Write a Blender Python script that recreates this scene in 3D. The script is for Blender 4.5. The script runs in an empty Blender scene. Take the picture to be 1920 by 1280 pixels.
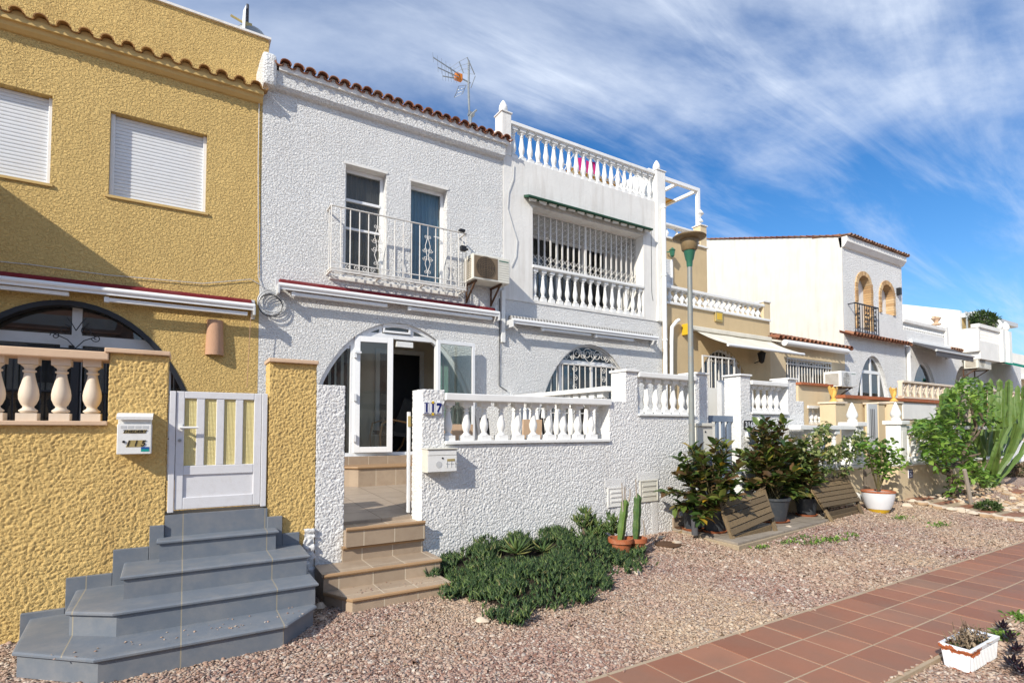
import bpy, math, random
import numpy as np
from mathutils import Vector, Matrix
from mathutils.geometry import tessellate_polygon
R = random.Random(7)
NR = np.random.RandomState(11)
sc = bpy.context.scene
COL = sc.collection
PI = math.pi
# ------------------------------------------------------------------ camera model
FPX, HOR, PITCH = 1000.0, 803.0, math.radians(2.2)
CY = HOR - FPX*math.tan(PITCH)
YAW = math.atan2(.5253, .8509)
EYE = 1.6
_f = Vector((math.sin(YAW)*math.cos(PITCH), math.cos(YAW)*math.cos(PITCH), math.sin(PITCH)))
_r = Vector((math.cos(YAW), -math.sin(YAW), 0))
_u = _r.cross(_f)
def at(px, py, X=None, Y=None, Z=None):
    d = _f + _r*((px-960)/FPX) + _u*(-(py-CY)/FPX)
    k = Y/d.y if Y is not None else (X/d.x if X is not None else (Z-EYE)/d.z)
    return Vector((d.x*k, d.y*k, EYE+d.z*k))
def px_x(px, Y, py=700): return at(px, py, Y=Y).x
def px_z(px, py, Y): return at(px, py, Y=Y).z

# ------------------------------------------------------------------ materials
def srgb(r, g, b):
    f = lambda c: (c/255/12.92) if c/255 <= .04045 else ((c/255+.055)/1.055)**2.4
    return (f(r), f(g), f(b), 1)
class NT:
    def __init__(s, name):
        s.m = bpy.data.materials.new(name); s.m.use_nodes = True
        s.t = s.m.node_tree; s.n = s.t.nodes; s.l = s.t.links
        s.n.clear(); s.out = s.n.new('ShaderNodeOutputMaterial')
        s.b = s.n.new('ShaderNodeBsdfPrincipled'); s.l.new(s.b.outputs[0], s.out.inputs[0])
        s.tc = s.n.new('ShaderNodeTexCoord')
    def new(s, t, **kw):
        n = s.n.new(t)
        for k, v in kw.items():
            if k[0] == 'i' and k[1:].isdigit(): n.inputs[int(k[1:])].default_value = v
            else: setattr(n, k, v)
        return n
    def link(s, a, b): s.l.new(a, b)
    def map(s, scale=(1,1,1), rot=(0,0,0), loc=(0,0,0)):
        n = s.new('ShaderNodeMapping'); n.inputs['Scale'].default_value = scale
        n.inputs['Rotation'].default_value = rot; n.inputs['Location'].default_value = loc
        s.link(s.tc.outputs['Object'], n.inputs[0]); return n.outputs[0]
    def noise(s, scale, detail=3, rough=.5, vec=None, dist=0):
        n = s.new('ShaderNodeTexNoise'); n.inputs['Scale'].default_value = scale
        n.inputs['Detail'].default_value = detail; n.inputs['Roughness'].default_value = rough
        n.inputs['Distortion'].default_value = dist
        s.link(vec if vec is not None else s.tc.outputs['Object'], n.inputs['Vector']); return n.outputs['Fac']
    def voro(s, scale, feature='F1', vec=None, out='Distance'):
        n = s.new('ShaderNodeTexVoronoi', feature=feature); n.inputs['Scale'].default_value = scale
        s.link(vec if vec is not None else s.tc.outputs['Object'], n.inputs['Vector']); return n.outputs[out]
    def ramp(s, fac, stops):
        n = s.new('ShaderNodeValToRGB'); e = n.color_ramp.elements
        while len(e) < len(stops): e.new(.5)
        for i, (p, c) in enumerate(stops):
            e[i].position = p; e[i].color = c if len(c) == 4 else (*c, 1)
        s.link(fac, n.inputs[0]); return n.outputs[0]
    def mix(s, fac, a, b, mode='MIX'):
        n = s.new('ShaderNodeMix', data_type='RGBA', blend_type=mode)
        for sock, v in ((n.inputs[0], fac), (n.inputs[6], a), (n.inputs[7], b)):
            if hasattr(v, 'links') or hasattr(v, 'is_linked'): s.link(v, sock)
            else: sock.default_value = v
        return n.outputs[2]
    def math(s, op, a, b=0.0, clamp=False):
        n = s.new('ShaderNodeMath', operation=op, use_clamp=clamp)
        for i, v in enumerate((a, b)):
            if hasattr(v, 'is_linked'): s.link(v, n.inputs[i])
            else: n.inputs[i].default_value = v
        return n.outputs[0]
    def bump(s, h, strength=1, dist=.01, prev=None):
        n = s.new('ShaderNodeBump'); n.inputs['Strength'].default_value = strength
        n.inputs['Distance'].default_value = dist; s.link(h, n.inputs['Height'])
        if prev is not None: s.link(prev, n.inputs['Normal'])
        return n.outputs[0]
    def done(s, col, rough=.7, bump=None, metal=0, spec=.4, **kw):
        if hasattr(col, 'is_linked'): s.link(col, s.b.inputs['Base Color'])
        else: s.b.inputs['Base Color'].default_value = col
        if hasattr(rough, 'is_linked'): s.link(rough, s.b.inputs['Roughness'])
        else: s.b.inputs['Roughness'].default_value = rough
        s.b.inputs['Metallic'].default_value = metal
        s.b.inputs['Specular IOR Level'].default_value = spec
        for k, v in kw.items(): s.b.inputs[k].default_value = v
        if bump is not None: s.link(bump, s.b.inputs['Normal'])
        return s.m
def dark(c, k): return (c[0]*k, c[1]*k, c[2]*k, 1)

def m_stucco(name, c, scale=16, dist=.03, fine=.006, dirt=(.35,.27,.18,1), dirtamt=.35):
    t = NT(name)
    v = t.map((1,1,1.15))
    h = t.ramp(t.noise(scale, 2.5, .55, v, .6), [(.36,(0,0,0)), (.6,(1,1,1))])
    h2 = t.noise(scale*3.2, 3, .6)
    b = t.bump(h, 1, dist) if dist > 0 else None
    b = t.bump(h2, 1, fine, b)
    col = t.mix(t.ramp(t.noise(1.1, 4, .6), [(.35,(0,0,0)), (.7,(1,1,1))]), dark(c,.93), c)
    # soot streaks and rain stains with a shape of their own
    st = t.ramp(t.noise(1.0, 5, .65, t.map((3.2,3.2,.45))), [(.52,(0,0,0)), (.82,(1,1,1))])
    col = t.mix(t.math('MULTIPLY', st, dirtamt), col, dirt)
    sp = t.ramp(t.noise(scale*2.2, 2, .5), [(.3,(1,1,1)), (.42,(0,0,0))])
    col = t.mix(t.math('MULTIPLY', sp, .12), col, dirt)
    return t.done(col, .88, b, spec=.2)
def m_plaster(name, c, bump=.002, scale=40, dirt=(.3,.25,.2,1), amt=.25, rough=.75, streak=True):
    t = NT(name)
    col = t.mix(t.ramp(t.noise(2.2, 4, .6), [(.3,(0,0,0)), (.7,(1,1,1))]), dark(c,.9), c)
    st = t.ramp(t.noise(1.0, 5, .65, t.map((6,6,.6) if streak else (3,3,3))), [(.5,(0,0,0)), (.85,(1,1,1))])
    col = t.mix(t.math('MULTIPLY', st, amt), col, dirt)
    return t.done(col, rough, t.bump(t.noise(scale, 4, .6), 1, bump), spec=.25)
def m_paint(name, c, rough=.4, var=.9, metal=0, spec=.4, bump=.0008, dirt=None, damt=.2):
    t = NT(name)
    col = t.mix(t.noise(9, 4, .6), dark(c,var), c)
    if dirt: col = t.mix(t.math('MULTIPLY', t.ramp(t.noise(14, 5, .7), [(.5,(0,0,0)), (.75,(1,1,1))]), damt), col, dirt)
    rg = t.math('ADD', t.math('MULTIPLY', t.noise(20, 3), .2), rough-.1)
    return t.done(col, rg, t.bump(t.noise(90, 2), 1, bump), metal=metal, spec=spec)
def m_island(name, stops, rough=.8, bump=.0, bscale=80, trans=0, spec=.3, big=None):
    t = NT(name); g = t.new('ShaderNodeNewGeometry')
    fac = g.outputs['Random Per Island']
    col = t.ramp(fac, stops)
    col = t.mix(t.math('MULTIPLY', t.noise(bscale, 3), .35), col, dark(stops[0][1], .8))
    if big: col = t.mix(t.ramp(t.noise(big[0], 3), [(.4,(0,0,0)), (.65,(1,1,1))]), col, t.mix(.5, col, big[1]))
    m = t.done(col, rough, t.bump(t.noise(bscale*2, 3), 1, bump) if bump else None, spec=spec)
    if trans:
        tr = t.new('ShaderNodeBsdfTranslucent'); t.link(col, tr.inputs[0])
        mx = t.new('ShaderNodeMixShader'); mx.inputs[0].default_value = trans
        t.link(t.b.outputs[0], mx.inputs[1]); t.link(tr.outputs[0], mx.inputs[2]); t.link(mx.outputs[0], t.out.inputs[0])
    return m
def m_glass(name, tint=(.85,.92,.9,1), refl=1.0, rough=0.0, dirt=0.03):
    t = NT(name)
    tr = t.new('ShaderNodeBsdfTransparent'); tr.inputs[0].default_value = tint
    gl = t.new('ShaderNodeBsdfGlossy'); gl.inputs['Roughness'].default_value = rough
    fr = t.new('ShaderNodeFresnel'); fr.inputs['IOR'].default_value = 1.6
    mx = t.new('ShaderNodeMixShader'); t.link(t.math('MULTIPLY', fr.outputs[0], refl*1.7, True), mx.inputs[0])
    t.link(tr.outputs[0], mx.inputs[1]); t.link(gl.outputs[0], mx.inputs[2])
    df = t.new('ShaderNodeBsdfDiffuse'); df.inputs[0].default_value = (.6,.6,.58,1)
    m2 = t.new('ShaderNodeMixShader'); t.link(t.math('MULTIPLY', t.noise(5, 4), dirt*2), m2.inputs[0])
    t.link(mx.outputs[0], m2.inputs[1]); t.link(df.outputs[0], m2.inputs[2]); t.link(m2.outputs[0], t.out.inputs[0])
    return t.m
def m_tiles(name, c, grout, sx, sy, sz, ox=0, oy=0, oz=0, w=.006, rough=.5, var=.85, mott=.2, dirt=(.2,.16,.12,1)):
    # grout grid on each face from object position, ignoring the axis the face looks along
    t = NT(name); sep = t.new('ShaderNodeSeparateXYZ'); t.link(t.tc.outputs['Object'], sep.inputs[0])
    sn = t.new('ShaderNodeSeparateXYZ'); g = t.new('ShaderNodeNewGeometry'); t.link(g.outputs['Normal'], sn.inputs[0])
    masks = []; cells = []
    for i, (s_, o_) in enumerate(((sx,ox), (sy,oy), (sz,oz))):
        if not s_: continue
        v = t.math('DIVIDE', t.math('SUBTRACT', sep.outputs[i], o_), s_)
        fr = t.math('FRACT', v)
        e = t.math('LESS_THAN', t.math('ABSOLUTE', t.math('SUBTRACT', t.math('FRACT', t.math('ADD', v, .5)), .5)), w/s_/2)
        ok = t.math('LESS_THAN', t.math('ABSOLUTE', sn.outputs[i]), .6)
        masks.append(t.math('MULTIPLY', e, ok)); cells.append(t.math('FLOOR', v))
    mk = masks[0]
    for m_ in masks[1:]: mk = t.math('MAXIMUM', mk, m_)
    cb = t.new('ShaderNodeCombineXYZ')
    for i, c_ in enumerate(cells): t.link(c_, cb.inputs[i])
    wn = t.new('ShaderNodeTexWhiteNoise', noise_dimensions='3D'); t.link(cb.outputs[0], wn.inputs[0])
    col = t.mix(wn.outputs[0], dark(c,var), c)
    col = t.mix(t.math('MULTIPLY', t.ramp(t.noise(7, 5, .65), [(.42,(0,0,0)), (.7,(1,1,1))]), mott), col, dirt)
    col = t.mix(mk, col, grout)
    rg = t.math('ADD', t.math('MULTIPLY', mk, .35), rough)
    h = t.math('ADD', t.math('MULTIPLY', mk, -1), t.math('MULTIPLY', t.noise(40,3), .25))
    return t.done(col, rg, t.bump(h, .8, .003), spec=.4)

M = {}
YEL = (.71,.50,.195,1); WHT = (.80,.80,.79,1)
M['yst'] = m_stucco('yellow_stucco', YEL, 34, .013, .008, (.30,.17,.06,1), .3)
M['yst_near'] = m_stucco('yellow_stucco_coarse', YEL, 30, 0, .009, (.32,.17,.06,1), .35)
M['wst'] = m_stucco('white_stucco', WHT, 34, .012, .007, (.42,.36,.30,1), .18)
M['wst_near'] = m_stucco('white_stucco_coarse', WHT, 30, 0, .008, (.40,.36,.32,1), .3)
M['wst_far'] = m_stucco('white_stucco_fine', WHT, 22, .013, .006, (.45,.40,.33,1), .25)
M['wpl'] = m_plaster('white_plaster', (.78,.765,.73,1), .004, 22, (.36,.30,.24,1), .5)
M['wpl2'] = m_plaster('bright_white_plaster', (.82,.81,.77,1), .002, 30, (.45,.40,.32,1), .18)
M['cream'] = m_plaster('cream_render', (.70,.68,.63,1), .002, 30, (.4,.34,.26,1), .42)
M['beige'] = m_plaster('beige_render', (.60,.46,.27,1), .003, 30, (.34,.26,.17,1), .3)
M['beige2'] = m_plaster('light_beige_render', (.68,.55,.36,1), .003, 30, (.36,.28,.18,1), .3)
M['ypl'] = m_plaster('yellow_plaster', (.60,.42,.17,1), .002, 30, (.3,.2,.1,1), .3)
M['wcast'] = m_plaster('white_cast_stone', (.82,.82,.80,1), .0015, 60, (.35,.31,.27,1), .22, .55)
M['ccast'] = m_plaster('cream_cast_stone', (.74,.63,.50,1), .0015, 60, (.5,.35,.2,1), .25, .6)
M['salmon'] = m_plaster('pinkish_coping', (.66,.47,.32,1), .002, 50, (.35,.22,.12,1), .3, .6, False)
M['alu'] = m_paint('white_aluminium', (.80,.81,.82,1), .35, .96, dirt=(.45,.4,.33,1), damt=.12)
M['galu'] = m_paint('grey_white_aluminium', (.60,.61,.62,1), .35, .92, dirt=(.3,.28,.25,1), damt=.2)
M['gatealu'] = m_paint('pale_grey_aluminium', (.69,.69,.71,1), .4, .95, dirt=(.4,.34,.27,1), damt=.2)
M['wiron'] = m_paint('white_painted_iron', (.72,.70,.66,1), .5, .9, dirt=(.4,.26,.14,1), damt=.45)
M['biron'] = m_paint('black_painted_iron', (.02,.022,.028,1), .5, .8)
M['bluegate'] = m_paint('grey_blue_paint', (.17,.22,.30,1), .45, .9)
M['shutter'] = m_paint('shutter_slats', (.72,.73,.74,1), .45, .95, dirt=(.4,.36,.3,1), damt=.15)
M['redfab'] = m_plaster('dark_red_fabric', (.20,.02,.025,1), .004, 60, (.35,.25,.22,1), .25, .85, False)
M['greenfab'] = m_plaster('dark_green_fabric', (.02,.07,.045,1), .004, 60, (.2,.2,.15,1), .25, .85)
M['tealfab'] = m_plaster('teal_fabric', (.0,.16,.12,1), .004, 60, (.2,.3,.25,1), .2, .85)
M['greyfab'] = m_plaster('dark_grey_fabric', (.09,.09,.10,1), .004, 60, (.2,.2,.2,1), .25, .85)
M['creamfab'] = m_plaster('cream_fabric', (.70,.66,.56,1), .004, 60, (.4,.36,.28,1), .25, .85)
M['orangefab'] = None
M['terra'] = m_paint('terracotta', (.42,.13,.055,1), .75, .75, spec=.2, dirt=(.5,.4,.3,1), damt=.3)
M['terrapale'] = m_plaster('pale_weathered_clay', (.52,.31,.20,1), .006, 70, (.25,.16,.1,1), .5, .85, False)
M['roof'] = m_island('clay_roof_tiles', [(0,(.16,.06,.035,1)), (.4,(.28,.11,.06,1)), (.8,(.38,.19,.11,1)), (1,(.22,.13,.09,1))], .85, .003, 30)
M['roofpale'] = m_island('pale_clay_roof_tiles', [(0,(.20,.10,.06,1)), (.5,(.34,.19,.12,1)), (1,(.24,.17,.13,1))], .85, .003, 30)
M['roofpaint'] = m_island('painted_ochre_roof_tiles', [(0,(.30,.15,.05,1)), (.5,(.42,.24,.08,1)), (1,(.22,.11,.05,1))], .85, .003, 30)
M['plastic'] = m_paint('aged_cream_plastic', (.68,.66,.58,1), .45, .95, dirt=(.4,.36,.28,1), damt=.2)
M['wplastic'] = m_paint('white_plastic', (.78,.78,.76,1), .4, .96, dirt=(.4,.36,.3,1), damt=.15)
M['brownpl'] = m_paint('brown_grille_plastic', (.20,.145,.09,1), .55, .9)
M['blackpl'] = m_paint('black_plastic', (.015,.015,.017,1), .45, .9)
M['dkgrey'] = m_paint('dark_grey_plastic_pot', (.045,.052,.062,1), .5, .8, dirt=(.2,.18,.15,1), damt=.25)
M['galv'] = m_paint('galvanised_steel', (.36,.38,.38,1), .42, .85, metal=.6, dirt=(.25,.2,.14,1), damt=.25)
M['steelpost'] = m_paint('weathered_grey_post', (.27,.29,.28,1), .55, .8, metal=.25, dirt=(.3,.22,.14,1), damt=.5)
M['lampgreen'] = m_paint('green_enamel', (.035,.15,.095,1), .35, .85)
M['lamptan'] = m_paint('faded_ochre_enamel', (.24,.17,.085,1), .5, .8, dirt=(.1,.08,.05,1), damt=.4)
M['brass'] = m_paint('brass_plate', (.50,.39,.16,1), .4, .85, metal=.3)
M['rust'] = m_paint('rusty_iron', (.12,.06,.03,1), .8, .6)
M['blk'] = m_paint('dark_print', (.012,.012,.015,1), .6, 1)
M['navy'] = m_paint('navy_glaze', (.012,.02,.14,1), .25, 1)
M['yglz'] = m_paint('yellow_glaze', (.65,.42,.03,1), .25, 1)
M['teal'] = m_paint('teal_print', (.01,.30,.26,1), .4, 1)
M['bluep'] = m_paint('blue_print', (.02,.09,.30,1), .4, 1)
M['greyp'] = m_paint('grey_relief_paint', (.55,.56,.56,1), .5, .95)
M['tile_w'] = m_paint('glazed_white_tile', (.72,.73,.76,1), .15, .95)
M['orange'] = m_paint('orange_plastic', (.65,.20,.02,1), .4, .9)
M['statue'] = m_plaster('ochre_painted_stone', (.78,.46,.11,1), .006, 60, (.3,.16,.05,1), .35, .6, False)
M['pink'] = m_plaster('magenta_cloth', (.45,.02,.16,1), .004, 60, (.3,.02,.1,1), .1, .9)
M['skin_wood'] = m_paint('bent_beech_wood', (.42,.22,.08,1), .4, .8)
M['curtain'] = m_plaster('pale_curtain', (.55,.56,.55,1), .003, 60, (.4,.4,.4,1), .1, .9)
M['curtdark'] = m_plaster('dark_brown_net_curtain', (.20,.175,.16,1), .003, 60, (.1,.1,.1,1), .1, .9)  # net curtain in its own dark brown
M['curtblue'] = m_plaster('blue_curtain', (.22,.42,.62,1), .003, 60, (.1,.14,.2,1), .1, .9)
M['curtgreen'] = m_plaster('green_blind', (.32,.52,.42,1), .003, 60, (.2,.3,.25,1), .1, .9)
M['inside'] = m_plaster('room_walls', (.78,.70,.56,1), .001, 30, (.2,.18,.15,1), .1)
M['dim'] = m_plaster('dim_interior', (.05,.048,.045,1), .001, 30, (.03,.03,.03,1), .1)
M['floorbrown'] = m_plaster('brown_room_floor', (.16,.08,.04,1), .001, 30, (.1,.05,.03,1), .2, .4, False)
M['glass'] = m_glass('window_glass', (.84,.88,.86,1), .6)
M['glassup'] = m_glass('upper_window_glass', (.88,.90,.88,1), .28)
M['glassdark'] = m_glass('dark_window_glass', (.55,.60,.62,1), .9)
M['mortar'] = m_plaster('old_mortar', (.40,.32,.22,1), .01, 40, (.25,.2,.14,1), .4, .9, False)
M['soil'] = m_plaster('dark_soil', (.035,.025,.018,1), .02, 60, (.08,.06,.04,1), .5, .95, False)
M['trunk'] = m_plaster('grey_brown_bark', (.16,.12,.085,1), .008, 50, (.08,.06,.04,1), .5, .9, False)
M['twig'] = m_plaster('green_brown_twig', (.12,.10,.045,1), .002, 50, (.06,.05,.03,1), .4, .8, False)
M['wood'] = None
M['greystep'] = m_tiles('grey_stone_step_tiles', (.165,.19,.225,1), (.30,.27,.21,1), .64, 0, 0, .02, 0, 0, .008, .5, .86, .45, (.27,.265,.26,1))
M['beigestep'] = m_tiles('sandy_step_tiles', (.44,.34,.245,1), (.58,.50,.38,1), .315, .315, 0, 1.31, 0, 0, .008, .5, .8, .35, (.24,.17,.12,1))
M['nose'] = m_plaster('rounded_tan_nosing', (.38,.24,.13,1), .001, 60, (.2,.12,.06,1), .4, .45, False)
M['terrfloor'] = m_tiles('terrace_floor_tiles', (.40,.33,.26,1), (.22,.17,.13,1), .42, .42, 0, .1, .3, 0, .009, .4, .9, .4, (.24,.19,.14,1))
M['slab'] = m_tiles('grey_brown_paving', (.36,.31,.25,1), (.16,.13,.10,1), .45, .45, 0, .1, .2, 0, .01, .6, .85, .5, (.16,.13,.11,1))

def m_wood(name='weathered_slat_wood', g_=1.0):
    t = NT(name); v = t.map((1,1,1))
    g = t.new('ShaderNodeObjectInfo')
    c = t.ramp(g.outputs['Random'], [(0,dark((.12,.085,.048),g_)), (.5,dark((.21,.145,.078),g_)), (1,dark((.33,.23,.12),g_))])
    gr = t.noise(14, 6, .7, t.map((2,14,14)))
    c = t.mix(t.ramp(gr, [(.35,(0,0,0)), (.7,(1,1,1))]), (.10,.078,.052,1), c)
    return t.done(c, .85, t.bump(gr, 1, .006), spec=.2)
M['wood'] = m_wood(); M['woodlight'] = m_wood('weathered_leg_wood', 1.5)
def m_stripes(name, a, b, s, axis=0):
    t = NT(name); sep = t.new('ShaderNodeSeparateXYZ'); t.link(t.tc.outputs['Object'], sep.inputs[0])
    f = t.math('GREATER_THAN', t.math('FRACT', t.math('DIVIDE', sep.outputs[axis], s)), .5)
    return t.done(t.mix(f, a, b), .85, t.bump(t.noise(60,3), 1, .003), spec=.2)
M['orangefab'] = m_stripes('orange_striped_fabric', (.55,.28,.04,1), (.65,.55,.35,1), .28)
M['stripefab'] = m_stripes('grey_striped_fabric', (.22,.21,.20,1), (.62,.60,.56,1), .07)
def m_gateglass():
    t = NT('reeded_yellow_glass')
    tr = t.new('ShaderNodeBsdfTranslucent'); tr.inputs[0].default_value = (.95,.82,.42,1)
    tp = t.new('ShaderNodeBsdfTransparent'); tp.inputs[0].default_value = (.85,.80,.62,1)
    gl = t.b; gl.inputs['Base Color'].default_value = (.98,.86,.42,1); gl.inputs['Roughness'].default_value = .2
    w = t.new('ShaderNodeTexWave'); w.inputs['Scale'].default_value = 28; t.link(t.tc.outputs['Object'], w.inputs[0])
    w2 = t.new('ShaderNodeTexWave', bands_direction='Z'); w2.inputs['Scale'].default_value = 28; t.link(t.tc.outputs['Object'], w2.inputs[0])
    t.link(t.bump(t.math('ADD', w.outputs['Fac'], w2.outputs['Fac']), 1, .004), gl.inputs['Normal'])
    m1 = t.new('ShaderNodeMixShader'); m1.inputs[0].default_value = .5
    t.link(tr.outputs[0], m1.inputs[1]); t.link(tp.outputs[0], m1.inputs[2])
    m2 = t.new('ShaderNodeMixShader'); m2.inputs[0].default_value = .72
    t.link(m1.outputs[0], m2.inputs[1]); t.link(gl.outputs[0], m2.inputs[2]); t.link(m2.outputs[0], t.out.inputs[0])
    return t.m
M['gateglass'] = m_gateglass()
def m_gravelbase():
    t = NT('gravel_bed')
    n = t.new('ShaderNodeTexVoronoi'); n.inputs['Scale'].default_value = 48; t.link(t.tc.outputs['Object'], n.inputs['Vector'])
    sep = t.new('ShaderNodeSeparateXYZ'); t.link(n.outputs['Color'], sep.inputs[0])
    c = t.ramp(sep.outputs[0], [(0,(.17,.095,.075,1)), (.35,(.36,.24,.195,1)), (.7,(.48,.36,.30,1)), (1,(.62,.54,.47,1))])
    big = t.ramp(t.noise(.55, 4, .6), [(.42,(0,0,0)), (.62,(1,1,1))])
    c = t.mix(t.math('MULTIPLY', big, .55), c, t.mix(.6, c, (.50,.39,.25,1)))
    h = t.math('SUBTRACT', 1.0, n.outputs['Distance'])
    return t.done(c, .9, t.bump(h, 1, .02), spec=.2)
M['gravelbase'] = m_gravelbase()
M['stones'] = m_island('gravel_stones', [(0,(.20,.105,.08,1)), (.25,(.33,.205,.165,1)), (.55,(.42,.29,.235,1)), (.85,(.47,.375,.30,1)), (.96,(.64,.57,.50,1)), (1,(.28,.25,.22,1))], .85, 0, 40, big=(.55,(.56,.44,.29,1)))
M['rock'] = m_island('garden_stones', [(0,(.42,.27,.16,1)), (.3,(.55,.42,.28,1)), (.6,(.62,.54,.44,1)), (1,(.46,.34,.22,1))], .85, .006, 12)
M['pathtile'] = m_island('terracotta_paving', [(0,(.255,.105,.062,1)), (.5,(.325,.14,.083,1)), (.85,(.36,.165,.10,1)), (1,(.30,.175,.115,1))], .52, .002, 5, spec=.35, big=(2.2,(.22,.13,.09,1)))
M['grout'] = m_plaster('sandy_grout', (.42,.33,.23,1), .003, 60, (.3,.22,.15,1), .3, .9, False)
M['leafcover'] = m_island('succulent_leaves', [(0,(.02,.045,.018,1)), (.45,(.045,.09,.03,1)), (.8,(.10,.17,.045,1)), (.95,(.20,.27,.07,1)), (1,(.30,.24,.12,1))], .45, trans=.12, spec=.4)
M['ficus'] = m_island('rubber_plant_leaves', [(0,(.035,.075,.02,1)), (.3,(.085,.14,.03,1)), (.55,(.19,.25,.045,1)), (.70,(.22,.12,.06,1)), (.84,(.11,.06,.035,1)), (.96,(.20,.24,.045,1)), (1,(.60,.34,.03,1))], .28, trans=.25, spec=.5)
M['lime'] = m_island('bright_green_leaves', [(0,(.06,.14,.022,1)), (.5,(.15,.29,.04,1)), (1,(.30,.44,.08,1))], .4, trans=.3, spec=.4)
M['varieg'] = m_island('variegated_leaves', [(0,(.05,.10,.025,1)), (.5,(.16,.22,.06,1)), (1,(.45,.46,.20,1))], .4, trans=.3)
M['treeleaf'] = m_island('dark_tree_leaves', [(0,(.025,.05,.015,1)), (1,(.08,.13,.03,1))], .6, trans=.15)
M['aloe'] = m_island('agave_leaves', [(0,(.05,.10,.035,1)), (.6,(.12,.18,.05,1)), (1,(.30,.28,.10,1))], .5, trans=.1)
M['dryleaf'] = m_island('dry_twigs', [(0,(.09,.06,.035,1)), (.6,(.26,.19,.12,1)), (1,(.45,.36,.26,1))], .9)
M['aeon'] = m_island('dark_purple_leaves', [(0,(.012,.006,.01,1)), (1,(.04,.015,.025,1))], .35)
M['cactus'] = m_paint('ribbed_green_cactus', (.115,.20,.04,1), .5, .5, dirt=(.20,.22,.06,1), damt=.5)
M['cactusdk'] = m_paint('dark_green_cactus', (.07,.14,.04,1), .5, .6, dirt=(.25,.28,.08,1), damt=.5)
M['deadstem'] = m_paint('pale_bleached_wood', (.36,.31,.26,1), .85, .8)

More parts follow.
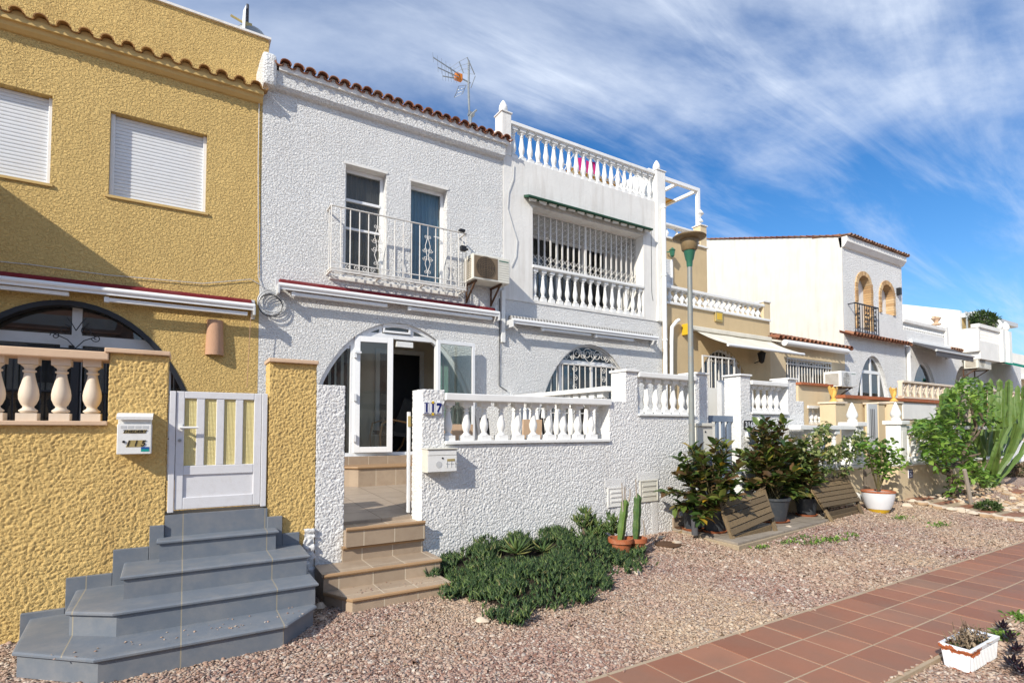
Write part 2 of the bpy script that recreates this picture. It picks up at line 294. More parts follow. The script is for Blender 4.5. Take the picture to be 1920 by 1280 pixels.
# ------------------------------------------------------------------ objects
WL = {}
def tag(o, label=None, cat=None, group=None, kind=None):
    if label: o['label'] = label
    if cat: o['category'] = cat
    if group: o['group'] = group
    if kind: o['kind'] = kind
    return o
def thing(name, label, cat, loc=(0,0,0), group=None):
    o = bpy.data.objects.new(name, None); COL.objects.link(o); o.location = loc
    o.empty_display_size = .1; WL[o.name] = Vector(loc); return tag(o, label, cat, group)
def objm(name, me, parent=None, loc=None):
    o = bpy.data.objects.new(name, me); COL.objects.link(o)
    pw = WL[parent.name] if parent else Vector()
    if parent: o.parent = parent
    w = Vector(loc) if loc is not None else pw
    o.location = w - pw; WL[o.name] = w
    return o
class MB:
    def __init__(s): s.v = []; s.f = []
    def add(s, vs, fs):
        b = len(s.v); s.v += [tuple(v) for v in vs]; s.f += [tuple(i+b for i in f) for f in fs]; return s
    def box(s, x0, x1, y0, y1, z0, z1):
        return s.add([(x,y,z) for x in (x0,x1) for y in (y0,y1) for z in (z0,z1)],
                     [(0,1,3,2),(4,6,7,5),(0,4,5,1),(2,3,7,6),(0,2,6,4),(1,5,7,3)])
    def bar(s, a, b, w, h, up=(0,0,1)):
        a = Vector(a); b = Vector(b); d = (b-a).normalized(); up = Vector(up)
        if abs(d.dot(up)) > .95: up = Vector((0,1,0))
        x = d.cross(up).normalized()*w/2; z = x.cross(d).normalized()*h/2
        return s.add([p+i*x+j*z for p in (a,b) for i in (-1,1) for j in (-1,1)],
                     [(0,1,3,2),(4,6,7,5),(0,4,5,1),(2,3,7,6),(0,2,6,4),(1,5,7,3)])
    def tube(s, pts, r, n=8, caps=True):
        pts = [Vector(p) for p in pts]; rs = r if hasattr(r, '__len__') else [r]*len(pts)
        vs = []; prev = None
        for i, p in enumerate(pts):
            d = (pts[min(i+1,len(pts)-1)]-pts[max(i-1,0)]).normalized()
            if prev is None:
                x = d.orthogonal().normalized()
            else:
                x = (prev - d*prev.dot(d)); x = x.normalized() if x.length > 1e-6 else d.orthogonal().normalized()
            prev = x; y = d.cross(x)
            for k in range(n):
                a = 2*PI*k/n; vs.append(p + (x*math.cos(a)+y*math.sin(a))*rs[i])
        fs = [(i*n+k, i*n+(k+1)%n, (i+1)*n+(k+1)%n, (i+1)*n+k) for i in range(len(pts)-1) for k in range(n)]
        if caps: fs += [tuple(range(n))[::-1], tuple((len(pts)-1)*n+k for k in range(n))]
        return s.add(vs, fs)
    def lathe(s, prof, c=(0,0,0), n=20, squareto=None):
        vs = []; cx, cy, cz = c
        for r, z in prof:
            for k in range(n):
                a = 2*PI*k/n + PI/n; vs.append((cx+r*math.cos(a), cy+r*math.sin(a), cz+z))
        m = len(prof)
        fs = [(i*n+k, i*n+(k+1)%n, (i+1)*n+(k+1)%n, (i+1)*n+k) for i in range(m-1) for k in range(n)]
        fs += [tuple(range(n))[::-1], tuple((m-1)*n+k for k in range(n))]
        return s.add(vs, fs)
    def prism(s, poly, z0, z1, off=0):
        n = len(poly)
        vs = [(x,y,z0) for x,y in poly] + [(x,y,z1) for x,y in poly]
        return s.add(vs, [tuple(range(n))[::-1], tuple(range(n,2*n))] + [(i,(i+1)%n,n+(i+1)%n,n+i) for i in range(n)])
    def panel(s, outer, holes, y0, y1):
        """slab in XZ between y0 and y1, with holes"""
        loops = [outer]+list(holes); flat = [p for l in loops for p in l]; n = len(flat)
        tris = tessellate_polygon([[Vector((p[0],p[1],0)) for p in l] for l in loops])
        vs = [(p[0],y0,p[1]) for p in flat] + [(p[0],y1,p[1]) for p in flat]
        fs = []
        for t in tris:
            a, b, c = (Vector((flat[i][0],flat[i][1],0)) for i in t)
            up = (b-a).cross(c-a).z > 0
            t1 = tuple(t) if up else tuple(t)[::-1]
            fs.append(t1); fs.append(tuple(i+n for i in t1[::-1]))
        b = 0
        for l in loops:
            m = len(l)
            for i in range(m): fs.append((b+i, b+(i+1)%m, n+b+(i+1)%m, n+b+i))
            b += m
        return s.add(vs, fs)
    def sidepanel(s, outer, x0, x1):
        n = len(outer); vs = [(x0,y,z) for y,z in outer] + [(x1,y,z) for y,z in outer]
        return s.add(vs, [tuple(range(n)), tuple(range(n,2*n))[::-1]] + [(i,(i+1)%n,n+(i+1)%n,n+i) for i in range(n)])
    def mesh(s, name, mat, origin=Vector(), smooth=False, fixn=True):
        me = bpy.data.meshes.new(name)
        me.from_pydata([(v[0]-origin.x, v[1]-origin.y, v[2]-origin.z) for v in s.v], [], s.f)
        if fixn:
            import bmesh
            bm = bmesh.new(); bm.from_mesh(me); bmesh.ops.recalc_face_normals(bm, faces=bm.faces); bm.to_mesh(me); bm.free()
        me.materials.append(mat if not isinstance(mat, str) else M[mat])
        if smooth: me.shade_smooth(); me.set_sharp_from_angle(angle=math.radians(40))
        return me
    def build(s, name, mat, parent=None, smooth=False, bevel=0, loc=None, fixn=True):
        w = Vector(loc) if loc is not None else (WL[parent.name] if parent else Vector())
        o = objm(name, s.mesh(name, mat, w, smooth, fixn), parent, w)
        if bevel:
            b = o.modifiers.new('bevel', 'BEVEL'); b.width = bevel; b.segments = 2; b.limit_method = 'ANGLE'
        return o
def npmesh(name, V, F, mat, parent=None, smooth=False, tri=None):
    me = bpy.data.meshes.new(name); V = np.asarray(V, np.float32); F = np.asarray(F, np.int32)
    w = WL[parent.name] if parent else Vector()
    V = V - np.array(w, np.float32)
    k = F.shape[1]
    me.vertices.add(len(V)); me.vertices.foreach_set('co', V.ravel())
    me.loops.add(F.size); me.loops.foreach_set('vertex_index', F.ravel())
    me.polygons.add(len(F)); me.polygons.foreach_set('loop_start', np.arange(0, F.size, k, dtype=np.int32))
    me.update(calc_edges=True); me.validate()
    me.materials.append(M[mat] if isinstance(mat, str) else mat)
    if smooth: me.shade_smooth()
    return objm(name, me, parent)
def scatter(TV, TF, P, A, S):
    """template verts, faces; positions (N,3); axes matrices (N,3,3) columns; scales (N,3)"""
    TV = np.asarray(TV, float); TF = np.asarray(TF); N = len(P)
    V = np.einsum('nij,kj->nki', A*S[:,None,:], TV) + P[:,None,:]
    F = TF[None] + (np.arange(N)*len(TV))[:,None,None]
    return V.reshape(-1,3), F.reshape(-1, TF.shape[1])
def frames(D, roll=None):
    D = D/np.linalg.norm(D, axis=1, keepdims=True)
    up = np.tile([0,0,1.], (len(D),1)) + NR.normal(0,.15,(len(D),3))
    X = np.cross(D, up); X /= np.linalg.norm(X, axis=1, keepdims=True)+1e-9
    Z = np.cross(X, D)
    if roll is not None:
        c, s_ = np.cos(roll)[:,None], np.sin(roll)[:,None]; X, Z = X*c+Z*s_, Z*c-X*s_
    return np.stack([X, D, Z], axis=2)
# leaf: length along +Y, folded along the midrib, drooping tip
LEAFV = [(0,0,0),(-.31,.26,.06),(0,.26,0),(.31,.26,.06),(-.31,.66,.03),(0,.66,-.04),(.31,.66,.03),(0,1,-.16)]
LEAFF = [(0,2,1),(0,3,2),(1,2,5),(1,5,4),(2,3,6),(2,6,5),(4,5,7),(5,6,7)]
BLADEV = [(-.12,0,0),(.12,0,0),(0,0,.14),(0,1,.08)]
BLADEF = [(0,1,3),(1,2,3),(2,0,3)]
def leaves(name, mat, P, D, L, W, parent, blade=False):
    P = np.asarray(P); N = len(P)
    A = frames(np.asarray(D), NR.uniform(-.6,.6,N))
    S = np.stack([L*W, L, L], axis=1)
    V, F = scatter(BLADEV if blade else LEAFV, BLADEF if blade else LEAFF, P, A, S)
    return npmesh(name, V, F, mat, parent)
# lattice noise in numpy for real plaster relief
_T = NR.rand(64,64,64).astype(np.float32)
def vnoise(P):
    i = np.floor(P).astype(int); f = P-i; f = f*f*(3-2*f); o = 0
    for dx in (0,1):
        for dy in (0,1):
            for dz in (0,1):
                w = (f[:,0] if dx else 1-f[:,0])*(f[:,1] if dy else 1-f[:,1])*(f[:,2] if dz else 1-f[:,2])
                o = o + w*_T[(i[:,0]+dx)%64, (i[:,1]+dy)%64, (i[:,2]+dz)%64]
    return o
def relief(P, s=26):
    q = P + .010*np.stack([vnoise(P*38+5), vnoise(P*38+17), vnoise(P*38+31)], 1)
    n = .6*vnoise(q*s) + .4*vnoise(q*s*1.9+9)
    h = np.clip((n-.36)/.26, 0, 1); h = h*h*(3-2*h)
    return h*.85 + .25*vnoise(P*s*2.9+3)
def stucco_wall(name, rects, y0, y1, mat, parent, amp=.02, res=.014, holes=(), s=26, loc=None):
    """union of XZ rectangles extruded y0..y1 with modelled trowelled relief"""
    def axis(bp, r):
        bp = sorted(set(round(b,4) for b in bp)); o = []
        for a, b in zip(bp, bp[1:]):
            n = max(1, int(math.ceil((b-a)/r))); o += list(np.linspace(a, b, n, endpoint=False))
        return np.array(o+[bp[-1]])
    xs = axis([r[0] for r in rects]+[r[1] for r in rects], res); zs = axis([r[2] for r in rects]+[r[3] for r in rects], res)
    ys = np.linspace(y0, y1, max(2, int((y1-y0)/res/1.5)))
    xc = (xs[:-1]+xs[1:])/2; zc = (zs[:-1]+zs[1:])/2
    occ = np.zeros((len(xc), len(zc)), bool)
    for r in rects: occ |= ((xc>r[0])&(xc<r[1]))[:,None] & ((zc>r[2])&(zc<r[3]))[None]
    V = []; idx = {}; F = []
    def vi(i,j,k):
        key = (i,j,k)
        if key not in idx: idx[key] = len(V); V.append((xs[i], ys[k], zs[j]))
        return idx[key]
    K = len(ys)-1; nx, nz = occ.shape
    for i in range(nx):
        for j in range(nz):
            if not occ[i,j]: continue
            F.append((vi(i,j,0),vi(i+1,j,0),vi(i+1,j+1,0),vi(i,j+1,0)))
            for cond, a, b in ((i==0 or not occ[i-1,j],(i,j+1),(i,j)), (i==nx-1 or not occ[i+1,j],(i+1,j),(i+1,j+1)),
                               (j==0 or not occ[i,j-1],(i,j),(i+1,j)), (j==nz-1 or not occ[i,j+1],(i+1,j+1),(i,j+1))):
                if cond:
                    for k in range(K): F.append((vi(*a,k),vi(*a,k+1),vi(*b,k+1),vi(*b,k)))
    V = np.array(V); F = np.array(F)
    n = np.cross(V[F[:,1]]-V[F[:,0]], V[F[:,3]]-V[F[:,0]]); n /= np.linalg.norm(n,axis=1,keepdims=True)+1e-12
    N = np.zeros_like(V)
    for c in range(4): np.add.at(N, F[:,c], n)
    N /= np.linalg.norm(N,axis=1,keepdims=True)+1e-9
    big = .3*(vnoise(V*1.7)-.5)
    V = V + N*((relief(V, s)-.8+big)*amp)[:,None]
    bk = [[(r[0]+.012,y1-.02,r[2]+.012),(r[1]-.012,y1-.02,r[2]+.012),(r[1]-.012,y1-.02,r[3]-.012),(r[0]+.012,y1-.02,r[3]-.012)] for r in rects]
    nb = len(V); V = np.concatenate([V, np.array(bk).reshape(-1,3)]); F = np.concatenate([F, (nb+np.arange(4*len(rects)).reshape(-1,4))[:,::-1]])
    return npmesh(name, V, F, mat, parent, smooth=True)

# spirals and scrolls
def spiral(c, r, turns=1.4, a0=0, sgn=1, n=16, y=0):
    return [(c[0]+r*(1-.8*i/n)*math.cos(a0+sgn*turns*2*PI*i/n), y, c[1]+r*(1-.8*i/n)*math.sin(a0+sgn*turns*2*PI*i/n)) for i in range(n+1)]
# balusters
def baluster_mesh(name, mat, prof, sq=.075, base=.13, top=.12, n=14):
    m = MB(); b = m.box(-sq,sq,-sq,sq,0,base); m.box(-sq*.95,sq*.95,-sq*.95,sq*.95,1-top,1)
    m.lathe([(r, z) for r, z in prof], n=n)
    return m.mesh(name, mat, smooth=True)
PROF_A = [(.060,.125),(.078,.15),(.078,.165),(.05,.20),(.045,.225),(.062,.26),(.082,.34),(.085,.42),(.078,.50),(.062,.60),(.048,.70),(.042,.76),(.058,.775),(.058,.795),(.04,.81),(.045,.84),(.07,.875),(.072,.885)]
PROF_B = [(.055,.12),(.072,.135),(.045,.18),(.036,.21),(.046,.25),(.062,.33),(.064,.42),(.052,.50),(.046,.56),(.040,.66),(.030,.74),(.044,.76),(.044,.775),(.028,.79),(.036,.83),(.062,.87),(.064,.885)]
PROF_C = [(.045,.12),(.03,.16),(.03,.2),(.075,.36),(.078,.42),(.04,.62),(.028,.74),(.028,.8),(.05,.87)]
BAL = {'cream': baluster_mesh('baluster','ccast',PROF_A,.085,.12,.11),
       'white': baluster_mesh('baluster','wcast',PROF_B,.078,.13,.115,12),
       'slim': baluster_mesh('baluster','wcast',PROF_B,.07,.11,.10,10),
       'vase': baluster_mesh('baluster','wcast',PROF_C,.06,.10,.10,8)}
def balusters(kind, parent, xs, y, z0, z1, rad=1.0, ys=None):
    h = z1-z0
    for i, x in enumerate(xs):
        o = objm('baluster', BAL[kind], parent, (x, y if ys is None else ys[i], z0)); o.scale = (rad, rad, h)
def lin(a, b, n): return [a+(b-a)*i/(n-1) for i in range(n)]
def text_mesh(body, size, mat, parent, loc, name='lettering', depth=.002, shear=0, sx=1, bold=.0, rot=None):
    c = bpy.data.curves.new('t', 'FONT'); c.body = body; c.size = size; c.extrude = depth; c.align_x = 'CENTER'; c.align_y = 'CENTER'
    c.shear = shear; c.offset = bold
    o = bpy.data.objects.new('t', c); COL.objects.link(o)
    dg = bpy.context.evaluated_depsgraph_get(); dg.update()
    me = bpy.data.meshes.new_from_object(o.evaluated_get(dg)); bpy.data.objects.remove(o); bpy.data.curves.remove(c)
    mt = Matrix.Rotation(PI/2, 4, 'X') @ Matrix.Diagonal((sx,1,1,1)); me.transform(mt)
    me.materials.clear(); me.materials.append(M[mat]); me.name = name
    return objm(name, me, parent, loc)

# roof tile edge: barrel tiles along X at the eave, running up in +Y
def roof_tiles(name, mat, parent, x0, x1, y, z, rows=3, pitch=.215, slope=.22, length=.42, mort=None, r=.095):
    n = int(round((x1-x0)/pitch)); p = (x1-x0)/n; m = MB(); N = 7
    def shell(cx, ya, yb, za, zb, r0, r1, up=1, th=.014):
        vs = []
        for yy, zz, rr in ((ya,za,r0), (yb,zb,r1)):
            for t in (0, th):
                for k in range(N+1):
                    a = PI*k/N; vs.append((cx+(rr-t)*math.cos(a), yy, zz+up*(rr-t)*math.sin(a)*.85))
        q = N+1; fs = []
        for k in range(N):
            fs += [(k,k+1,2*q+k+1,2*q+k), (q+k,3*q+k,3*q+k+1,q+k+1), (k,q+k,q+k+1,k+1), (2*q+k,2*q+k+1,3*q+k+1,3*q+k)]
        fs += [(0,2*q,3*q,q), (N,q+N,3*q+N,2*q+N)]
        m.add(vs, fs)
    for j in range(rows):
        ya = y+j*length*.82; za = z+(ya-y)*slope; zb = za+length*slope
        for i in range(n):
            jx = R.uniform(-.008,.008); jy = R.uniform(-.012,.012)
            shell(x0+p*(i+.5)+jx, ya+jy-.03, ya+length, za+.03+.02, zb+.02, r*1.06, r*.86)
        for i in range(n+1):
            shell(x0+p*i, ya+.01, ya+length, za+.075, zb+.055, r*.86, r*.98, -1)
    o = m.build(name, mat, parent, smooth=True, fixn=False)
    if mort:
        mm = MB()
        for i in range(n):
            cx = x0+p*(i+.5); vs = [(cx+.07*math.cos(PI*k/6), y+.05, z+.04+.06*math.sin(PI*k/6)) for k in range(7)]
            vs += [(a, b+.2, c+.04) for a,b,c in vs]; mm.add(vs, [tuple(range(7))]+[(k,k+1,k+8,k+7) for k in range(6)])
        mm.box(x0, x1, y+.04, y+.26, z-.03, z+.035)
        mm.build('mortar_bed', mort, o)
    return o
def ellipse(cx, zb, a, h, n=36, z0=None):
    z0 = zb if z0 is None else z0
    s0 = math.asin(max(0,min(1,(z0-zb)/h)))
    return [(cx+a*math.cos(s0+(PI-2*s0)*i/n), zb+h*math.sin(s0+(PI-2*s0)*i/n)) for i in range(n+1)]
def arc_frame(m, cx, zb, a, h, w, y0, y1, n=36, z0=None):
    o = ellipse(cx, zb, a, h, n, z0); i_ = ellipse(cx, zb, a-w, h-w, n, z0)
    for k in range(n):
        q = [o[k], o[k+1], i_[k+1], i_[k]]
        m.add([(p[0],y,p[1]) for y in (y0,y1) for p in q], [(0,1,2,3),(7,6,5,4),(0,4,5,1),(2,6,7,3),(1,5,6,2),(3,7,4,0)])
def curtain(name, mat, parent, x0, x1, y, z0, z1, folds=.09, amp=.025):
    n = max(8, int((x1-x0)/folds*8)); m = MB()
    vs = []
    for i in range(n+1):
        x = x0+(x1-x0)*i/n; yy = y+amp*math.sin(2*PI*(x-x0)/folds+math.sin(x*9)*1.2)+amp*.5*math.sin(x*31)
        vs += [(x,yy,z0),(x,yy,z1),(x,yy+.004,z0),(x,yy+.004,z1)]
    fs = [(4*i,4*i+4,4*i+5,4*i+1) for i in range(n)] + [(4*i+2,4*i+3,4*i+7,4*i+6) for i in range(n)]
    m.add(vs, fs); return m.build(name, mat, parent, smooth=True, fixn=False)
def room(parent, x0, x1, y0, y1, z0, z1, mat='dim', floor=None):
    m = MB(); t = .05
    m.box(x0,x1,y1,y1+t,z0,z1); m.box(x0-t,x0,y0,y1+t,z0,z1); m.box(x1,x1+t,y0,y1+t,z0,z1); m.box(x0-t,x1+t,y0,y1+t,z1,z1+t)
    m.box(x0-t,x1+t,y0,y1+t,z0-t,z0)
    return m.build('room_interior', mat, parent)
def window_grid(parent, x0, x1, z0, z1, y, fw=.06, mull=(), trans=(), glass='glass', frame='alu', depth=.06, sill=None, name='window'):
    """framed window: frame > glass pane"""
    m = MB(); m.box(x0,x1,y,y+depth,z0,z0+fw); m.box(x0,x1,y,y+depth,z1-fw,z1)
    m.box(x0,x0+fw,y,y+depth,z0+fw,z1-fw); m.box(x1-fw,x1,y,y+depth,z0+fw,z1-fw)
    for c in mull: m.box(c-fw/2,c+fw/2,y+.003,y+depth-.003,z0+fw,z1-fw)
    for c in trans: m.box(x0+fw,x1-fw,y+.006,y+depth-.006,c-fw*.35,c+fw*.35)
    o = m.build(name, frame, parent, bevel=.004)
    g = MB().box(x0+fw*.5,x1-fw*.5,y+depth*.45,y+depth*.55,z0+fw*.5,z1-fw*.5).build('glass_pane', glass, o)
    return o
def shutter(parent, x0, x1, z0, z1, y, mat='shutter'):
    fw = .045; m = MB()
    m.box(x0,x0+fw,y-.02,y+.05,z0,z1); m.box(x1-fw,x1,y-.02,y+.05,z0,z1); m.box(x0+fw,x1-fw,y-.01,y+.05,z0,z0+.03)
    o = m.build('window', 'alu', parent, bevel=.004)
    s = MB(); n = int((z1-z0)/.047); h = (z1-z0-.03)/n
    pts = []
    for i in range(n):
        z = z0+.03+i*h
        for t, d in ((0,0),(.12,.010),(.5,.014),(.88,.010),(.97,0)): pts.append((z+t*h, y+.03-d))
    vs = [(x,yy,z) for z,yy in pts for x in (x0+fw,x1-fw)]
    s.add(vs, [(2*i,2*i+1,2*i+3,2*i+2) for i in range(len(pts)-1)])
    s.box(x0+fw,x1-fw,y+.035,y+.045,z0+.03,z1)
    s.build('roller_shutter', mat, o, smooth=True, fixn=False)
    return o
def shell(parent, x0, x1, y0, y1, z0, z1, mat, name='side_walls', t=.2):
    m = MB(); m.box(x0,x0+t,y0,y1,z0,z1); m.box(x1-t,x1,y0,y1,z0,z1); m.box(x0+t,x1-t,y1-t,y1,z0,z1)
    m.box(x0+t,x1-t,y0,y1-t,z1-.15,z1)
    return m.build(name, mat, parent)
# ================================================================== THE PLACE
YW, YF = 5.4, 8.5           # garden wall line, facade line
def sm(t): t = max(0, min(1, t)); return t*t*(3-2*t)
def gz(x, y):
    return sm((y-3.0)/2.2)*max(0, min(.20, .02*x))
def gzn(x, y):
    t = np.clip((y-3.0)/2.2, 0, 1); return t*t*(3-2*t)*np.clip(.02*x, 0, .20)
def gr(px, py, dz=0):
    z = 0
    for _ in range(12):
        p = at(px, py, Z=z+dz); z = gz(p.x, p.y)
    return Vector((p.x, p.y, z+dz))

# --- camera
cam = bpy.data.cameras.new('camera'); co = bpy.data.objects.new('camera', cam); COL.objects.link(co)
co.location = (0,0,EYE); co.rotation_euler = (PI/2+PITCH, 0, -YAW)
cam.sensor_width = 36; cam.lens = 36*FPX/1920; cam.shift_y = (CY-640)/1920; cam.clip_end = 2000; cam.clip_start = .05
sc.camera = co
# --- sun and sky
SUN = Vector((-2.1,-1.0,1.5)).normalized()
sl = bpy.data.lights.new('sun', 'SUN'); sl.energy = 4.7; sl.angle = math.radians(.5); sl.color = (1,.93,.81)
so = bpy.data.objects.new('sun', sl); COL.objects.link(so); so.rotation_euler = SUN.to_track_quat('Z','Y').to_euler(); so.location = (-20,-10,20)
w = bpy.data.worlds.new('World'); sc.world = w; w.use_nodes = True
t = w.node_tree; t.nodes.clear(); L = t.links.new
def wn(ty, **k):
    n = t.nodes.new(ty)
    for a, b in k.items(): setattr(n, a, b)
    return n
sky = wn('ShaderNodeTexSky', sky_type='NISHITA', sun_disc=False, sun_elevation=math.asin(SUN.z), sun_rotation=math.atan2(SUN.x, SUN.y), air_density=1.0, dust_density=.4, ozone_density=2.2)
hs = wn('ShaderNodeHueSaturation'); hs.inputs['Saturation'].default_value = 1.28; hs.inputs['Value'].default_value = 1.0; L(sky.outputs[0], hs.inputs['Color'])
tn = wn('ShaderNodeMix', data_type='RGBA', blend_type='MULTIPLY'); tn.inputs[0].default_value = 1; L(hs.outputs[0], tn.inputs[6]); tn.inputs[7].default_value = (.74,1.0,1.18,1)
tc = wn('ShaderNodeTexCoord'); sp = wn('ShaderNodeSeparateXYZ'); L(tc.outputs['Generated'], sp.inputs[0])
def wm(op, a, b=0., clamp=False):
    n = wn('ShaderNodeMath', operation=op, use_clamp=clamp)
    for i, v in enumerate((a,b)):
        if hasattr(v, 'is_linked'): L(v, n.inputs[i])
        else: n.inputs[i].default_value = v
    return n.outputs[0]
zz = wm('ADD', wm('MAXIMUM', sp.outputs[2], 0.), .16)
cb = wn('ShaderNodeCombineXYZ'); L(wm('DIVIDE', sp.outputs[0], zz), cb.inputs[0]); L(wm('DIVIDE', sp.outputs[1], zz), cb.inputs[1])
# a bank of high cloud covers the upper sky, thinning below a slanting lower edge
_d1, _d2 = (at(760,205,Y=100)-Vector((0,0,EYE))).normalized(), (at(1800,285,Y=100)-Vector((0,0,EYE))).normalized()
_det = _d1.x*_d2.y-_d2.x*_d1.y; _ka = (_d1.z*_d2.y-_d2.z*_d1.y)/_det; _kb = (_d1.x*_d2.z-_d2.x*_d1.z)/_det
bank = wm('SUBTRACT', sp.outputs[2], wm('ADD', wm('MULTIPLY', sp.outputs[0], _ka), wm('MULTIPLY', sp.outputs[1], _kb)))
bank = wm('MINIMUM', wm('MAXIMUM', wm('MULTIPLY', bank, 1.9), -.115), .12)
def cloud(scale, rot, loc, detail, rough, lo, hi, dist, bk=0):
    mp = wn('ShaderNodeMapping'); mp.inputs['Scale'].default_value = scale; mp.inputs['Rotation'].default_value = (0,0,rot); mp.inputs['Location'].default_value = loc
    L(cb.outputs[0], mp.inputs[0]); n = wn('ShaderNodeTexNoise'); n.inputs['Scale'].default_value = 1; n.inputs['Detail'].default_value = detail
    n.inputs['Roughness'].default_value = rough; n.inputs['Distortion'].default_value = dist; L(mp.outputs[0], n.inputs['Vector'])
    r_ = wn('ShaderNodeValToRGB'); r_.color_ramp.elements[0].position = lo; r_.color_ramp.elements[1].position = hi; r_.color_ramp.interpolation = 'EASE'
    L(wm('ADD', n.outputs[0], wm('MULTIPLY', bank, bk)), r_.inputs[0]); return r_.outputs[0]
CL_A = dict(scale=(.75,1.35,1), rot=.55, loc=(7.4,12.08,0), detail=10, rough=.58, lo=.45, hi=.82, dist=.5, bk=1.0)
CL_B = dict(scale=(1.0,4.2,1), rot=-.25, loc=(.4,3.1,0), detail=9, rough=.62, lo=.43, hi=.80, dist=.5, bk=.15)
ca = cloud(**CL_A); cc = cloud(**CL_B)
fac = wm('ADD', wm('MULTIPLY', ca, .88), wm('MULTIPLY', cc, .6), True)
mxw = wn('ShaderNodeMix', data_type='RGBA'); L(wm('MULTIPLY', fac, .92), mxw.inputs[0]); hz = wn('ShaderNodeMix', data_type='RGBA'); L(wm('POWER', wm('SUBTRACT', 1., wm('MAXIMUM', sp.outputs[2], 0.), True), 9.), hz.inputs[0]); L(tn.outputs[2], hz.inputs[6]); hz.inputs[7].default_value = (3.6,5.2,7.6,1)
L(hz.outputs[2], mxw.inputs[6]); mxw.inputs[7].default_value = (6.3,7.0,8.2,1)
bg = wn('ShaderNodeBackground'); bg.inputs[1].default_value = .115; L(mxw.outputs[2], bg.inputs[0])
wo = wn('ShaderNodeOutputWorld'); L(bg.outputs[0], wo.inputs[0])
sc.view_settings.view_transform = 'Standard'; sc.view_settings.look = 'None'; sc.view_settings.exposure = 0.22; sc.view_settings.gamma = 1

# --- ground sheet (reaches the horizon, finer near the camera)
def ground():
    xs = np.concatenate([[-400,-120,-40,-15], np.arange(-8,30.1,.35), [36,45,60,90,150,400]]); ys = np.concatenate([[-300,-80,-30,-12,-5,-2,0,1.2], np.arange(1.6,7.01,.3), [8,10,14,20,40,100,400]])
    X, Y = np.meshgrid(xs, ys, indexing='ij'); Z = gzn(X, Y)
    V = np.stack([X,Y,Z], -1).reshape(-1,3); ny = len(ys)
    F = [(i*ny+j,(i+1)*ny+j,(i+1)*ny+j+1,i*ny+j+1) for i in range(len(xs)-1) for j in range(ny-1)]
    tag(npmesh('ground', V, F, 'gravelbase', smooth=True), kind='structure')
ground()
# --- terracotta path along the row of houses
PY1, PY0 = 2.63, 1.65
def lay_path(name, x0, y0, nx, ny, s, lift, skip=None):
    g = MB(); V = []; b = MB()
    for i in range(nx):
        for j in range(ny):
            if skip and skip(i, j): continue
            gp = .0045 + R.uniform(0,.002); xx = x0+i*s; yy = y0+j*s; zt = gz(xx+s/2, yy+s/2)+lift+R.uniform(-.0015,.0015)
            z_ = [zt+R.uniform(-.001,.001) for _ in range(4)]; e = .004
            q = [(xx+gp,yy+gp),(xx+s-gp,yy+gp),(xx+s-gp,yy+s-gp),(xx+gp,yy+s-gp)]
            q2 = [(xx+gp+e,yy+gp+e),(xx+s-gp-e,yy+gp+e),(xx+s-gp-e,yy+s-gp-e),(xx+gp+e,yy+s-gp-e)]
            vs = [(a,c,zt-.03) for a,c in q]+[(a,c,zt-.004) for a,c in q]+[(a,c,z) for (a,c),z in zip(q2,z_)]
            b.add(vs, [(8,9,10,11)]+[(k,(k+1)%4,(k+1)%4+4,k+4) for k in range(4)]+[(k+4,(k+1)%4+4,(k+1)%4+8,k+8) for k in range(4)])
    o = b.build(name, 'pathtile', fixn=False); tag(o, kind='structure')
    return o
S3 = (PY1-PY0)/3
lay_path('path', 2.715-.33*14, PY0, 140, 3, S3, .03)
gm = MB(); gm.box(-2.2, 43, PY0-.02, PY1+.025, -.02, .0268); tag(gm.build('path_bed', 'grout'), kind='structure')
# side path to the next house and the far path
sx0 = 12.15
lay_path('side_path', sx0, PY1+.05, 3, 7, .34, .025)
gm = MB()
for j in range(9):
    y0 = PY1+.05+j*.3; y1 = min(y0+.3, PY1+.05+.34*7); z = gz(sx0, (y0+y1)/2)
    gm.box(sx0-.02, sx0+1.04, y0, y1, z-.05, z+.017+j*.0005)
tag(gm.build('side_path_bed', 'grout'), kind='structure')
lay_path('far_path', 16.0, 3.9, 30, 2, .34, .03)

